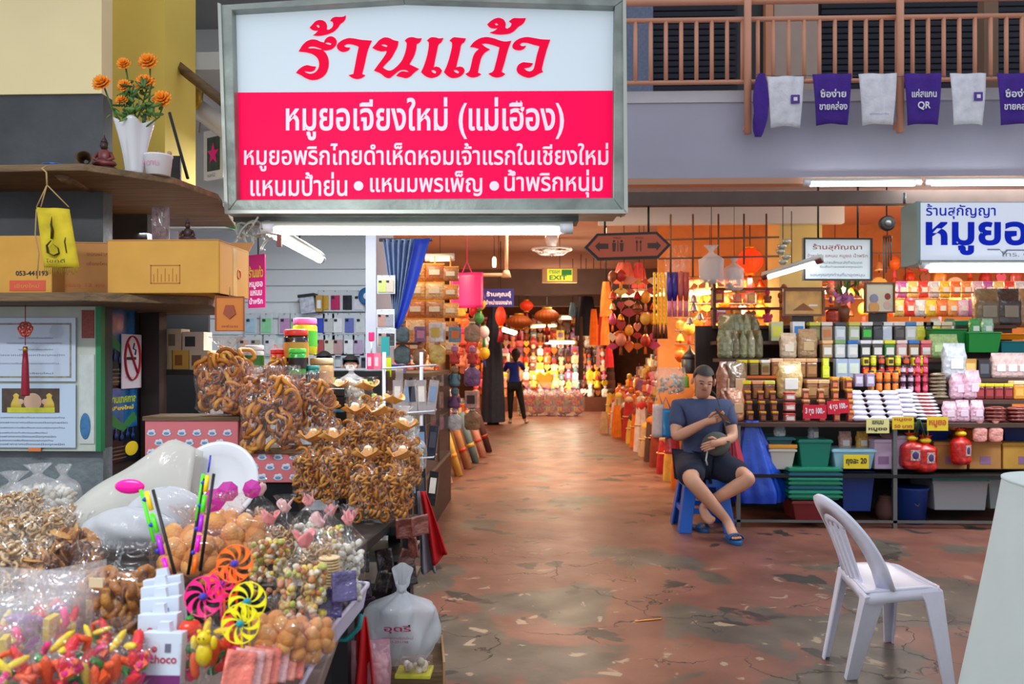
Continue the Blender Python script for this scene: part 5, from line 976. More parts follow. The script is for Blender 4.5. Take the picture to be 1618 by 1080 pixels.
eg = thing('egg_tub', 'clear tub of pale eggs in front of the knotted bag', 'tub', P(655, 1062, 2.1)); stuff(contents('white', .08, .06, .03, 9, .014, 3).obj('eggs', MATS['snack_white'], eg)); MB().box(-.045, -.035, 0, .045, .035, .035, tx=.004, ty=.004).obj('tub', PINKF, eg); MB().box(-.046, -.036, -.002, .046, .036, .006).obj('yellow_base', mat('yellow_print'), eg)
put('pinkb', snackbag(.11, .08, .13, 'seal', 'white', .7, 60, .014, 41, film('pink_film', (1, .8, .85), haze=.35, hazecol=(.9, .5, .6))), 583, 1090, 2.05, 'pale pink frosted bag standing left of the knotted carrier bag', rz=.2)
def cloth(label, pts, d, m, name='hanging_cloth', cat='cloth', amp=.02, th=.004):
    t = thing(name, label, cat, P(pts[0][0], pts[0][1], d)); o = P(pts[0][0], pts[0][1], d); q = [P(a, b, d)-o for a, b in pts]; A, B, C_, D_ = q
    def fn(u, v): p = (A.lerp(B, u)).lerp(D_.lerp(C_, u), v); return (p.x, p.y+amp*math.sin(u*9+v*2)*(.3+v), p.z)
    MB().grid(fn, 18, 14).obj('cloth', m, t, solid=th); return t
RC = mat('red_cloth', (206, 14, 24), rough=.7, var=.15, vs=9)
cloth('red cloth hanging at the aisle side of the rack', [(664, 776), (672, 776), (708, 872), (682, 896)], 2.55, RC); cloth('grey-white cloth strip hanging beside the red cloth', [(660, 776), (667, 776), (690, 902), (664, 905)], 2.57, mat('grey_white_cloth', (170, 166, 176), rough=.8)); cloth('red cloth hanging in the gap left of the knotted carrier bag', [(566, 975), (578, 975), (596, 1090), (556, 1090)], 2.0, RC)
pk = lambda px, py, c, lb: put('sach', mksach, px, py, 2.32, lb, 'packet', 'dark packets below the rack', colors={'pouch': c}, scale=1.0, rz=R.uniform(-1, 1), tilt=R.uniform(-.2, .2), lean=R.uniform(-.4, .4))
for i, (px, py, c_) in enumerate(((575, 950, (60, 40, 60)), (600, 935, (50, 40, 44)), (625, 945, (70, 50, 70)), (648, 925, (44, 34, 34)), (590, 975, (80, 60, 80)), (618, 985, (40, 34, 40)), (655, 880, (130, 70, 60)), (640, 850, (120, 60, 50)), (665, 845, (150, 90, 80)), (572, 905, (60, 60, 66)), (610, 900, (44, 30, 30)), (638, 900, (90, 50, 40)))):
    pk(px, py, c_, 'dark glossy packet below the rack, %s from the left' % ORD[i])
gr = MB().box(-.17, -.02, 0, .17, .1, .57).obj('storage_box', mat('dark_storage', (44, 42, 46), rough=.5, var=.2), None, loc=(P(552, 0, 2.45).x, P(552, 0, 2.45).y, 0), rz=TH); tag(gr, 'dark storage box standing under the display rack', 'box')
t = thing('hook_hanger', 'teal plastic hook at the end of the lilac tray', 'hook', P(548, 1010, 1.9)); MB().tube([(-.02, 0, 0), (0, 0, .0), (.03, 0, .03), (.035, 0, .06)], .006, 8).obj('hook_body', mat('teal_plastic', (30, 150, 150), rough=.3), t)
# ------------------------------------------------------------------ phone case shop
def mkcase():
    t = thing('phone_case', '', 'phone case'); MB().box(-.045, 0, 0, .045, .006, .155).obj('clear_pack', mat('blister_clear', (206, 214, 220), rough=.15, coat=.5), t, bev=.003); MB().box(-.034, -.007, .012, .034, 0, .118).obj('case', GLOSSY, t, bev=.004)
    MB().box(-.028, -.01, .092, -.004, -.007, .112).obj('camera_hole', mat('camera_dark', (40, 40, 44), rough=.2), t, bev=.003); MB().tube([(0, .04, .148), (0, -.02, .148)], .0025, 5).obj('peg', STEEL, t); return t
case_rows = [('top row', 492, [(512, 'gold', (206, 160, 50)), (530, 'raspberry pink', (190, 40, 100)), (549, 'black', (40, 44, 52)), (567, 'white patterned', (220, 220, 230))]),
             ('second row', 528, [(396, 'pale blue', (170, 206, 226)), (421, 'mint green', (140, 220, 160)), (450, 'mauve', (190, 140, 190)), (467, 'grey-green', (170, 186, 160)), (486, 'silver', (206, 210, 216)), (504, 'royal blue', (24, 60, 190)), (519, 'grey clear', (190, 196, 200)), (534, 'white', (232, 232, 236)), (552, 'blue-violet', (110, 120, 190)), (570, 'frosted', (214, 220, 222))]),
             ('third row', 562, [(386, 'peach', (226, 180, 160)), (404, 'tan', (186, 170, 150)), (426, 'pearl', (226, 222, 226)), (458, 'olive', (186, 180, 110)), (505, 'dusty red', (176, 70, 76)), (520, 'cream', (222, 214, 196)), (534, 'rose', (200, 160, 160)), (551, 'snow white', (240, 240, 244)), (566, 'lilac', (196, 176, 206))]),
             ('bottom row', 590, [(500, 'cream-dotted', (224, 216, 200)), (548, 'steel blue', (130, 150, 190)), (578, 'dark grey', (80, 84, 96)), (520, 'pale grey', (200, 204, 210))])]
for rn, py, L_ in case_rows:
    for px, cn, cc in L_:
        p = W(px, py, WY-.035); use('case', mkcase, p, 0, '%s phone case hanging in the %s on the white slatted wall' % (cn, rn), 'phone case', 'phone cases on the slatted wall', {'case': cc}, scale=1.02)
for rn, py, L_ in (('upper', 440+12, [(604, 'yellow-green', (200, 206, 120)), (616, 'beige', (206, 190, 170))]), ('middle', 506, [(603, 'rose-brown', (176, 140, 130)), (615, 'grey', (150, 150, 160))]), ('lower', 536, [(604, 'taupe', (166, 150, 140)), (617, 'dark', (70, 64, 70))])):
    for px, cn, cc in L_: use('case', mkcase, P(px, py+12, 5.3), .0, '%s phone case on the narrow side panel, %s pair' % (cn, rn), 'phone case', 'phone cases on the side panel', {'case': cc}, scale=.8)
def mkround():
    t = thing('cable_reel', '', 'reel'); M_ = Matrix.Rotation(PI/2, 4, 'X'); MB().lathe([(.02, 0), (.065, .005), (.065, .03), (.02, .035)], 20, M_).obj('reel', GLOSSY, t); MB().lathe([(.001, .036), (.025, .036)], 12, M_, cap=False).obj('hub', WHITE, t); return t
use('reel', mkround, W(581, 468, WY-.04), label='round blue cable reel at the upper right of the slatted wall', cat='reel', colors={'reel': (50, 110, 170)})
t, bw_, bh_ = board('display_box', 'tilted white display box with dark lid on the slatted wall', 'box', 476, 464, 498, 494, 5.84); t.rotation_euler = (0, -.12, TH); MB().box(-bw_/2, 0, 0, bw_/2, .08, bh_*.85).obj('body', mat('picture_box', (190, 196, 210), rough=.4, var=.4, vs=30), t); MB().box(-bw_/2-.01, -.01, bh_*.85, bw_/2+.01, .1, bh_).obj('lid', BLACK, t)
t, bw_, bh_ = board('display_box', 'small golden box next to the tilted display box', 'box', 499, 466, 509, 492, 5.86); MB().box(-bw_/2, 0, 0, bw_/2, .08, bh_).obj('body', mat('gold_box', (186, 150, 70), rough=.4), t); MB().box(-bw_*.3, -.002, bh_*.2, bw_*.3, 0, bh_*.7).obj('label_panel', WHITE, t)
t, bw_, bh_ = board('pink_gadget', 'small bright pink fan gadget above the counter', 'gadget', 581, 524, 592, 545, 5.2); MB().box(-bw_*.4, 0, bh_*.3, bw_*.4, .02, bh_).obj('head', mat('hot_pink_plastic', (236, 40, 120), rough=.3), t, bev=.005); MB().tube([(0, .01, -.06), (0, .01, bh_*.3)], .006, 6).obj('handle', WHITE, t)
for i, (px, c_) in enumerate(((586, (230, 60, 110)), (597, (240, 110, 140)))): use('carton', mkbox, P(px, 583, 4.95), TH, 'pink striped packet on the counter corner, %s' % ('left' if i == 0 else 'right'), 'packet', None, {'body': c_, 'label_panel': (240, 200, 210)}, sc3=(.045, .03, .10))
for i, (px, py, c_, lb) in enumerate(((609, 562, (30, 150, 150), 'teal boxed packet at the side panel above the lime card'), (612, 595, (214, 226, 30), 'lime yellow card hanging at the counter end'))): use('carton', mkbox, P(px, py, 5.0), TH, lb, 'card', None, {'body': c_, 'label_panel': c_}, sc3=(.05, .02, .12))
ct = MB().box(-.5, 0, 0, .26, .3, P(0, 583, 5.0).z).obj('glass_counter', mat('white_counter', (190, 196, 204), rough=.3), None, loc=(P(560, 0, 5.0).x-.05, P(560, 0, 5.0).y+.28, 0), rz=0); tag(ct, 'pale glass counter behind the black lettered board', 'counter')
# curtain
def curtain():
    c0 = W(604, 380, 5.35); t = thing('curtain', 'royal blue curtain with pale pleated lining tied back at the stall corner', 'curtain', (c0.x, c0.y, W(640, 520, 5.35).z)); q = 5.35/F; H = 142*q
    def edge(v): return (74-44*(1-v)**1.0*1.0-0*v)*q if False else (30+44*v)*q
    n = 11
    def fl(u, v):
        xr_ = (28+48*v**.8)*q; xl_ = (2+0*v)*q+(1-v)*20*q; x = xl_+(xr_*.72-xl_)*u; return (x, .03*math.sin(u*n*PI*1.0)*(0.4+.6*v)-.02, v*H)
    def fr(u, v):
        xr_ = (28+48*v**.8)*q; x = xr_*(.70+.33*u); return (x, -.05+.02*math.sin(u*4), v*H)
    MB().grid(fl, 90, 12).obj('pleated_lining', mat('curtain_lining', (120, 140, 176), rough=.6, var=.2, vs=20, stretch=(12, 1, 1)), t, solid=.003); MB().grid(fr, 12, 12).obj('blue_panel', mat('curtain_blue', (20, 52, 160), rough=.65, var=.1), t, solid=.003)
    MB().tube([(-.02, 0, H), (80*q, 0, H)], .012, 8).obj('rod', STEEL, t); return t
curtain()
# spinner rack with cards at the counter end, and the dark glass case beside the aisle
sp = thing('spinner_rack', 'white wire rack of dark folders beside the counter', 'rack', P(630, 760, 4.9)); sp.location.z = 0; WR = mat('white_wire', (206, 204, 210), rough=.4)
zt = P(0, 556, 4.9).z
for x in (-.09, .14): MB().tube([(x, 0, 0), (x, 0, zt)], .012, 6).obj('post', WR, sp)
for z in (zt-.10, zt-.38, zt-.66): MB().tube([(-.09, -.05, z), (.22, -.05, z+.02), (.22, .1, z+.02), (-.09, .1, z)], .006, 5, True).obj('wire_shelf', WR, sp)
def mkfold():
    t = thing('folder', '', 'folder'); MB().box(-.03, 0, 0, .03, .02, .22).obj('cover', GLOSSY, t); MB().box(-.02, -.002, .08, .02, 0, .18).obj('label_panel', MATTE, t); return t
for r_ in range(3):
    for k in range(5): use('folder', mkfold, P(632+k*13-4, 0, 4.88).xy.to_3d()+Vector((0, 0, zt-.38-.28*r_+(.28 if r_ < 0 else 0)+.0)), TH+.3*math.sin(k), '%s folder in the %s tier of the white wire rack, %s from left' % (['pale striped', 'dark', 'black'][r_], ['top', 'middle', 'bottom'][r_], ORD[k]), 'folder', 'folders in the white wire rack', {'cover': [(160, 150, 150), (40, 44, 56), (34, 36, 40)][r_], 'label_panel': [(220, 210, 200), (120, 140, 170), (60, 60, 70)][(r_+k) % 3]}, scale=.95, rot=(0, .12*math.sin(k*2), TH))
def aisle_x(px, py): return GR(px, py).x
gc = thing('glass_cabinet', 'dark glass cabinet beside the aisle with green and blue goods inside', 'cabinet', (-1.02, 6.4, 0))
MB().box(-.32, -.75, 0, .22, .9, .42).obj('base', DARKWOOD, gc); MB().box(-.32, -.75, .42, .22, .9, .45).obj('shelf', STEEL, gc); MB().box(-.32, -.75, 1.16, .22, .9, 1.19).obj('top', WOOD, gc)
for x, y in ((-.3, -.73), (.2, -.73), (.2, .88), (-.3, .88), (.2, .1)): MB().tube([(x, y, .42), (x, y, 1.16)], .014, 4).obj('corner_post', DARKWOOD, gc)
MB().box(.205, -.72, .45, .212, .87, 1.16).obj('glass_side', CLEAR, gc); MB().box(-.28, -.74, .45, .19, -.735, 1.16).obj('glass_front', CLEAR, gc); MB().box(-.3, -.7, .8, .2, .87, .81).obj('glass_shelf', mat('smoked_glass', (60, 64, 66), rough=.1), gc); MB().box(-.3, .86, .45, .2, .87, 1.16).obj('rear_panel', DARKWOOD, gc)
for i, (x, z, c_, lb, s_) in enumerate(((-.1, 1.19, (40, 90, 190), 'royal blue tray on top of the dark glass cabinet', (.26, .2, .06)), (-.1, .81, (40, 170, 60), 'green box on the cabinet shelf', (.24, .2, .05)), (.05, .45, (40, 120, 190), 'blue box low in the glass cabinet', (.2, .2, .1)), (-.18, .45, (120, 90, 60), 'brown box low in the glass cabinet', (.16, .2, .12)), (.1, .81, (170, 150, 110), 'tan bundle on the cabinet shelf', (.12, .3, .12)))):
    use('carton', mkbox, (-1.02+x, 5.85, z), 0, lb, 'box', None, {'body': c_, 'label_panel': c_}, sc3=s_)
# two attendants behind the counter are built with the people further down
# ------------------------------------------------------------------ trinket prototypes
def proto_maker(kind):
    def f():
        t = thing(kind, '', 'trinket')
        if kind == 'doll': MB().lathe([(.03, 0), (.034, .02), (.016, .06), (.02, .075)], 10).sph((-.028, 0, .05), (.012, .008, .02), 6, 5).sph((.028, 0, .05), (.012, .008, .02), 6, 5).obj('body', MATTE, t); MB().sph((0, 0, .095), .024, 10, 7).obj('head', MATTE, t); MB().lathe([(.025, .102), (.018, .118), (.001, .128)], 8).obj('cap', TINT, t)
        elif kind == 'charm': MB().tube([(0, 0, .13), (0, 0, .09)], .002, 4).obj('loop', MATTE, t); MB().prism([(0, .01), (.03, .045), (.032, .07), (.016, .085), (0, .072), (-.016, .085), (-.032, .07), (-.03, .045)], -.008, .008).obj('body', TINT, t)
        elif kind == 'pouch': bagmesh(.08, .03, .12, 'tied', 5, 14, 10).obj('body', POUCH, t); MB().tube([(.012*math.cos(k*PI/4), .012*math.sin(k*PI/4), .098) for k in range(8)], .004, 5, True).obj('tie', TINT, t)
        elif kind == 'bell': MB().lathe([(.034, 0), (.03, .012), (.02, .04), (.012, .055), (.001, .06)], 12).obj('body', METAL, t); MB().sph((0, 0, -.004), .008, 6, 5).obj('clapper', METAL, t); MB().tube([(0, 0, .06), (0, 0, .11)], .003, 4).obj('loop', MATTE, t)
        elif kind == 'lantern': MB().sph((0, 0, .05), (.038, .038, .045), 12, 8).obj('body', TINT, t); MB().lathe([(.014, .092), (.014, .1)], 8).obj('cap', TINT, t); MB().lathe([(.008, .005), (.012, -.05)], 8).obj('tassel', MATTE, t)
        elif kind == 'fan': MB().prism([(0, 0)]+[(.06*math.cos(a), .06*math.sin(a)) for a in [.5+k*.3 for k in range(8)]], -.003, .003).obj('body', TINT, t); MB().box(-.003, -.004, -.03, .003, .004, .01).obj('handle', WOOD, t)
        elif kind == 'box': MB().box(-.04, -.02, 0, .04, .02, .1).obj('body', POUCH, t, bev=.003); MB().box(-.025, -.022, .025, .025, -.02, .075).obj('label_panel', TINT, t)
        return t
    return f
ORANGES = [((230, 110, 30), 'orange'), ((240, 160, 50), 'amber'), ((200, 60, 30), 'brick red'), ((236, 190, 80), 'golden'), ((214, 90, 70), 'coral'), ((180, 50, 50), 'crimson'), ((240, 200, 150), 'cream'), ((150, 80, 40), 'brown'), ((230, 140, 110), 'salmon'), ((120, 70, 50), 'dark brown'), ((226, 80, 120), 'pink')]
MIXED = [((236, 226, 220), 'white'), ((230, 170, 150), 'peach'), ((206, 70, 60), 'red'), ((230, 190, 90), 'yellow'), ((90, 60, 60), 'dark'), ((220, 140, 170), 'pink'), ((180, 130, 90), 'tan'), ((140, 90, 130), 'purple'), ((236, 120, 50), 'orange'), ((110, 140, 150), 'grey-blue'), ((240, 220, 180), 'cream')]
PARTC = ('body', 'head', 'cap', 'tie', 'clapper', 'loop', 'tassel', 'handle', 'label_panel')
def trinket(kind, loc, cc, c2, label, group, scale=1, rz=0):
    cols = {k: c2 for k in PARTC}; cols['body'] = cc
    return use('t_'+kind, proto_maker(kind), loc, rz, label, {'doll': 'doll', 'charm': 'charm', 'pouch': 'pouch', 'bell': 'bell', 'lantern': 'lantern', 'fan': 'fan', 'box': 'packet'}[kind], group, cols, scale)
def bank(name, label, gphrase, place, pos, rows, cols, palette, kinds, scale, rz, rnd, skip=0):
    """a stepped bank of small goods: pos(r, c) gives the point; every piece is its own thing with a label naming row and column"""
    for r in range(rows):
        for c in range(cols):
            if rnd.random() < skip: continue
            p = pos(r, c); cc, cn = rnd.choice(palette); c2 = rnd.choice(palette)[0]; k = rnd.choice(kinds)
            noun = {'doll': 'doll', 'charm': 'charm', 'pouch': 'tied pouch', 'bell': 'metal bell', 'lantern': 'lantern', 'fan': 'fan', 'box': 'packet'}[k]
            p = (p[0], p[1], p[2]+.003+{'bell': .012, 'lantern': .055, 'fan': .035}.get(k, 0)*scale); trinket(k, p, cc, c2, '%s %s, %s row up, %s along %s' % (cn, noun, ORD[r], ORD[c], place), gphrase, scale*rnd.uniform(.85, 1.25), rz+rnd.uniform(-.5, .5))
rr = random.Random(42)
# stepped racks: a slab of steps as furniture
def steps(label, x0, y0, x1, y1, zs, dx, dy, m, name='display_steps', legz=True):
    t = thing(name, label, 'display stand', ((x0+x1)/2, (y0+y1)/2, 0))
    cx, cy = t.location.x, t.location.y
    for i, z in enumerate(zs): a0, b0, a1, b1 = x0+dx[0]*i-cx, y0+dy[0]*i-cy, x1+dx[1]*i-cx, y1+dy[1]*i-cy; MB().box(a0, b0, 0 if i == 0 else zs[i-1]-.02, a1, b1, z).obj('step', m, t)
    return t
REDW = mat('red_brown_board', (96, 50, 34), rough=.6, var=.2)
# right side of the aisle: banks rising away from the walkway
zs = [.42+.17*i for i in range(7)]
steps('stepped stand of orange trinkets along the right side of the aisle', 1.6, 8.05, 3.0, 10.25, zs, (.16, 0), (0, 0), REDW)
bank('', '', 'trinkets on the right aisle stand', 'the right aisle stand', lambda r, c: (1.68+.16*r, 8.2+.13*c+rr.uniform(-.02, .02), zs[r]), 7, 16, ORANGES, ('doll', 'charm', 'pouch', 'bell', 'box', 'doll'), 1.25, -1.0, rr)
# its near end faces the camera
for i in range(7):
    pass
bank('', '', 'trinkets facing the entrance at the right aisle stand', 'the near right aisle rack', lambda r, c: (1.78+.15*c+rr.uniform(-.02, .02), 7.82+.0*r, .50+.19*r), 8, 8, ORANGES, ('doll', 'charm', 'pouch', 'lantern', 'box'), 1.2, 0, rr)
t = thing('display_rack', 'red-brown slatted rack at the near end of the right aisle stand', 'rack', (2.3, 7.9, 0))
for i in range(9): MB().box(-.6, -.12, .44+.19*i, .62, .03, .46+.19*i).obj('shelf', REDW, t)
for x in (-.6, .6): MB().box(x, -.1, 0, x+.03, .0, 2.1).obj('post', REDW, t)
# rear part of the right side
zs2 = [.5+.2*i for i in range(6)]
steps('second stepped stand further down the right side of the aisle', 1.55, 10.6, 3.0, 17.5, zs2, (.2, 0), (0, 0), REDW)
bank('', '', 'trinkets on the second right aisle stand', 'the second right aisle stand', lambda r, c: (1.65+.2*r, 10.75+.34*c, zs2[r]), 6, 17, ORANGES+MIXED, ('doll', 'charm', 'pouch', 'box'), 1.9, -1, rr)
# hanging goods wall inside the right stall (gold and orange), on wires
bank('', '', 'hanging golden charms inside the right stall', 'the hanging golden rows', lambda r, c: (W(1075+14*c, 0, 9.2+.25*(r % 2)).x, 9.2+.25*(r % 2), W(0+1100, 585-21*r, 9.3).z), 7, 12, ORANGES[:5]+ORANGES[:4]+[((200, 200, 200), 'silver')], ('charm', 'lantern', 'bell', 'pouch', 'fan'), 1.5, 0, rr)
bank('', '', 'golden charms hanging left of the bead strings', 'the rows left of the yellow strings', lambda r, c: (W(968+13*c, 0, 8.5).x, 8.5, W(1000, 560-17*r, 8.5).z), 7, 6, ORANGES, ('charm', 'lantern', 'bell', 'fan'), 1.35, 0, rr)
for k in range(7):
    y = 9.18+.25*(k % 2); z = W(1100, 585-21*k, 9.3).z+.15; o = MB().tube([(W(1066, 0, y).x, y, z), (W(1240, 0, y).x, y, z)], .006, 5).obj('hanging_rail', STEEL, None); tag(o, 'thin steel rail carrying golden charms in the right stall, %s from the bottom' % ORD[k], 'rail')
# left side of the aisle
zs3 = [.5+.16*i for i in range(6)]
steps('stepped stand of packets and toys along the left side of the aisle', -2.3, 7.5, -1.02, 12.6, zs3, (0, -.15), (0, 0), mat('pale_wood_board', (150, 112, 80), rough=.6, var=.2), )
bank('', '', 'goods on the left aisle stand', 'the left aisle stand', lambda r, c: (-1.08-.15*r, 7.6+.19*c, zs3[r]), 6, 24, MIXED, ('doll', 'pouch', 'box', 'box', 'charm'), 1.45, 1.0, rr)
zs4 = [.6+.2*i for i in range(7)]
t = thing('display_rack', 'wooden rack of snack packs facing the entrance left of the aisle', 'rack', (-1.6, 7.35, 0))
for i in range(5): MB().box(-.75, -.15, .62+.2*i, .52, .03, .64+.2*i).obj('shelf', REDW, t)
for x in (-.75, .5): MB().box(x, -.1, 0, x+.03, 0, 1.5).obj('post', REDW, t)
bank('', '', 'snacks on the wooden rack left of the aisle', 'the wooden rack left of the aisle', lambda r, c: (-2.2+.16*c, 7.25, .64+.2*r), 5, 11, MIXED, ('box', 'pouch', 'doll'), 1.55, 0, rr)
# hanging columns of snack packs
def mkpack():
    t = thing('snack_pack', '', 'pack'); MB().grid(lambda u, v: ((u-.5)*.3*(1-.03*math.sin(PI*v)), -.05*math.sin(PI*u)**.6*math.sin(PI*v)**.6, v*.26), 12, 10).obj('pouch', POUCH, t, solid=.004); MB().box(-.08, -.056, .09, .08, -.05, .17).obj('label_panel', TINT, t, bev=.004); MB().box(-.15, -.01, .25, .15, .0, .27).obj('seal_strip', TINT, t); return t
for c, px in enumerate((657, 687, 712)):
    for k in range(5):
        py = 444+29*k; cc = [(226, 150, 70), (236, 180, 100), (206, 120, 60), (240, 200, 140), (190, 130, 80)][(k+2*c) % 5]
        if c == 0 and k == 0: py = 444
        use('pack', mkpack, W(px, py, 7.9), 0, 'amber snack pack in the %s hanging column left of the aisle, %s from the top' % (['left', 'middle', 'right'][c], ORD[k]), 'snack pack', 'hanging columns of snack packs', {'pouch': cc, 'label_panel': (236, 220, 190), 'seal_strip': (240, 170, 60)}, scale=.66 if c < 2 else .55)
    o = MB().tube([W(px, 405, 7.95), W(px, 590, 7.95)], .008, 5).obj('hanging_strip', mat('amber_strip', (226, 160, 60), rough=.5), None); tag(o, 'strip holding the %s column of snack packs left of the aisle' % ['left', 'middle', 'right'][c], 'strip')
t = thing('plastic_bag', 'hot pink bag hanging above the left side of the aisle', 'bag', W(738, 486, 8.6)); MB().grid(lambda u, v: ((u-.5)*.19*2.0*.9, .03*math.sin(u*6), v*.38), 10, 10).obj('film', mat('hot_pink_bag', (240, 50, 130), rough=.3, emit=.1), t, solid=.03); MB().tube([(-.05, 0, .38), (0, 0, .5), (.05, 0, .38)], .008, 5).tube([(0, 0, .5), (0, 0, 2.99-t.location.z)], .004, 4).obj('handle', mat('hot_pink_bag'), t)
def hangclump(label, px, py, d, n, palette, seed, spread=(22, 30), s=1.6):
    rg = random.Random(seed)
    for i in range(n):
        cc, cn = rg.choice(palette); trinket(rg.choice(('pouch', 'doll', 'lantern')), P(px+rg.uniform(-spread[0], spread[0]), py+(-spread[1]+2*spread[1]*i/max(1, n-1)), d+rg.uniform(-.1, .1)), cc, rg.choice(palette)[0], '%s %s, %s from the top' % (cn, label, ORD[i]), label, s)
hangclump('soft toy in the hanging cluster below the blue sign', 757, 530, 9.6, 10, [((236, 236, 240), 'white'), ((40, 60, 150), 'blue'), ((214, 40, 50), 'red'), ((240, 190, 40), 'yellow'), ((60, 150, 80), 'green')], 3, (14, 50), 1.7)
hangclump('orange toy in the column behind the pink bag', 737, 545, 9.3, 9, ORANGES, 4, (10, 45), 1.7)
# leaning rolled mats along the left kerb
for i in range(6):
    a = (-.98+.05*i, 8.2+.55*i); t = thing('rolled_mat', 'patterned rolled mat leaning at the left kerb of the aisle, %s from the near end' % ORD[i], 'mat', (a[0], a[1], 0), group='rolled mats at the left kerb'); MB().tube([(.06, 0, 0), (-.13, .02, .62)], .045, 10).obj('roll', MATTE, t, color=MIXED[(i*3) % 11][0]); MB().tube([(0, .005, .2), (-.015, .006, .24)], .048, 10).obj('band', TINT, t, color=ORANGES[i][0])
# dark draped cover
c0 = GR(779, 670); t = thing('draped_cover', 'tall dark blue cloth cover draped over a rack in the aisle', 'cover', (c0.x, c0.y, 0)); H = (668-478)*c0.y/F
MB().grid(lambda u, v: ((.22-.10*v**1.5-(.08*max(0, v-.8)*5))*math.cos(2*PI*u)*(1+.10*math.sin(16*PI*u)*(1-v*.5)), (.2-.1*v)*math.sin(2*PI*u)*(1+.10*math.sin(14*PI*u)), .05+v*(H-.05)), 64, 16).obj('cloth', mat('navy_cloth', (44, 52, 74), rough=.75, var=.25, vs=8), t)
MB().lathe([(.12, 0), (.12, .04), (.02, .06), (.02, H)], 12).obj('stand', BLACK, t)
# white conduit T, fan, lanterns
PV = mat('cream_conduit', (216, 190, 156), rough=.5)
t = thing('conduit', 'cream painted pipe with a tee joint under the beam', 'pipe', W(800, 434, 9.5)); q9 = 9.5/F
MB().tube([(-60*q9, 0, 0), (5*q9, 0, 0)], .022, 8).obj('pipe', PV, t); MB().tube([(0, 0, 0), (0, 0, 3.0-t.location.z)], .022, 8).obj('riser', PV, t); MB().lathe([(.06, -.03), (.035, .05)], 12).obj('tee', PV, t)
b_ = bulb(W(781, 414, 9.3), 1.5, WARM2, .03); t = thing('bare_bulb', 'small lit tubular bulb beside the cream pipe', 'bulb', W(781, 422, 9.3)); MB().lathe([(.018, 0), (.022, .03), (.022, .1), (.012, .12)], 10).obj('glass', mat('warm_glow', (255, 220, 170), emit=5), t); MB().tube([(0, 0, .12), (0, 0, 3.0-t.location.z)], .004, 4).obj('wire', BLACK, t)
t = thing('ceiling_fan', 'white orbit fan with ring guard under the ceiling', 'fan', W(872, 394, 8.6)); q = 8.6/F
MB().tube([(31*q*math.cos(k*PI/16), 31*q*math.sin(k*PI/16)*.9, 0) for k in range(32)], .011, 6, True).obj('guard_ring', WHITE, t)
for k in range(20): a = k*PI/10; MB().tube([(.05*math.cos(a), .05*math.sin(a), -.05), (31*q*.6*math.cos(a), 31*q*.55*math.sin(a), -.055), (31*q*math.cos(a), 31*q*.9*math.sin(a), 0)], .0035, 4).obj('guard_wire', WHITE, t)
for k in range(3): MB().sph((0, 0, 0), (.085, .035, .006), 10, 5, Matrix.Rotation(k*2*PI/3, 4, 'Z') @ Matrix.Translation((.1, 0, -.02)) @ Matrix.Rotation(.3, 4, 'X')).obj('blade', mat('fan_blade', (206, 206, 206), rough=.3), t)
MB().sph((0, 0, .0), (.05, .05, .04), 12, 8).lathe([(.05, .03), (.07, .1), (.07, .16), (.03, .18)], 14).obj('motor', WHITE, t); MB().tube([(0, 0, .16), (0, 0, 3.0-t.location.z)], .014, 6).obj('stem', WHITE, t)
def lantern(label, px, py, d, w_, h_, c_, m=None, tas=True):
    t = thing('paper_lantern', label, 'lantern', P(px, py, d)); mm = m or mat('lantern_amber', (150, 70, 20), rough=.6, emit=.15)
    MB().grid(lambda u, v: (w_/2*math.cos(2*PI*u)*max(.02, math.sin(PI*v))**.6*(1+.03*math.cos(40*PI*u)), w_/2*math.sin(2*PI*u)*max(.02, math.sin(PI*v))**.6*(1+.03*math.cos(40*PI*u)), (v-.5)*h_), 80, 12).obj('shade', mm, t)
    MB().lathe([(w_*.2, h_*.45), (w_*.2, h_*.55)], 14).lathe([(w_*.2, -h_*.55), (w_*.2, -h_*.45)], 14).obj('rim', mat('gold_rim', (220, 160, 50), rough=.3, metal=.5), t)
    if tas: MB().lathe([(.02, -h_*.55), (.05, -h_*.55-.2)], 8).obj('tassel', mat('red_silk'), t)
    MB().tube([(0, 0, h_*.55), (0, 0, max(h_, 2.98-t.location.z))], .006, 4).obj('cord', BLACK, t); return t
lantern('round brown-gold lantern, left one of the pair over the aisle end', 820, 508, 15, .46, .28, 0); lantern('round brown-gold lantern, right one of the pair over the aisle end', 864, 499, 15, .46, .29, 0)
lantern('small red-gold box lantern above the left round lantern', 832, 483, 15.5, .26, .22, 0, mat('lantern_red', (206, 50, 20), rough=.5, emit=.3)); lantern('small orange round lantern below the round pair', 864, 520, 15.8, .14, .12, 0, mat('lantern_orange', (230, 100, 20), emit=.5))
lantern('long red lantern hanging under the blue sign', 791, 499, 11.5, .15, .32, 0, mat('lantern_red'))
lantern('big red-orange lantern glowing in the right stall', 1185, 412, 9.0, .28, .3, 0, mat('lantern_scarlet', (236, 60, 20), emit=.5))
t = thing('heart_balloon', 'yellow heart balloon before the far display', 'balloon', P(861, 600, 18.2)); MB().prism([(0, -.28), (.2, 0), (.2, .14), (.1, .22), (0, .15), (-.1, .22), (-.2, .14), (-.2, 0)], -.06, .06).obj('foil', mat('yellow_foil', (226, 190, 20), rough=.25, coat=.5), t, bev=.04); MB().tube([(0, 0, -.28), (0, 0, -.8)], .006, 4).obj('string', WHITE, t)
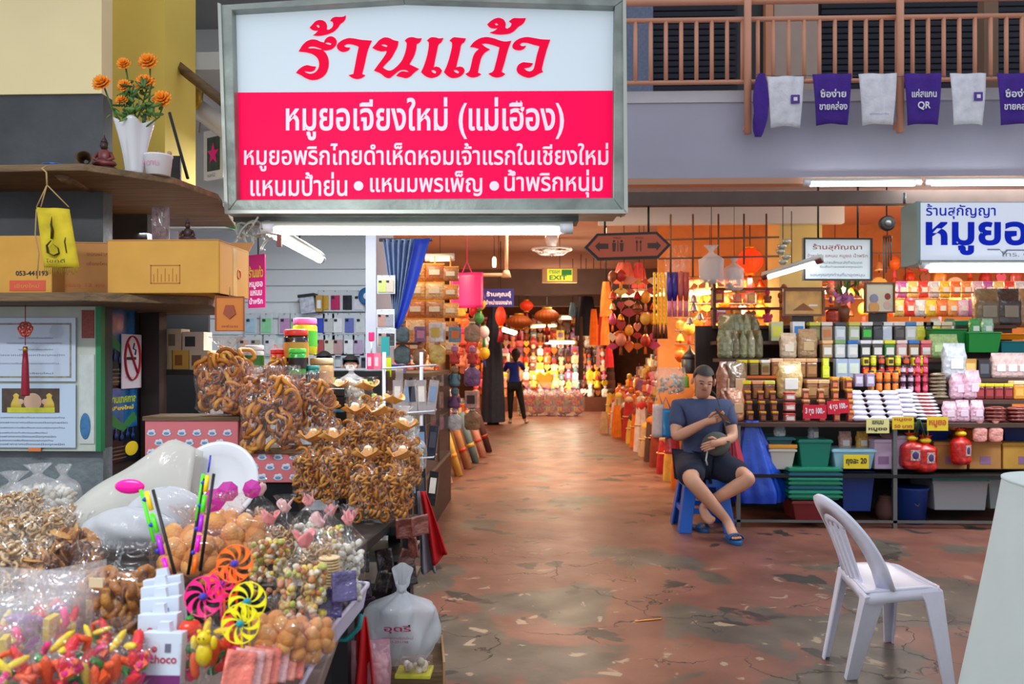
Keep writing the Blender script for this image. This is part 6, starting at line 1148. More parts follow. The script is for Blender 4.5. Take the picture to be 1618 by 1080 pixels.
# the far display
zf = [.35+.2*i for i in range(10)]
steps('wide stepped display closing the far end of the aisle', -1.6, 19.3, 1.9, 21.2, zf, (0, 0), (.17, 0), REDW)
bank('', '', 'toys on the far display', 'the far display', lambda r, c: (-1.52+.175*c, 19.375+.17*r, zf[r]), 10, 19, MIXED+ORANGES+[((240, 236, 230), 'white'), ((240, 236, 230), 'white'), ((240, 200, 60), 'golden')], ('doll', 'pouch', 'box', 'charm'), 2.1, 0, rr)
for i, (px, c_, lb) in enumerate(((835, (226, 70, 50), 'red and orange heap of toys at the foot of the far display'), (862, (200, 196, 170), 'pale sack at the foot of the far display'), (880, (60, 44, 50), 'dark basket at the foot of the far display, left'), (905, (170, 186, 180), 'grey-green sack at the foot of the far display, right'))):
    use('carton2', snackbag(.5, .35, .75, 'tied', 'toy', .8, 90, .05, 77, MILK), GR(px, 655)+Vector((0, -.3, 0)), 0, lb, 'sack', 'sacks at the far display', scale=1.0)
for k, (px, py, d) in enumerate(((852, 566, 19.2), (905, 590, 19))): bulb(P(px, py, d), 25, (1, .85, .65), .15)
# garments hanging right of the far display
for i, (px, y0, y1, w_, c_, lb, d) in enumerate(((926, 468, 530, 34, (24, 30, 44), 'dark navy garment hanging high at the right of the far display', 13.5), (905, 478, 500, 12, (130, 180, 206), 'light blue cloth beside the dark garment', 13.6), (938, 488, 545, 14, (240, 110, 20), 'orange robe hanging in front of the dark garment', 12.6), (949, 495, 545, 8, (200, 50, 30), 'red scarf next to the orange robe', 12.5), (918, 500, 600, 8, (70, 44, 36), 'long brown strap hanging below the dark garment', 13), (945, 545, 580, 6, (226, 160, 170), 'thin pink ribbon hanging at the right', 12.6), (958, 445, 500, 18, (240, 130, 50), 'orange cellophane bunch hanging under the direction sign, upper', 9.5), (956, 500, 545, 14, (236, 120, 40), 'orange cloth strip below the cellophane bunch', 9.6), (962, 545, 580, 14, (190, 30, 40), 'red cloth strip under the orange strip', 9.6), (986, 415, 448, 32, (216, 110, 90), 'pinkish packs hanging right under the direction sign', 8.8), (1010, 415, 455, 22, (206, 80, 80), 'red foil packs hanging under the direction sign', 8.8), (975, 640, 690, 16, (240, 130, 30), 'orange cloth bundle leaning low at the right of the aisle', 9.2), (955, 650, 684, 14, (206, 170, 130), 'pale bundle low at the right of the aisle', 10))):
    t = thing('hanging_garment' if y1 < 620 else 'cloth_bundle', lb, 'cloth', P(px, y1, d)); H = (y1-y0)/F*d; W_ = w_/F*d
    if y1 > 620: t.location = GR(px, y1); H = (y1-y0)/F*t.location.y; W_ = w_/F*t.location.y
    MB().grid(lambda u, v, i=i: ((.5*W_*(1-.45*v*v))*math.cos(2*PI*u)*(1+.12*math.sin(10*PI*u+i)), .35*W_*(1-.45*v*v)*math.sin(2*PI*u)*(1+.1*math.sin(12*PI*u)), v*H), 40, 10).obj('cloth', CLOTH, t, color=c_); MB().tube([(0, 0, H*.9), (0, 0, (2.99-t.location.z if H+t.location.z > 1.55 else H+.1))], .005, 4).obj('loop', BLACK, t)
# yellow and purple strands
for i in range(4):
    p = P(1034+6*i, 535, 7.9); t = thing('bead_string', 'long yellow bead string, %s from left under the tube lamp' % ORD[i], 'bead string', p, group='long yellow bead strings'); H = 105/F*7.9
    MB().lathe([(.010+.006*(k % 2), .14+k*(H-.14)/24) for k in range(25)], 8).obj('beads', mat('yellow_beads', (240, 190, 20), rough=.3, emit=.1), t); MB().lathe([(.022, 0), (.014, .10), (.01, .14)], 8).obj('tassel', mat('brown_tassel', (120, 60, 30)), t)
for i, (px, c_, cn) in enumerate(((1058, (70, 50, 160), 'violet'), (1066, (60, 44, 150), 'deep violet'), (1075, (214, 110, 100), 'coral'), (1084, (200, 90, 90), 'rose'))):
    p = P(px, 500, 7.6); t = thing('ribbon_bundle', '%s ribbon bundle with pink tails right of the yellow strings' % cn, 'ribbons', p); H = 70/F*7.6
    MB().lathe([(.02, H*.35), (.032, H*.6), (.03, H)], 10).obj('ribbon', TINT, t, color=c_); MB().lathe([(.02, 0), (.024, H*.35)], 8).obj('tail', TINT, t, color=(226, 130, 160)); bagmesh(.09, .08, .3, 'tied', i, 14, 10).obj('cellophane', CLEAR, t, loc=(0, 0, H*.9))
def mkcarrier():
    t = thing('plastic_bag', '', 'plastic bag'); bagmesh(.26, .16, .42, 'tied', 12, amp=.06).obj('film', WHITEBAG, t); stuff(contents('white', .22, .14, .2, 50, .02, 4).obj('filling', MATS['snack_white'], t)); MB().tube([(0, 0, .4), (0, 0, 1.25)], .004, 4).obj('string', BLACK, t); return t
put('carrier', mkcarrier, 1124, 448, 7.4, 'white carrier bag hanging in the right stall, left of the pair', 'plastic bag', 'white carrier bags in the right stall', scale=.85); put('carrier', mkcarrier, 1160, 458, 7.5, 'white carrier bag hanging in the right stall, right of the pair', 'plastic bag', 'white carrier bags in the right stall', scale=.75, rz=.6)
for i, (px, py, s_) in enumerate(((1096, 478, 1.4), (1096, 492, 1.4), (1106, 505, 1.2), (1090, 512, 1.2))): trinket('bell', P(px, py, 8.0), (220, 220, 226), (200, 200, 206), 'silver bell in the chain beside the ribbon bundles, %s from the top' % ORD[i], 'silver bells', s_)
fr_ = thing('utensil_hanger', 'metal hanging frame with hooks over the right stall', 'frame', P(1130, 378, 7.4)); 
for a, b in (((-90, 0), (100, -3)), ((-90, 30), (100, 27)), ((-70, -40), (-70, 60)), ((-35, -40), (-35, 60)), ((5, -40), (5, 50)), ((45, -40), (45, 40)), ((80, -40), (80, 60))):
    k = 7.4/F; MB().tube([(a[0]*k, 0, -a[1]*k), (b[0]*k, 0, -b[1]*k)], .009, 5).obj('bar', mat('rusty_steel', (110, 80, 66), rough=.6, metal=.3), fr_)
t = thing('metal_pot', 'shiny metal pot with pointed lid above the seated man', 'pot', P(1090, 590, 8.0)); MB().lathe([(.07, 0), (.085, .04), (.085, .14), (.07, .16)], 18).obj('body', STEEL, t); MB().lathe([(.088, .15), (.06, .2), (.02, .235), (.012, .27), (.001, .30)], 18).obj('lid', STEEL, t)
t = put('puffb', snackbag(.26, .18, .24, 'pillow', 'white', .7, 60, .02, 51, MILK), 1060, 622, 7.2, 'large clear bag of pale goods left of the seated man', 'bag', rz=.1)
for i, (px, py, c_, lb, w_, h_) in enumerate(((1052, 690, (40, 140, 200), 'light blue bag hanging behind the man on the left', .14, .26), (1062, 716, (226, 60, 60), 'red and white bag at the left of the stool', .14, .18), (1082, 612, (150, 210, 40), 'lime green disc-shaped bag beside the man', .08, .10), (1040, 690, (226, 206, 200), 'pale floral bag left of the blue bag', .12, .3))):
    t = thing('tote_bag', lb, 'bag', P(px, py, 7.3)); MB().grid(lambda u, v: (w_*(.5-.08*v)*math.cos(2*PI*u), .4*w_*math.sin(2*PI*u)*(1-.6*v), v*h_), 20, 8).obj('bag_body', GLOSSY, t, color=c_, solid=.003); MB().tube([(-w_*.3, 0, h_), (0, 0, h_*1.4), (w_*.3, 0, h_)], .006, 5).obj('handle', GLOSSY, t, color=c_)
KB = [((236, 120, 30), 'orange'), ((206, 170, 130), 'pale tan'), ((150, 60, 40), 'rust'), ((236, 190, 80), 'golden'), ((226, 206, 200), 'off-white'), ((90, 60, 50), 'dark brown'), ((200, 50, 50), 'red')]
for i in range(16):
    cc, cn = KB[(i*3) % 7]; y = 8.0+.52*i; H = .62-.12*(i % 3); t = thing('cloth_bundle', '%s bundle standing at the right kerb of the aisle, %s from the near end' % (cn, ORD[i]), 'bundle', (1.44, y, 0), .3*i, 'bundles along the right kerb')
    MB().grid(lambda u, v, i=i, H=H: ((.11-.05*v*v)*math.cos(2*PI*u)*(1+.14*math.sin(8*PI*u+i)), (.11-.04*v)*math.sin(2*PI*u)*(1+.1*math.sin(12*PI*u)), v*H), 32, 8).obj('cloth', CLOTH, t, color=cc); MB().sph((0, 0, H), (.07, .08, .07), 10, 6).obj('crumpled_top', CLOTH, t, color=KB[(i*3+2) % 7][0]); MB().tube([(.1*math.cos(k*PI/4), .1*math.sin(k*PI/4), H*.6) for k in range(8)], .008, 5, True).obj('tie', TINT, t, color=(240, 200, 120))
tb = table('side_table', 'low table behind the man carrying bags and bundles', [(1.5, 7.05), (1.85, 7.05), (1.85, 7.6), (1.5, 7.6)], .5, REDW, REDW, 'table')
# ------------------------------------------------------------------ right-hand stall: stepped counter of jars and packs
SY, SZ = [6.30+.25*k for k in range(6)], [.80, .965, 1.13, 1.295, 1.45, 1.60]
x0, x1 = W(1152, 660, 6.2).x, W(1760, 660, 6.2).x
ct = thing('stall_counter', 'long dark stall counter with stepped boards on the right', 'counter', ((x0+x1)/2, 6.6, 0)); cx = (x0+x1)/2
STB = mat('brown_step_board', (74, 48, 36), rough=.6, var=.2)
for k in range(6): MB().box(x0-cx+.03*k, SY[k]-.12-6.6, SZ[k]-.03, x1-cx, SY[k]+.14-6.6, SZ[k]).obj('step_board', STB, ct)
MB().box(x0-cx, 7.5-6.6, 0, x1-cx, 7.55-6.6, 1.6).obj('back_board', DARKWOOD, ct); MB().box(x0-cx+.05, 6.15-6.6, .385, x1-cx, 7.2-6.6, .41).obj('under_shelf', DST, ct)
for px in (1165, 1411, 1640): x = W(px, 0, 6.2).x-cx; MB().box(x-.015, 6.16-6.6, 0, x+.015, 6.19-6.6, .78).obj('post', STEEL, ct)
MB().box(x0-cx, 6.16-6.6, .04, x1-cx, 6.18-6.6, .06).obj('foot_rail', STEEL, ct)
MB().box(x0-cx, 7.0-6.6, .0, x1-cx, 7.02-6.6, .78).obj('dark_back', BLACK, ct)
def P_J():
    t = thing('jar', '', 'jar'); MB().box(-.036, -.036, 0, .036, .036, .10).obj('body', GLOSSY, t, bev=.008); MB().box(-.037, -.037, .101, .037, .037, .127).obj('lid', TINT, t, bev=.004); MB().box(-.026, -.038, .025, .026, -.036, .075).obj('label_panel', TINT, t); return t
def P_C():
    t = thing('tin', '', 'tin'); MB().lathe([(.030, 0), (.032, .004), (.032, .10), (.029, .104)], 14).obj('body', GLOSSY, t); MB().lathe([(.031, .104), (.033, .106), (.033, .12), (.030, .122)], 14).obj('lid', TINT, t); MB().lathe([(.0327, .03), (.0327, .08)], 14, cap=False).obj('label_panel', TINT, t); return t
def P_B():
    t = thing('snack_bag', '', 'bag'); bagmesh(.13, .07, .20, 'seal', 6, 18, 14).obj('pouch', POUCH, t); MB().box(-.035, -.04, .05, .035, -.034, .11).obj('label_panel', TINT, t, bev=.003); return t
def P_F():
    t = thing('flat_pack', '', 'pack'); MB().sph((0, 0, .016), (.075, .06, .018), 14, 6).obj('pouch', POUCH, t); MB().box(-.03, -.05, .03, .03, 0, .0335).obj('label_panel', TINT, t); return t
def P_R():
    t = thing('wrapped_roll', '', 'roll'); MB().lathe([(.004, -.088), (.010, -.072), (.021, -.062), (.022, 0), (.021, .062), (.010, .072), (.004, .088)], 12, Matrix.Translation((0, 0, .022)) @ Matrix.Rotation(PI/2, 4, 'Y')).obj('roll_body', mat('white_wrap', (214, 208, 226), rough=.35, var=.06, vs=30), t); MB().lathe([(.011, -.004), (.011, .004)], 8, Matrix.Translation((.07, 0, .022)) @ Matrix.Rotation(PI/2, 4, 'Y')).obj('gold_tie', mat('gold_tie', (196, 160, 70)), t); return t
def P_K():
    t = thing('carton', '', 'carton'); MB().box(-.04, -.03, 0, .04, .03, .13).obj('body', TINT, t, bev=.002); MB().box(-.03, -.032, .03, .03, -.03, .1).obj('label_panel', TINT, t); return t
PK = {'J': ('gj', P_J, 'jar'), 'C': ('gc', P_C, 'tin'), 'B': ('gb', P_B, 'bag'), 'F': ('gf', P_F, 'pack'), 'R': ('gr', P_R, 'roll'), 'K': ('gk', P_K, 'carton')}
DB, MB_, TN, OL, RB = (70, 30, 20), (120, 70, 36), (196, 150, 90), (110, 96, 50), (110, 30, 30)
YL, OY, TL, WHt, RDc = (226, 206, 20), (224, 150, 40), (214, 160, 110), (230, 226, 220), (190, 30, 50)
def g(k, px, row, body, lid, lab, label, s=1, z=0, rz=0, dy=0, group='jars and packs on the right stall steps', sc3=None):
    if row and not sc3 and z < .01: s *= 1.16
    nm, mk_, cat = PK[k]; p = W(px, 0, SY[row]+dy); return use(nm, mk_, (p.x, SY[row]+dy, SZ[row]+z+.003), rz, label, cat, group, {'body': body, 'pouch': body, 'lid': lid, 'label_panel': lab}, scale=s, sc3=sc3)
# row 0: stacks of small dark jars
H_ = .078
for c, px in enumerate((1183, 1203, 1222)):
    for k in range(3): g('J', px-2*k+2, 0, DB, OY, (160, 80, 40), 'dark chilli jar with amber lid, %s stack at the stall corner, %s from the bottom' % (['left', 'middle', 'right'][c], ORD[k]), .62, .0+.079*k, dy=.03*k)
for k in range(3): g('J', 1247, 0, (196, 120, 110), (200, 50, 50), WHt, 'red and white tub in the stack right of the chilli jars, %s from the bottom' % ORD[k], .66, .06*k*1.35, dy=.03*k, sc3=(1.1, .9, .5))
for c, px in enumerate((1274, 1298, 1321, 1343)):
    for k in range(3 if c < 2 else 4): g('J', px-k, 0, (150, 50, 44) if k == 0 else (120, 50, 30), TL if c < 2 else OY, (206, 120, 80), '%s jar with tan lid behind the red price signs, stack %s, %s up' % ('pink-red' if k == 0 else 'brown', ORD[c], ORD[k]), .66, .084*k, dy=.04*k)
def psign(px0, px1, py0, py1, Y, text, label, m, ink, h=.4, rz=0):
    a = W((px0+px1)/2, py1, Y); t = thing('price_sign', label, 'sign', a, 0); wd = W(px1, 0, Y).x-W(px0, 0, Y).x; hh = W(px0, py0, Y).z-a.z; t.rotation_euler = (0, rz, 0)
    MB().box(-wd/2, 0, 0, wd/2, .004, hh).obj('card', m, t)
    for i, s_ in enumerate(text): txt(s_, 0, hh*(1-(i+.5)/len(text)), wd*(.82 if len(s_) > 4 else .5), ink, t, y=-.002, height=hh/len(text)*.55, off=.03)
    return t
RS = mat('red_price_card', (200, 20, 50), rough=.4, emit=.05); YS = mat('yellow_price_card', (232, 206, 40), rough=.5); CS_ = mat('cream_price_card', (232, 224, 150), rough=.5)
psign(1269, 1306, 639, 661, 6.2, ['3 ชุด 100.-'], 'red price sign reading 3 for 100, left of the two', RS, LW); psign(1308, 1343, 632, 653, 6.2, ['4 ชุด 100.-'], 'red price sign reading 4 for 100, right of the two', RS, LW, rz=-.08)
psign(1369, 1405, 661, 684, 6.14, ['แหนม', 'หมูยอ'], 'cream price card hanging under the white rolls', CS_, KI); psign(1410, 1444, 658, 678, 6.14, ['หมูยอ', '50 บาท'], 'yellow price card with orange line, second from left under the counter edge', YS, mat('red_print')); psign(1465, 1498, 658, 680, 6.14, ['หมูยอ'], 'yellow price card hanging at the right under the lilac packs', YS, mat('red_print')); psign(1333, 1373, 718, 740, 6.19, ['ถุงละ 20'], 'yellow card on the light blue tray below the counter', YS, KI)
for r in range(6):
    for c in range(3): g('R', 1356+28*c+(r-2)*-2.2, 0, WHt, WHt, WHt, 'white wrapped roll, %s row from the bottom, %s of the three columns' % (ORD[r], ['left', 'middle', 'right'][c]), .8, .005+.038*r, dy=.035*r-.04, group='white wrapped rolls', sc3=(.78, 1, 1))
for r in range(6): g('R', 1436-r*1.8, 0, WHt, WHt, WHt, 'bluish wrapped roll in the narrow stack right of the columns, %s from the bottom' % ORD[r], .85, .03+.036*r, dy=.035*r, group='white wrapped rolls')
for r in range(8): g('F', 1470-r*2.5, 0, (226, 222, 232), WHt, (196, 60, 50), 'flat white pack with red ends, %s from the bottom of the slanting stack' % ORD[r], 1, .012+.026*r, dy=.03*r-.03, group='flat white packs', sc3=(1.45, .9, .8))
for i, (px, r, s_) in enumerate(((1500, 0, .8), (1520, 0, .85), (1543, 0, .85), (1535, 1, 1.0), (1512, 1, .9))): g('B', px, r, (216, 170, 190), WHt, (236, 210, 226), 'lilac-pink packet beside the flat white packs, %s' % ['front left', 'front middle', 'front right', 'rear right', 'rear left'][i], s_, 0, .1*i)
for c, px in enumerate((1572, 1606, 1640)):
    for k in range(4): g('F', px, 0, (120, 44, 40), WHt, (190, 100, 80), 'red-brown sausage pack, %s pile at the right end, %s from the bottom' % (['left', 'middle', 'right'][c], ORD[k]), 1.1, .028*k, .2*c, group='red-brown sausage packs')
# row 1
for c, px in enumerate((1176, 1195, 1214)): g('J', px, 1, MB_, [YL, (230, 150, 110), (222, 206, 90)][c], (150, 90, 50), 'brown jar with %s lid below the orange tray' % ['yellow', 'salmon', 'pale yellow'][c], 1.0)
g('B', 1247, 1, (206, 170, 110), WHt, WHt, 'large pale snack bag in the middle of the left steps', 1.3)
for c, px in enumerate((1281, 1299, 1318, 1336)): g('J', px, 1, (150, 100, 60), [TL, (220, 180, 130), OY, OY][c], (186, 140, 90), 'tan snack jar above the red price signs, %s from left' % ORD[c], 1.05 if c < 2 else .85, 0 if c < 2 else .07)
for c, px in enumerate((1356, 1374)): g('K', px, 1, (150, 130, 160), WHt, (196, 190, 206), 'mauve-grey packet above the white rolls, %s' % ['left', 'right'][c], .8, .1)
for r in range(2):
    for c in range(4): g('C', 1376+13*c, 1, (226, 110, 30), (60, 50, 50), (236, 140, 60), 'orange tin in the %s row, %s from left above the white rolls' % (['lower', 'upper'][r], ORD[c]), .72, .09*r+.05, dy=.05)
for r in range(3):
    for c in range(2): g('C', 1427+12*c, 1, (80, 30, 60), (60, 26, 50), (200, 180, 200), 'dark purple small pot, %s from bottom, %s column' % (ORD[r], ['left', 'right'][c]), .6, .075*r+.05, dy=.03*r)
for r in range(4):
    for c in range(2): g('C', 1450+12*c, 1, (170, 30, 60), (150, 24, 50), (220, 90, 120), 'crimson pot, %s from bottom in the %s column beside the purple pots' % (ORD[r], ['left', 'right'][c]), .6, .075*r+.05, dy=.03*r)
for r in range(7): g('F', 1482, 1, (130, 112, 90), WHt, (170, 150, 120), 'grey-brown flat pack, %s from the bottom of the pile behind the flat white packs' % ORD[r], .95, .03*r, .1*r, group='grey-brown flat packs')
g('B', 1507, 2, (200, 206, 214), WHt, (230, 230, 236), 'silver snack bag with red strip', 1.25); g('K', 1530, 2, (190, 140, 60), WHt, (226, 190, 120), 'amber carton right of the silver bag', 1.05); g('K', 1552, 2, (40, 40, 48), WHt, (90, 90, 100), 'black carton right of the amber one', 1.0)
for c, px in enumerate((1545, 1560, 1575, 1590)): g('J', px, 1, (120, 26, 30), (214, 196, 40), (160, 60, 60), 'dark red jar with yellow lid in the right part, %s from left' % ORD[c], .85)
g('J', 1606, 1, (214, 140, 40), (226, 200, 160), (230, 170, 80), 'amber jar right of the dark red jars', 1.0); g('K', 1622, 1, (60, 50, 60), WHt, (90, 80, 90), 'dark carton at the right end of the second step', 1)
for c, px in enumerate((1578, 1596, 1614)): g('B', px, 2, (214, 180, 176), WHt, (236, 226, 230), 'pinkish clear snack bag in the right part, %s from left' % ORD[c], .9)
# row 2
tr = MB().box(-.19, -.06, 0, .19, .06, .02).obj('orange_tray', mat('orange_tray_plastic', (214, 96, 30), rough=.4), None, loc=(W(1192, 0, SY[2]).x, SY[2]-.02, SZ[2])); tag(tr, 'orange tray under the upper row of yellow-lidded jars', 'tray')
for c, px in enumerate((1172, 1190, 1208)): g('J', px, 2, OL if c < 2 else (150, 130, 90), [YL, YL, WHt][c], (120, 90, 50), '%s-lidded jar on the orange tray, %s from left' % (['yellow', 'yellow', 'white'][c], ORD[c]), 1.02, .02)
for c, px in enumerate((1226, 1244, 1262, 1280)): g('J', px, 2, (140, 90, 50), [(236, 190, 150), TL, (220, 170, 120), TL][c], (170, 120, 70), 'brown snack jar right of the orange tray, %s from left' % ORD[c], 1.1)
for k in range(2): g('K', 1304, 2, (206, 216, 30), WHt, (226, 226, 90), 'lime yellow carton in the middle of the steps, %s' % ['lower', 'upper'][k], .62, .083*k)
for c, px in enumerate((1328, 1347)): g('K', px, 2, (150, 166, 190), (200, 200, 210), (196, 206, 190), 'blue-grey carton right of the lime cartons, %s' % ['left', 'right'][c], 1.05)
pal = [((206, 50, 40), (230, 120, 40)), ((226, 200, 30), (60, 50, 40)), ((230, 80, 30), (236, 190, 40)), ((190, 206, 40), (236, 220, 60)), ((120, 30, 30), (210, 60, 60)), ((60, 40, 40), (226, 90, 50))]
for r in range(2):
    for c in range(8): a_, b_ = pal[(c*2+r) % 6]; g('C' if c % 3 else 'J', 1367+13*c, 2, a_, b_ if r else (40, 36, 36), b_, '%s sauce pot, %s row above the orange tins, %s from left' % (['red', 'yellow', 'orange', 'lime', 'maroon', 'dark'][(c*2+r) % 6], ['lower', 'upper'][r], ORD[c]), .68, .082*r+.02, dy=.04*r)
for c, px in enumerate((1480, 1500)): g('B', px, 3, (150, 176, 110), WHt, (200, 230, 170), 'green and brown herb pouch right of the sauce pots, %s' % ['left', 'right'][c], .9)
# row 3
g('B', 1275, 3, (166, 130, 90), WHt, (200, 170, 120), 'crinkled brown snack bag behind the brown jars', 1.1); g('B', 1245, 3, (206, 180, 150), WHt, (236, 220, 200), 'pale snack bag behind the brown jars, left one', .95)
for c, (px, bc, lc) in enumerate(((1305, (180, 150, 110), (236, 180, 120)), (1325, (200, 206, 210), (120, 160, 90)), (1345, (196, 200, 206), (30, 100, 180)), (1365, (60, 60, 60), (226, 226, 230)), (1384, (90, 80, 80), (230, 230, 230)), (1403, (60, 130, 60), (226, 220, 40)), (1422, (206, 150, 150), (230, 200, 200)), (1441, (150, 110, 70), (40, 110, 190)), (1460, (200, 80, 90), (230, 120, 120)))):
    g('J', px, 3, bc, lc, WHt, '%s jar in the middle step, %s from the snack bags' % (['tan', 'pale', 'blue-lidded', 'black', 'dark grey', 'green', 'rosy', 'brown', 'red'][c], ORD[c]), 1.05)
def basket(label, px0, px1, py0, py1, Y, c_, h=None):
    a = W((px0+px1)/2, py1, Y); wd = W(px1, 0, Y).x-W(px0, 0, Y).x; hh = W(px0, py0, Y).z-a.z; t = thing('basket', label, 'basket', a); m = mat('basket_%d_%d_%d' % c_, c_, rough=.35)
    b = MB(); tp = .1*wd
    b.add([(-wd/2+tp*.5, -.07, 0), (wd/2-tp*.5, -.07, 0), (wd/2-tp*.5, .09, 0), (-wd/2+tp*.5, .09, 0), (-wd/2, -.1, hh), (wd/2, -.1, hh), (wd/2, .12, hh), (-wd/2, .12, hh)], [(3, 2, 1, 0), (0, 1, 5, 4), (1, 2, 6, 5), (2, 3, 7, 6), (3, 0, 4, 7)]); b.obj('body', m, t, solid=.005)
    MB().tube([(-wd/2, -.1, hh), (wd/2, -.1, hh), (wd/2, .12, hh), (-wd/2, .12, hh)], .008, 6, True).obj('rim', m, t); return t
basket('green plastic basket holding herb packs, left of the two', 1463, 1518, 521, 552, 7.25, (20, 120, 50)); basket('green plastic basket holding a printed pouch, right of the two', 1522, 1572, 526, 556, 7.2, (30, 140, 60)); basket('sea green basket behind the two green baskets', 1500, 1540, 508, 526, 7.6, (30, 160, 120)); basket('teal basket at the right end of the upper step', 1572, 1640, 540, 560, 7.25, (30, 110, 120)); basket('orange tray under the dark brown bags', 1572, 1612, 528, 536, 7.4, (236, 140, 30))
for c, px in enumerate((1478, 1500, 1540, 1560)): g('B', px, 4, [(190, 200, 180), (90, 120, 80), (60, 160, 80), (150, 200, 170)][c], WHt, (230, 236, 226), '%s pouch standing in the green baskets' % ['pale', 'dark green', 'bright green', 'mint'][c], .75, .05)
for c, (px, bc, cn) in enumerate(((1558, (110, 90, 60), 'olive brown'), (1592, (56, 40, 36), 'blackish brown'), (1625, (150, 110, 70), 'tan'))): g('B', px, 5, bc, WHt, (150, 140, 120), 'big %s bag of dried leaves on the top step' % cn, 1.55, -.02)
# rows 4, 5
for c, (k, px, bc, lc, lab, nm) in enumerate((('J', 1367, (50, 60, 50), (230, 230, 226), (60, 200, 60), 'black jar with bright green label'), ('J', 1385, (40, 40, 44), (60, 60, 66), (60, 60, 66), 'plain black jar'), ('J', 1398, (200, 210, 220), (230, 230, 236), (190, 200, 216), 'pale blue-white jar'), ('J', 1418, (60, 50, 50), (226, 220, 216), (90, 80, 76), 'dark jar with white lid'), ('J', 1436, (200, 206, 200), (30, 120, 190), (230, 230, 230), 'jar with blue lid'), ('J', 1452, (206, 200, 40), (230, 220, 200), (220, 210, 60), 'yellow jar'), ('J', 1463, (40, 40, 36), (60, 56, 50), (50, 50, 44), 'narrow black jar'), ('J', 1474, (214, 200, 30), (236, 226, 200), (226, 216, 60), 'second yellow jar'), ('J', 1492, (196, 156, 110), (226, 200, 170), (206, 170, 120), 'beige jar'), ('J', 1347, (180, 190, 150), (206, 196, 90), (226, 230, 220), 'pale green jar'), ('J', 1325, (190, 200, 210), (60, 60, 66), (226, 230, 236), 'grey jar with dark lid'), ('K', 1260, (226, 232, 240), WHt, (30, 120, 200), 'white carton with blue band'), ('J', 1285, (120, 110, 60), (200, 200, 60), (150, 140, 90), 'olive jar'), ('J', 1304, (190, 160, 130), (230, 220, 210), (206, 120, 60), 'orange-labelled pale jar'), ('K', 1226, (200, 204, 150), WHt, (226, 220, 60), 'yellow-white carton'))):
    g(k, px, 4, bc, lc, lab, '%s on the highest jar step of the right stall' % nm, 1.15)
for i in range(12): px = 1145+9*(i % 6)+3; g('B', px, 3 if i < 6 else 4, [(130, 130, 90), (150, 146, 110), (110, 100, 66)][i % 3], WHt, (150, 150, 120), 'bundle of dried grey-green herbs at the stall corner, %s row, %s from left' % (['front', 'rear'][i//6], ORD[i % 6]), 1.05, 0, .4*i, group='dried herb bundles')
for i, (px, c_, cn) in enumerate(((1150, (150, 80, 50), 'rust brown'), (1160, (186, 120, 80), 'clay'), (1150, (170, 110, 80), 'pinkish brown'), (1162, (120, 90, 60), 'dark tan'))): g('B', px, i//2, c_, WHt, (190, 150, 110), '%s speckled bag hanging at the stall corner by the man, %s step' % (cn, ORD[i//2]), 1.3, 0, .5)
# hanging goods along the top of the stall
TOPS = [((236, 210, 120), 'pale yellow'), ((236, 200, 60), 'yellow'), ((226, 190, 210), 'lilac'), ((226, 60, 50), 'red'), ((236, 120, 50), 'orange'), ((190, 100, 180), 'mauve'), ((210, 214, 220), 'silver'), ((240, 160, 90), 'apricot')]
for r in range(2):
    for c in range(14):
        cc, cn = TOPS[(c*3+r*5) % 8]; px = 1420+17*c+5*r; use('pack', mkpack, W(px, 500-30*r, 8.0+.3*r), 0, '%s pack hanging over the right stall, %s row, %s from the portrait' % (cn, ['lower', 'upper'][r], ORD[c]), 'snack pack', 'packs hanging over the right stall', {'pouch': cc, 'label_panel': (236, 226, 210), 'seal_strip': cc}, sc3=(.35, .6, .62))
for r in range(4):
    for c in range(16):
        cc, cn = ORANGES[(c*5+r*3) % 11]; trinket(['lantern', 'charm', 'pouch', 'fan', 'bell'][(c+r) % 5], W(1245+24*c, 500-24*r, 9.0), cc, ORANGES[(c+r) % 11][0], '%s piece in the lit back of the right stall, %s row, %s along' % (cn, ORD[r], ORD[c]), 'warm lit goods at the back of the right stall', 1.7)
for k in range(4): zz = W(1300, 500-24*k, 9.0).z+.2; o = MB().tube([(W(1235, 0, 9).x, 9.0, zz), (W(1640, 0, 9).x, 9.0, zz)], .006, 5).obj('hanging_rail', STEEL, None); tag(o, 'thin rail of warm goods behind the right stall, %s from the bottom' % ORD[k], 'rail')
o = MB().tube([W(1410, 462, 8.15), W(1700, 462, 8.15)], .008, 5).obj('hanging_rail', STEEL, None); tag(o, 'rail carrying the hanging packs over the right stall', 'rail')
# framed things, flowers, drum
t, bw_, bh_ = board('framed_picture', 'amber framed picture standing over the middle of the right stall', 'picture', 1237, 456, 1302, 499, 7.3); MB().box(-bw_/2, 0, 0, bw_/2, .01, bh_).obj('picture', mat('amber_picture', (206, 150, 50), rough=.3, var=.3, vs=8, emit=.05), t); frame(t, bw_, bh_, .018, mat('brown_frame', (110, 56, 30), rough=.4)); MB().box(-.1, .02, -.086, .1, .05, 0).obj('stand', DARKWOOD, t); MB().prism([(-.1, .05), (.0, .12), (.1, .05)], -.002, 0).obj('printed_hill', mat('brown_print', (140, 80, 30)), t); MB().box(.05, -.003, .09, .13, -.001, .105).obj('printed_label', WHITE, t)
t, bw_, bh_ = board('framed_picture', 'framed portrait of two figures on a pale ground over the right stall', 'picture', 1366, 446, 1413, 494, 7.3); MB().box(-bw_/2, 0, 0, bw_/2, .01, bh_).obj('picture', mat('cream_picture', (224, 216, 190), rough=.3), t); frame(t, bw_, bh_, .012, mat('brown_frame'))
MB().box(-.08, .02, -.11, .08, .05, 0).obj('stand', DARKWOOD, t)
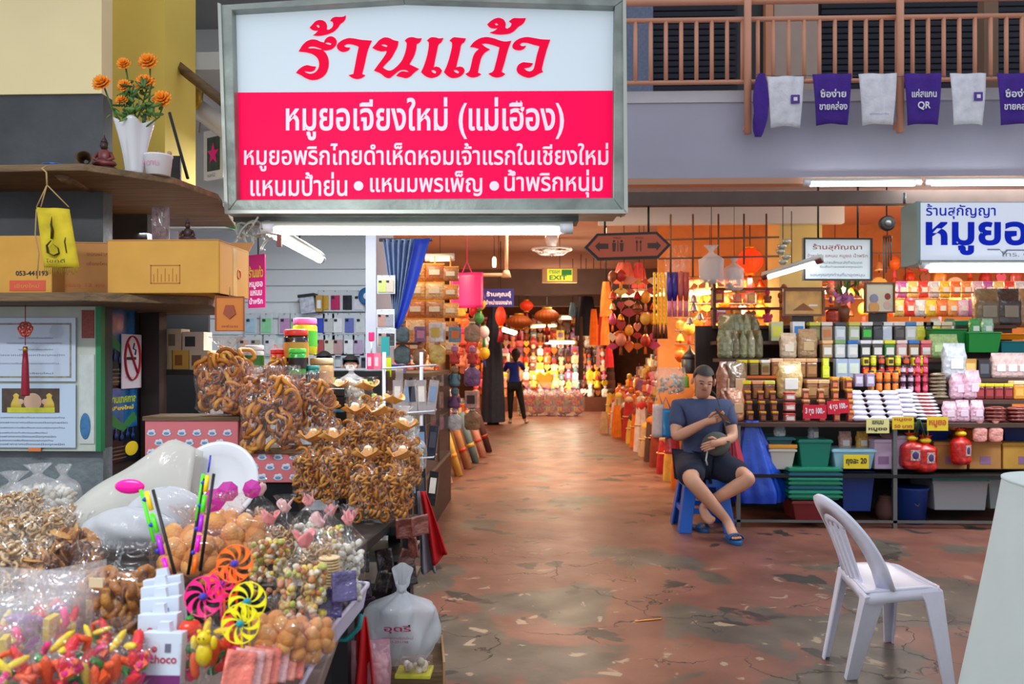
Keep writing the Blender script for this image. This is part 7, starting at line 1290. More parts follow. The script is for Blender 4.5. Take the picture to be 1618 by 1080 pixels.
for x, z, r_, c_ in ((-.05, .13, .04, (150, 150, 180)), (.075, .15, .028, (150, 60, 50)), (-.05, .05, .05, (230, 170, 100)), (.07, .07, .035, (226, 190, 180))): MB().sph((x, -.002, z), (r_, .0015, r_*1.1), 14, 8).obj('painted_shape', mat('pp_%d' % c_[1], c_), t)
t = thing('flower_arrangement', 'purple orchid arrangement with green leaves between the two framed pictures', 'flowers', W(1334, 500, 7.35)); MB().lathe([(.035, -.055), (.05, .06), (.03, .1)], 14).obj('pot', mat('brown_frame'), t)
rg = random.Random(8); m = MB()
for k in range(26): m.sph((0, 0, 0), (.035, .004, .02), 7, 4, Matrix.Translation((rg.gauss(0, .06), rg.gauss(0, .03), .12+rg.random()*.1)) @ Euler((rg.random()*6, rg.random()*6, rg.random()*6)).to_matrix().to_4x4())
stuff(m.obj('petals', mat('orchid_petals', None, island=[(190, 110, 180), (220, 150, 200), (150, 80, 150)]), t)); m = MB()
for k in range(16): m.sph((0, 0, 0), (.06, .004, .015), 7, 4, Matrix.Translation((.06+rg.gauss(0, .04), rg.gauss(0, .03), .18+rg.random()*.16)) @ Euler((rg.random()*6, rg.random()*6, rg.random()*6)).to_matrix().to_4x4())
stuff(m.obj('leaves', GRN, t))
t = thing('hanging_drum', 'dark round drum with metal centre hanging above the right stall', 'drum', P(1401, 353, 6.6)); Mx = Matrix.Rotation(PI/2, 4, 'X'); MB().lathe([(.03, -.03), (.062, -.02), (.064, .02), (.05, .03)], 20, Mx).obj('body', mat('drum_black', (40, 34, 32), rough=.4), t); MB().sph((0, -.03, 0), (.03, .012, .03), 12, 8).obj('metal_centre', STEEL, t); MB().tube([(0, 0, .06), (0, 0, .3)], .006, 5).obj('chain', BLACK, t)
t = thing('wind_chime', 'long metal wind chime hanging under the dark round drum', 'wind chime', P(1402, 440, 6.62)); H = 68/F*6.62; MB().tube([(0, 0, H), (0, 0, H+.05)], .004, 5).obj('cord', BLACK, t)
MB().lathe([(.035, H-.02), (.035, H)], 14).obj('disc', mat('brown_frame'), t)
for k in range(4): MB().tube([(-.03+.02*k, .0, H-.02), (-.03+.02*k, 0, .05*k)], .006, 6).obj('pipe', STEEL, t)
t = thing('glassware_bundle', 'bundle of shiny packets hung left of the small white sign', 'bundle', P(1237, 418, 7.0)); H = .2
for k in range(5): MB().lathe([(.02, 0), (.04, .02), (.04, .04)], 10, Matrix.Translation((.03*math.sin(k*2), 0, .045*k))).obj('packet', mat('silver_foil', (190, 200, 190), rough=.2, metal=.5), t)
MB().tube([(0, 0, .05), (0, 0, 2.99-t.location.z)], .004, 4).obj('string', BLACK, t)
# ------------------------------------------------------------------ under the right-hand counter
def bin_(label, px0, px1, py0, py1, Y, c_, lid=None, dep=.3, name='storage_bin', taper=.03, m=None, gloss=.4):
    a = W((px0+px1)/2, py1, Y); wd = W(px1, 0, Y).x-W(px0, 0, Y).x; hh = W(px0, py0, Y).z-a.z; t = thing(name, label, 'bin' if name == 'storage_bin' else name.split('_')[-1], a); mm = m or mat('bin_%d_%d_%d' % c_, c_, rough=gloss)
    h2 = hh-(.03 if lid else 0); MB().box(-wd/2, 0, 0, wd/2, dep, h2, tx=taper, ty=taper*.5).obj('body', mm, t, bev=.006); MB().box(-wd/2-.006, -.006, h2-.025, wd/2+.006, dep+.006, h2-.008).obj('rim', mm, t, bev=.003)
    if lid: MB().box(-wd/2-.008, -.008, h2, wd/2+.008, dep+.008, hh).obj('lid', mat('bin_%d_%d_%d' % lid, lid, rough=.4), t, bev=.006)
    return t
Yf = 6.22
for a_, b_, c_, d_, col_, lid, dep, lb in ((1216, 1258, 702, 742, (196, 190, 180), (226, 150, 50), .25, 'translucent bin with orange lid on the under shelf'), (1262, 1315, 694, 742, (20, 120, 100), None, .25, 'teal green bin on the under shelf'), (1316, 1384, 709, 741, (150, 196, 216), None, .25, 'light blue tray bin with bags on the under shelf')):
    bin_(lb, a_, b_, c_, d_, Yf, col_, lid, dep)
bin_('small dark teal tray on the orange-lidded bin', 1212, 1256, 690, 703, Yf+.02, (30, 90, 100)); 
CR = mat('lilac_carton', (196, 170, 196), rough=.6)
for a_, b_, c_, d_, lb, mm in ((1382, 1410, 694, 741, 'lilac printed carton left of the counter post', CR), (1414, 1442, 688, 741, 'lilac printed carton right of the counter post', CR), (1476, 1528, 698, 741, 'brown carton behind the red bags on the under shelf', CARD2), (1532, 1582, 696, 741, 'brown carton under the pink bundles', CARD2), (1585, 1650, 699, 741, 'tan carton at the right end of the under shelf', CARD)):
    t = bin_(lb, a_, b_, c_, d_, Yf+(.06 if mm != CR else .02), (1, 1, 1), None, .25, 'paper_carton', 0, mm); MB().box(-.04, -.002, .04, .04, 0, .1).obj('label_panel', mat('carton_print', (150, 110, 150) if mm == CR else (150, 100, 60)), t)
bin_('blue tray left of the single red bag', 1466, 1502, 680, 699, 6.45, (20, 70, 170)); bin_('orange tray on the brown cartons', 1522, 1584, 677, 697, 6.35, (226, 120, 40)); bin_('dark blue tray at the right end of the under shelf', 1584, 1650, 668, 697, 6.4, (20, 44, 110))
for i, px in enumerate((1548, 1573)): trinket('pouch', W(px, 697, 6.2), (236, 160, 150), (240, 190, 180), 'pink speckled bundle on the brown carton, %s' % ['left', 'right'][i], 'pink bundles', 1.3)
RBG = snackbag(.14, .10, .24, 'tied', 'toy', .72, 50, .018, 61, film('red_print_film', (1, .5, .45), haze=.6, hazecol=(.65, .06, .04)), ruff=(236, 196, 30))
def redbag():
    t = thing('gift_bag', '', 'bag'); bagmesh(.15, .10, .24, 'tied', 14).obj('film', mat('red_foil_print', (196, 30, 24), rough=.2, coat=.5, var=.5, vs=20, bump=.5, bs=25), t); MB().sph((0, 0, .205), (.04, .035, .02), 10, 6).obj('yellow_tie', mat('yellow_tie', (236, 200, 30), rough=.4), t); MB().tube([(-.02, 0, .21), (-.02, 0, .27), (.02, 0, .27), (.02, 0, .21)], .005, 5).obj('handle', mat('yellow_tie'), t); MB().box(-.03, -.052, .06, .03, -.046, .13).obj('printed_emblem', mat('emblem_mix', (206, 180, 170), var=.8, vs=60), t); MB().sph((0, -.052, .095), (.022, .003, .026), 10, 6).obj('printed_oval', mat('emblem_blue', (70, 50, 110)), t); return t
for i, (px, py, lb) in enumerate(((1441, 740, 'red gift bag with yellow tie, left of the hanging pair'), (1462, 744, 'red gift bag with yellow tie, right of the hanging pair'), (1518, 733, 'single red gift bag with tall yellow handle'))): use('redbag', redbag, W(px, py, 6.22), .3*i, lb, 'bag', 'red gift bags', scale=1.15)
o = MB().tube([W(1452, 662, 6.1), W(1447, 690, 6.2)], .012, 6).tube([W(1452, 662, 6.1), W(1462, 690, 6.2)], .01, 6).obj('green_strap', mat('dark_green_strap', (20, 70, 40), rough=.6), None); tag(o, 'dark green strap holding the pair of red gift bags', 'strap')
for i, (px, c_, lb) in enumerate(((1335, (196, 150, 140), 'crinkled bag on the light blue tray bin, left'), (1362, (206, 160, 70), 'crinkled bag on the light blue tray bin, right'), (1232, (190, 200, 200), 'clear pack on the dark teal tray'), (1285, (150, 160, 170), 'clear bag sticking out of the teal bin'))): use('gb', P_B, W(px, [711, 711, 700, 698][i], 6.35), .2*i, lb, 'bag', None, {'pouch': c_, 'label_panel': (226, 220, 210)}, scale=.75, sc3=None)
for k in range(7):
    t = bin_('green stacking tray, %s from the bottom of the stack behind the chair' % ORD[k], 1247, 1330, 790-7*k-9, 790-7*k, 6.15, [(20, 120, 90), (30, 140, 110), (16, 90, 110)][k % 3], None, .28, 'stacking_tray', .02)
bin_('maroon crate at the bottom of the green tray stack', 1252, 1318, 791, 823, 6.15, (110, 26, 30)); bin_('blue crate on the floor right of the green trays', 1328, 1383, 744, 808, 6.3, (16, 60, 140)); bin_('white bin with teal lid on the floor under the right stall', 1474, 1562, 752, 806, 6.35, (170, 176, 178), (20, 150, 140), .4, taper=.02); bin_('second teal lidded bin on the floor, further right', 1562, 1640, 750, 804, 6.45, (160, 176, 176), (60, 150, 150), .4, taper=.02)
t = thing('bucket', 'blue round bucket on the floor under the right stall', 'bucket', W(1438, 803, 6.4)); q = 6.4/F; MB().lathe([(21*q, 0), (25*q, .26), (27*q, .27), (27*q, .285), (20*q, .28)], 24).obj('body', mat('bin_16_60_140'), t); t.location.z = 0; MB().tube([(-25*q, -.02, .26), (0, -.13, .15), (25*q, -.02, .26)], .004, 5).obj('handle', STEEL, t)
t = thing('clay_jar', 'dull brown clay jar on the floor left of the counter post', 'jar', W(1398, 800, 6.5)); t.location.z = 0; MB().lathe([(.05, 0), (.075, .05), (.075, .12), (.05, .16), (.055, .18)], 18).obj('body', mat('clay', (110, 76, 66), rough=.8), t); MB().lathe([(.056, .18), (.056, .19), (.01, .2)], 18).obj('lid', mat('clay'), t)
t = thing('bucket', 'small green bucket hanging at the stall corner beside the man', 'bucket', P(1181, 714, 6.2)); MB().lathe([(.035, 0), (.05, .1), (.052, .105)], 16).obj('body', mat('green_bucket', (60, 150, 50), rough=.4), t); MB().tube([(-.05, 0, .1), (-.02, 0, .2), (.02, 0, .2), (.05, 0, .1)], .005, 5).obj('handle', mat('green_bucket'), t)
def sack(label, px0, px1, py0, py1, Y, m, seed, cat='plastic bag', dep=.5):
    a = W((px0+px1)/2, py1, Y); a.z = max(0, a.z); wd = W(px1, 0, Y).x-W(px0, 0, Y).x; hh = W(px0, py0, Y).z-a.z; t = thing('plastic_bag', label, cat, a)
    def fn(u, v):
        r = .5*(1-.78*v**1.2)*(.85+.15*math.sin(min(1, v*6)*PI/2)); n_ = 1+.09*math.sin(10*PI*u+seed)+.06*math.sin(22*PI*u+v*5); return (wd*r*math.cos(2*PI*u)*n_+wd*.1*v*-1, wd*r*dep*math.sin(2*PI*u)*n_, v*hh)
    MB().grid(fn, 60, 18).obj('film', m, t); return t
sack('big deep blue plastic bag standing behind the seated man', 1150, 1243, 664, 792, 6.25, mat('blue_bag_film', (10, 70, 190), rough=.35, coat=.3, bump=.4, bs=12), 1); sack('red plastic bag between the man and the blue bag', 1143, 1182, 684, 771, 6.15, mat('red_bag_film', (190, 40, 60), rough=.35, bump=.4, bs=12), 2)
# ------------------------------------------------------------------ white plastic chair
CHM = mat('chair_white', (220, 220, 236), rough=.32, coat=.2, var=.03, vs=30, bump=.05, bs=80)
ch = thing('plastic_chair', 'white moulded plastic chair standing alone on the worn floor', 'chair', P(1411, 1065, 3.3)); ch.location.z = 0; org = ch.location.copy()
fr_n = ON(1488, 926, .405); fr_f = ON(1415, 888, .405); re_f = ON(1326, 890, .405); re_n = ON(1368, 936, .405)
L = lambda v, z=None: Vector((v.x-org.x, v.y-org.y, v.z if z is None else z))
def seatfn(u, v):
    a = L(re_n).lerp(L(fr_n), u); b = L(re_f).lerp(L(fr_f), u); p = a.lerp(b, v); d = .016*math.sin(PI*u)*math.sin(PI*v); return (p.x, p.y, .405-d-.018*max(0, u-.85)/.15)
sg = MB(); n1 = 16; sg.grid(seatfn, n1, n1)
seat = sg.obj('seat', CHM, ch, solid=.008)
up, rr_ = [], []
for (a, b) in ((re_n, fr_n), (fr_n, fr_f), (fr_f, re_f), (re_f, re_n)): up += [L(a).lerp(L(b), t_) for t_ in (.06, .3, .6, .94)]
ap = MB(); k = len(up); c_ = sum(up, Vector())/k
vv = [tuple(p-Vector((0, 0, .004))) for p in up]+[tuple((p-c_)*1.015+c_-Vector((0, 0, .045))) for p in up]
ap.add(vv, [(i, (i+1) % k, k+(i+1) % k, k+i) for i in range(k)], True).obj('seat_apron', CHM, ch, solid=.006)
def leg(top, foot, wx, wy, ctr):
    a, b = L(top, .39), L(foot, 0); m = MB(); dirx = (L(fr_n, 0)-L(re_n, 0)).normalized(); diry = (L(re_f, 0)-L(re_n, 0)).normalized(); sx_ = 1 if (ctr-a).dot(dirx) > 0 else -1; sy_ = 1 if (ctr-a).dot(diry) > 0 else -1
    v = []
    for t_, w_ in ((0, 1.35), (.12, 1.1), (1, .62)):
        p = a.lerp(b, t_); v += [p+diry*sy_*wy*w_, p, p+dirx*sx_*wx*w_]
    return m.add([tuple(x) for x in v], [(0, 1, 4, 3), (1, 2, 5, 4), (3, 4, 7, 6), (4, 5, 8, 7)]).obj('leg', CHM, ch, solid=.010, bev=.003)
ctr = L((fr_n+re_f)/2, .39)
leg(re_n, GR(1338, 1074), .075, .05, ctr); leg(fr_n, GR(1509, 1092), .075, .05, ctr); leg(fr_f, GR(1408, 1013), .06, .05, ctr); leg(re_f, GR(1300, 1038), .05, .05, ctr)
# backrest: arched shell leaning back, with a hand hole and slats
dx_ = (L(re_n)-L(fr_n)).normalized(); mid = (L(re_n)+L(re_f))/2; wv = (L(re_f)-L(re_n)); hw = wv.length/2; wd_ = wv.normalized()
mid = (L(ON(1390, 936, .405))+L(ON(1310, 893, .405)))/2; wv = L(ON(1310, 893, .405))-L(ON(1390, 936, .405)); hw = wv.length/2; wd_ = wv.normalized()
def bp(s, h): return mid+wd_*s*(hw+.0)+dx_*(.0+.16*(h/.36)**1.25)+Vector((0, 0, h))-dx_*(.07-.03*h/.36)*s*s
def arch(off, hmax, n_=28): return [bp(math.cos(PI*i/n_)*(1-off), max(0, hmax*(math.sin(PI*i/n_))**.62)) for i in range(n_+1)]
A1, A2 = arch(0, .345), arch(.34, .27)
m = MB(); n_ = len(A1); m.add([tuple(p) for p in A1]+[tuple(p) for p in A2], [(i, i+1, n_+i+1, n_+i) for i in range(n_-1)], True); m.obj('backrest', CHM, ch, solid=.012)
hm = MB(); T1 = arch(.32, .275); T2 = [bp(math.cos(PI*i/28)*.46, .18+.04*math.sin(PI*i/28)) for i in range(29)]
hm.add([tuple(p) for p in T1[7:22]]+[tuple(p) for p in T2[4:25:1]][:15], [(i, i+1, 15+i+1, 15+i) for i in range(14)], True).obj('top_panel', CHM, ch, solid=.008)
for s_ in (-.26, -.09, .09, .26): MB().add([tuple(bp(s_-.045, 0)), tuple(bp(s_+.045, 0)), tuple(bp(s_*1.1+.06, .235)), tuple(bp(s_*1.1-.06, .235))], [(0, 1, 2, 3)]).obj('back_slat', CHM, ch, solid=.008)
# cloth covered table at the right edge
tc_ = thing('covered_table', 'table draped in white cloth cut off by the right edge of the picture', 'table', P(1700, 1080, 2.25)); tc_.location.z = 0; o_ = tc_.location.copy()
LC = mat('white_table_cloth', (206, 218, 216), rough=.8, var=.05, vs=4, bump=.1, bs=8)
tl = P(1592, 0, 2.3)-o_; tl.z = 0; ht = P(0, 775, 2.3).z
def clf(u, v):
    a = 2*PI*u; base = (.30+.10*(1-v)); n_ = 1+.05*(1-v)*abs(math.sin(5.5*a))+.03*(1-v)*math.sin(5*a+1); e = 4
    x, y = ringpt(u, base*n_, base*1.4*n_, 3.4); return (x+.02, y, v*ht)
MB().grid(clf, 90, 14).obj('cloth', LC, tc_); MB().slab([(ringpt(i/40, .303, .423, 3.4)[0]+.02, ringpt(i/40, .303, .423, 3.4)[1]) for i in range(40)], ht-.004, ht+.006).obj('tabletop', LC, tc_, bev=.004)
tc_.location.x = P(1545, 0, 2.2).x+.52
# small things on the floor
o = MB().tube([GR(1003, 982)+Vector((0, 0, .004)), GR(1045, 978)+Vector((0, 0, .004))], .006, 6, flat=.4).obj('orange_scrap', mat('orange_scrap', (240, 150, 40), rough=.6), None); tag(o, 'small orange paper scrap lying on the open floor', 'scrap')
# ------------------------------------------------------------------ people
def skin(name, nodes, edges, m, parent, root, sub=2):
    ks = list(nodes); me = bpy.data.meshes.new(name); me.from_pydata([nodes[k][0] for k in ks], [(ks.index(a), ks.index(b)) for a, b in edges], []); me.materials.append(m)
    o = bpy.data.objects.new(name, me); COL.objects.link(o); o.parent = parent
    md = o.modifiers.new('skin', 'SKIN'); md.use_smooth_shade = True
    for i, k in enumerate(ks):
        r = nodes[k][1]; sv = me.skin_vertices[0].data[i]; sv.radius = r if hasattr(r, '__len__') else (r, r); sv.use_root = (k == root)
    s = o.modifiers.new('sub', 'SUBSURF'); s.levels = sub; s.render_levels = sub; return o
SKN = mat('skin_tone', (204, 150, 122), rough=.55, var=.06, vs=20); HAIR = mat('black_hair', (52, 46, 44), rough=.6, bump=.3, bs=150)
mo = W(1110, 835, 6.12); mo.z = 0; q = 6.12/F
man = thing('person', 'seated man in blue grey t-shirt and dark shorts looking at a phone', 'person', mo)
def V(px, py, y): return Vector(((px-1110)*q, y, EYE-(py-HZ)*q*1.0))
N = {'hip': ((0, .05, .50), (.13, .11)), 'waist': ((0, .04, .62), (.145, .115)), 'chest': ((.005, .0, .82), (.155, .11)), 'sh': ((.005, -.01, .93), (.10, .075)), 'neck': ((-.005, -.035, 1.0), (.055, .055)), 'head0': ((-.008, -.075, 1.06), (.062, .072)), 'head1': ((-.008, -.08, 1.13), (.078, .092)), 'head2': ((-.008, -.07, 1.20), (.066, .08))}
def arm(p, s, e, w, h):
    N[p+'s'] = (s, .062); N[p+'e'] = (e, (.046, .044)); N[p+'f'] = (tuple(Vector(e).lerp(Vector(w), .35)), (.044, .040)); N[p+'w'] = (w, (.028, .024)); N[p+'h'] = (h, (.036, .020)); return [('sh', p+'s'), (p+'s', p+'e'), (p+'e', p+'f'), (p+'f', p+'w'), (p+'w', p+'h')]
E_ = [('hip', 'waist'), ('waist', 'chest'), ('chest', 'sh'), ('sh', 'neck'), ('neck', 'head0'), ('head0', 'head1'), ('head1', 'head2')]
E_ += arm('l', (-.185, 0, .92), tuple(V(1064, 688, -.12)), tuple(V(1104, 660, -.30)), tuple(V(1118, 655, -.34)))
E_ += arm('r', (.18, 0, .92), tuple(V(1153, 688, -.10)), tuple(V(1122, 692, -.27)), tuple(V(1108, 694, -.29)))
def legc(p, h, k, a, t, toe):
    N[p+'h'] = (h, (.095, .09)); N[p+'k'] = (k, (.062, .062)); N[p+'c'] = (tuple(Vector(k).lerp(Vector(a), .35)), (.056, .054)); N[p+'a'] = (a, (.034, .036)); N[p+'t'] = (t, (.040, .028)); N[p+'o'] = (toe, (.036, .018)); return [('hip', p+'h'), (p+'h', p+'k'), (p+'k', p+'c'), (p+'c', p+'a'), (p+'a', p+'t'), (p+'t', p+'o')]
E_ += legc('A', (-.10, -.02, .48), tuple(V(1076, 744, -.42)), (.105, -.36, .13), (.12, -.42, .065), (.125, -.50, .05))
E_ += legc('B', (.11, -.02, .48), tuple(V(1166, 742, -.36)), (-.045, -.20, .20), (-.02, -.24, .13), (.02, -.30, .11))
skin('body', N, E_, SKN, man, 'hip')
TS = mat('tshirt_blue_grey', (66, 76, 108), rough=.9, var=.08, vs=10, bump=.25, bs=14); SH = mat('navy_shorts', (24, 28, 50), rough=.9, var=.1, bump=.2, bs=14)
l_e, r_e = Vector(N['le'][0]), Vector(N['re'][0]); ls, rs = Vector((-.18, 0, .925)), Vector((.18, 0, .925))
SN_ = {'a': ((0, .03, .535), (.165, .135)), 'b': ((0, .025, .66), (.168, .14)), 'c': ((.005, -.005, .82), (.18, .14)), 'd': ((.005, -.01, .925), (.125, .095)), 'n': ((-.003, -.025, .975), (.070, .066)), 'l1': (tuple(ls), .078), 'l2': (tuple(ls.lerp(l_e, .72)), (.072, .066)), 'r1': (tuple(rs), .072), 'r2': (tuple(rs.lerp(r_e, .72)), (.072, .066))}
skin('tshirt', SN_, [('a', 'b'), ('b', 'c'), ('c', 'd'), ('d', 'n'), ('d', 'l1'), ('l1', 'l2'), ('d', 'r1'), ('r1', 'r2')], TS, man, 'b')
SO = {'h': ((0, .03, .50), (.165, .12)), 'A1': ((-.10, -.04, .485), (.13, .115)), 'A2': (tuple(Vector((-.10, -.02, .49)).lerp(Vector(N['Ak'][0]), .86)), (.105, .098)), 'B1': ((.11, -.04, .485), (.13, .115)), 'B2': (tuple(Vector((.11, -.02, .49)).lerp(Vector(N['Bk'][0]), .80)), (.105, .10))}
skin('shorts', SO, [('h', 'A1'), ('A1', 'A2'), ('h', 'B1'), ('B1', 'B2')], SH, man, 'h')
hd = Vector((-.008, -.08, 1.135))
def face(parent, hd, s=1, hair=HAIR, long=False, tiltx=.0):
    m = MB(); 
    def fh(u, v):
        a = 2*PI*u; el = (.42 if math.sin(a) < -.3 else -.2)+v*(PI/2-(.42 if math.sin(a) < -.3 else -.2)); r = Vector((.079*math.cos(el)*math.cos(a), .096*math.cos(el)*math.sin(a), .090*math.sin(el)))
        return tuple(hd+(r+Vector((0, .012, .02)))*s)
    m.grid(fh, 32, 12).obj('hair', hair, parent)
    for x in (-1, 1):
        MB().sph(hd+Vector((x*.083*s, .0, -.015*s)), (.012*s, .020*s, .030*s), 8, 6).obj('ear', SKN, parent)
        MB().sph(hd+Vector((x*.030*s, -.086*s, -.004*s)), (.013*s, .006*s, .005*s), 8, 6).obj('eye', mat('eye_dark', (36, 26, 24), rough=.3), parent)
        MB().tube([hd+Vector((x*.014*s, -.094*s, .014*s)), hd+Vector((x*.030*s, -.093*s, .019*s)), hd+Vector((x*.048*s, -.080*s, .013*s))], .0035*s, 5).obj('eyebrow', hair, parent)
    MB().sph(hd+Vector((0, -.098*s, -.022*s)), (.014*s, .016*s, .020*s), 10, 8).obj('nose', SKN, parent); MB().sph(hd+Vector((0, -.082*s, -.052*s)), (.022*s, .008*s, .006*s), 10, 6).obj('mouth', mat('lips', (150, 84, 76), rough=.5), parent)
face(man, hd)
Rt = Matrix.Translation(hd) @ Euler((.30, .08, 0)).to_matrix().to_4x4() @ Matrix.Translation(-hd)
for c in kids(man):
    if c.name.split('.')[0] in ('hair', 'ear', 'eye', 'eyebrow', 'nose', 'mouth'): c.matrix_local = Rt
def hand(parent, wrist, dirv, side, curl, s=1, palmn=Vector((0, -1, 0))):
    d = dirv.normalized(); sd = side.normalized(); 
    for k, (o_, ln) in enumerate(((-.024, .066), (-.008, .076), (.008, .072), (.023, .058))):
        b = wrist+d*.055*s+sd*o_*s; p1 = b+d*ln*.45*s; p2 = p1+(d*math.cos(curl)+palmn*math.sin(curl))*ln*.35*s; p3 = p2+(d*math.cos(curl*2)+palmn*math.sin(curl*2))*ln*.28*s
        MB().tube([b-d*.02*s, p1, p2, p3], [.0095*s, .009*s, .008*s, .006*s], 8).obj('finger', SKN, parent)
    b = wrist+d*.015*s-sd*.026*s; MB().tube([b, b-sd*.022*s+d*.022*s, b-sd*.026*s+d*.052*s], [.011*s, .010*s, .007*s], 8).obj('thumb', SKN, parent)
wL, wR = Vector(N['lw'][0]), Vector(N['rw'][0])
hand(man, wL, Vector((.7, -.35, .25)), Vector((0, .3, -1)), .7, 1.05, Vector((.1, -.5, .6))); hand(man, wR, Vector((-.85, -.2, -.25)), Vector((.2, .1, -1)), .35, 1.05, Vector((0, .8, -.3)))
phone_p = V(1124, 651, -.385); t = tag(MB().box(-.035, -.075, -.004, .035, .075, .004).obj('smartphone', mat('phone_dark', (30, 30, 36), rough=.15), None, loc=mo+phone_p, rot=(.6, .25, .5), bev=.004), 'dark smartphone held in the right hand of the seated man', 'phone')
# toes of the bare foot and the slipper
for k in range(5): MB().sph(Vector((.10+.014*k, -.535+.006*abs(k-1), .045)), (.009, .014, .009), 8, 5).obj('toe', SKN, man)
t = thing('slipper', 'blue rubber slipper on the front foot of the seated man', 'slipper', mo+Vector((.125, -.44, 0)), .1); SLM = mat('slipper_blue', (20, 90, 150), rough=.5)
MB().slab([(.05*math.cos(a)*(1 if math.sin(a) < 0 else .85), .13*math.sin(a)) for a in [2*PI*i/20 for i in range(20)]], 0, .028).obj('sole', SLM, t, bev=.006); MB().grid(lambda u, v: (.052*math.cos(PI*u), -.06+.05*(v-.5)+.01, .03+.040*math.sin(PI*u)), 14, 3).obj('strap', SLM, t, solid=.005)
t = thing('slipper', 'second slipper half hidden under the blue stool', 'slipper', mo+Vector((-.04, -.05, 0)), .4); MB().slab([(.045*math.cos(a), .12*math.sin(a)) for a in [2*PI*i/20 for i in range(20)]], 0, .024).obj('sole', SLM, t, bev=.005); MB().grid(lambda u, v: (.047*math.cos(PI*u), -.05+.05*(v-.5), .024+.036*math.sin(PI*u)), 14, 3).obj('strap', SLM, t, solid=.005)
# crossbody bag
t = thing('crossbody_bag', 'small grey-green crossbody bag on the lap of the seated man', 'bag', mo+V(1122, 712, -.20)); BGM = mat('bag_grey_green', (84, 88, 80), rough=.8, var=.15, vs=15, bump=.2)
MB().sph((0, 0, .08), (.105, .04, .09), 18, 12).obj('body', BGM, t); MB().tube([(-.09, -.03, .10), (0, -.044, .12), (.09, -.03, .10)], .004, 5).obj('zip', BLACK, t); MB().tube([(-.07, -.03, .03), (-.085, -.05, -.03), (-.075, -.05, -.07)], .006, 5).obj('tag_string', mat('pale_tag', (190, 190, 190)), t)
MB().tube([(.08, 0, .13), (.07, .03, .22), (.04, .06, .36), (.02, .10, .44), (-.02, .17, .49)], .009, 6, flat=.4).obj('strap', BGM, t)
# stool
st = thing('plastic_stool', 'blue plastic stool under the seated man', 'stool', mo+Vector((0, .02, 0))); STM = mat('stool_blue', (10, 90, 190), rough=.35, var=.05)
MB().box(-.15, -.15, .40, .15, .15, .425).obj('seat', STM, st, bev=.012); MB().box(-.15, -.15, .33, .15, .15, .40, tx=-.012, ty=-.012).obj('skirt', STM, st, bev=.01)
for x in (-1, 1):
    for y in (-1, 1):
        v = []
        for z, f_ in ((.34, .155), (0, .205)): 
            c_ = Vector((x*f_, y*f_, z)); v += [c_+Vector((-x*.085, 0, 0)), c_, c_+Vector((0, -y*.085, 0))]
        MB().add([tuple(p) for p in v], [(0, 1, 4, 3), (1, 2, 5, 4)]).obj('leg', STM, st, solid=.014, bev=.004)
for x in (-1, 1): MB().box(x*.17-.01, -.15, .14, x*.17+.01, .15, .18).obj('cross_bar', STM, st); MB().box(-.15, x*.17-.01, .14, .15, x*.17+.01, .18).obj('cross_bar', STM, st)
# woman at the end of the aisle, seen from behind
wo = GR(813, 668); qw = wo.length/F; wo.z = 0
wm = thing('person', 'woman in royal blue top and black trousers seen from behind down the aisle', 'person', wo)
k = .92
def S(x, y, z): return (x*k, y*k, z*k)
NW = {'hip': (S(0, 0, .85), (.13*k, .10*k)), 'w': (S(0, 0, 1.0), (.11*k, .085*k)), 'c': (S(-.01, 0, 1.18), (.13*k, .09*k)), 's': (S(-.01, 0, 1.30), (.09*k, .06*k)), 'n': (S(.01, -.01, 1.38), .045*k), 'h': (S(.03, 0, 1.48), (.085*k, .095*k)), 'h2': (S(.03, 0, 1.56), .06*k),
      'ls': (S(-.16, 0, 1.27), .05*k), 'le': (S(-.22, .12, 1.12), .038*k), 'lw': (S(-.16, .30, 1.28), .028*k), 'rs': (S(.15, 0, 1.27), .05*k), 're': (S(.20, .14, 1.15), .038*k), 'rw': (S(.10, .32, 1.30), .028*k),
      'lh': (S(-.08, 0, .82), (.085*k, .085*k)), 'lk': (S(-.09, -.02, .46), .055*k), 'la': (S(-.09, .02, .08), .036*k), 'lt': (S(-.10, .10, .03), (.035*k, .02*k)), 'rh': (S(.08, 0, .82), (.085*k, .085*k)), 'rk': (S(.15, -.04, .46), .055*k), 'ra': (S(.22, -.06, .08), .036*k), 'rt': (S(.27, .0, .03), (.035*k, .02*k))}
EW = [('hip', 'w'), ('w', 'c'), ('c', 's'), ('s', 'n'), ('n', 'h'), ('h', 'h2'), ('s', 'ls'), ('ls', 'le'), ('le', 'lw'), ('s', 'rs'), ('rs', 're'), ('re', 'rw'), ('hip', 'lh'), ('lh', 'lk'), ('lk', 'la'), ('la', 'lt'), ('hip', 'rh'), ('rh', 'rk'), ('rk', 'ra'), ('ra', 'rt')]
skin('body', NW, EW, SKN, wm, 'hip')
def grow(keys, f_, extra=()): return {x: (NW[x][0], tuple(r*f_+.004 for r in (NW[x][1] if hasattr(NW[x][1], '__len__') else (NW[x][1],)*2))) for x in keys}
skin('blue_top', {**grow(('w', 'c', 's', 'ls', 'rs', 'le', 're'), 1.2), 'b': (S(0, 0, .90), (.15*k, .115*k))}, [('b', 'w'), ('w', 'c'), ('c', 's'), ('s', 'ls'), ('s', 'rs'), ('ls', 'le'), ('rs', 're')], mat('royal_blue_shirt', (20, 50, 160), rough=.8, bump=.2, bs=14), wm, 'w')
skin('trousers', grow(('hip', 'lh', 'lk', 'la', 'rh', 'rk', 'ra'), 1.18), [('hip', 'lh'), ('lh', 'lk'), ('lk', 'la'), ('hip', 'rh'), ('rh', 'rk'), ('rk', 'ra')], mat('black_trousers', (18, 18, 24), rough=.8), wm, 'hip')
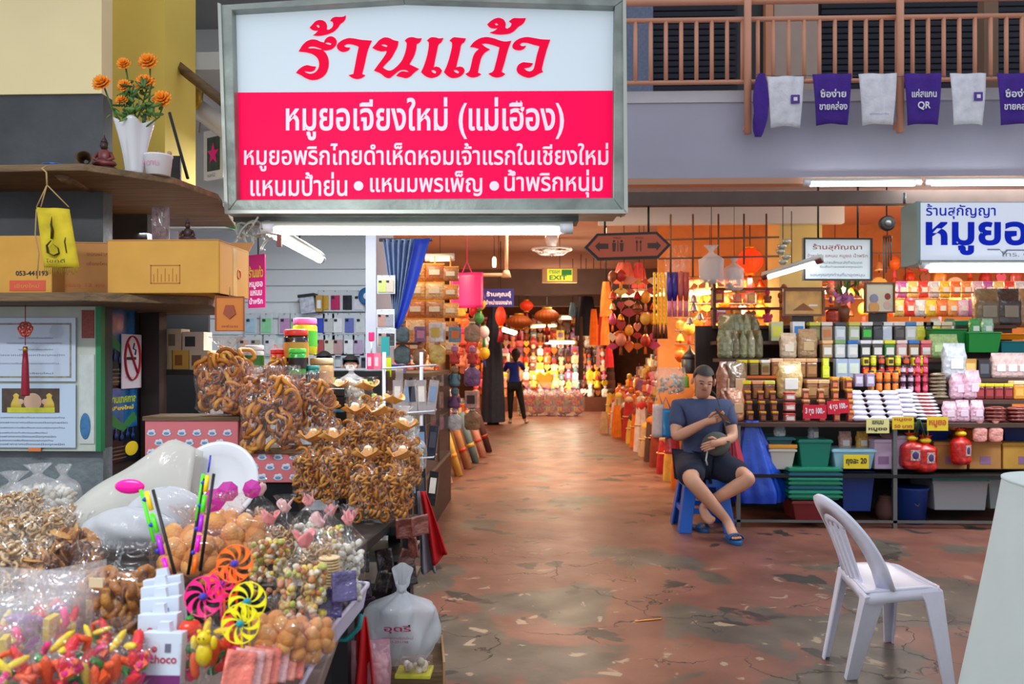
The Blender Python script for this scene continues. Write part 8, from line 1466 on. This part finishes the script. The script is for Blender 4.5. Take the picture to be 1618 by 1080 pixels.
MB().sph(Vector(S(.03, -.02, 1.50)), (.105*k, .115*k, .13*k), 16, 10).sph(Vector(S(.03, -.09, 1.42)), (.06*k, .05*k, .10*k), 12, 8).obj('hair', HAIR, wm)
for x, y in ((-.10, .06), (.26, -.02)): MB().sph(Vector(S(x, y, .03)), (.045, .10, .03), 10, 6).obj('shoe', mat('pale_shoe', (170, 160, 150), rough=.6), wm)
for w_ in ('lw', 'rw'): hand(wm, Vector(NW[w_][0]), Vector((0, .6, .4)), Vector((1, 0, 0)), .4, .9, Vector((0, .3, -.8)))
# two attendants behind the phone counter
for i, (px, py, s_, lb, tc2) in enumerate(((525, 568, .62, 'young attendant with short hair in dark shirt behind the black counter board', (44, 50, 60)), (566, 574, .66, 'attendant with bowed dark head behind the black counter board', (60, 44, 50)))):
    c_ = W(px, py, 5.6); b = thing('person', lb, 'person', (c_.x-(.04 if i else .05), 5.6, 0)); z_ = c_.z; n2 = {'hip': ((0, 0, z_-.52), (.09, .07)), 'c': ((0, 0, z_-.27), (.12, .08)), 's': ((0, 0, z_-.17), (.08, .06)), 'n': ((0, -.01, z_-.11), .038), 'h': ((0, -.03-.02*i, z_-.035), (.058, .062)), 'h2': ((0, -.03-.03*i, z_+.02), (.05, .055)), 'ls': ((-.11, 0, z_-.19), .04), 'le': ((-.14, -.08, z_-.34), .03), 'lw': ((-.08, -.12, z_-.34), .025), 'rs': ((.11, 0, z_-.19), .04), 're': ((.15, -.08, z_-.34), .03), 'rw': ((.08, -.12, z_-.34), .025), 'f': ((0, 0, .06), (.1, .09)), 'lk': ((0, 0, .4), (.11, .10))}
    skin('body', n2, [('hip', 'c'), ('c', 's'), ('s', 'n'), ('n', 'h'), ('h', 'h2'), ('s', 'ls'), ('ls', 'le'), ('le', 'lw'), ('s', 'rs'), ('rs', 're'), ('re', 'rw'), ('hip', 'lk'), ('lk', 'f')], SKN, b, 'hip')
    skin('shirt', {'a': ((0, 0, z_-.5), (.11, .08)), 'b': ((0, 0, z_-.27), (.12, .08)), 'c': ((0, 0, z_-.165), (.09, .07)), 'l': ((-.11, 0, z_-.2), .05), 'l2': ((-.14, -.05, z_-.3), .042), 'r': ((.11, 0, z_-.2), .05), 'r2': ((.14, -.05, z_-.3), .042), 'z': ((0, 0, .1), (.10, .08))}, [('z', 'a'), ('a', 'b'), ('b', 'c'), ('c', 'l'), ('l', 'l2'), ('c', 'r'), ('r', 'r2')], mat('shirt_%d' % i, tc2, rough=.9), b, 'b')
    face(b, Vector((0, -.035-.02*i, z_-.015)), .72)
# ------------------------------------------------------------------ hangers for things that hang from a ceiling
for o in [o for o in COL.objects if o.parent is None and (o.name.split('.')[0] in ('fluorescent_lamp', 'exit_sign', 'hanging_poster', 'green_banner', 'direction_sign', 'shop_sign', 'hanging_drum'))]:
    x, y, z = o.location
    top = 3.0 if y > 6.9 else (2.62 if x < -.9 and y > 3.6 else None)
    if o['label'].startswith('small blue sign') or o.name.startswith('exit'): top = 3.0
    if o['label'].startswith('slanting'): MB().tube([(0, .0, .03), (0, .0, 2.5-z)], .004, 5).obj('hanger', BLACK, o); continue
    if o.name.startswith('green_banner'): top = 2.62
    if top and z < top-.1: MB().tube([(0, .012, .012), (0, .012, top-z)], .004, 5).obj('hanger', BLACK, o)
# ------------------------------------------------------------------ lettering and prints become sub-parts of the panel they stand on
for o in [o for o in COL.objects if o.parent is None and o.type == 'EMPTY']:
    cs = kids(o); nm = lambda c: c.name.split('.')[0]
    base = {k: c for c in cs for k in ('panel', 'sheet', 'cloth', 'card', 'body', 'case', 'white_panel', 'magenta_panel') if nm(c) == k and c.location.length < 1e-6 and max(map(abs, c.rotation_euler)) < 1e-6}
    if not base: continue
    for c in cs:
        n = nm(c)
        if n in ('lettering', 'printed_line', 'purple_square', 'bullet_dot', 'title_lettering', 'red_dot', 'grey_code', 'purple_band', 'zip', 'label_panel', 'emblem', 'emblem_top', 'emblem_side', 'eye', 'glove', 'printed_oval', 'printed_emblem', 'camera_hole') or n.endswith('_mark') or n.startswith('printed_'):
            if 'white_panel' in base: b = base['white_panel'] if n == 'title_lettering' else base['magenta_panel']
            else: b = next((base[k] for k in ('panel', 'sheet', 'cloth', 'card', 'body', 'case') if k in base), None)
            if b and b is not c: c.parent = b
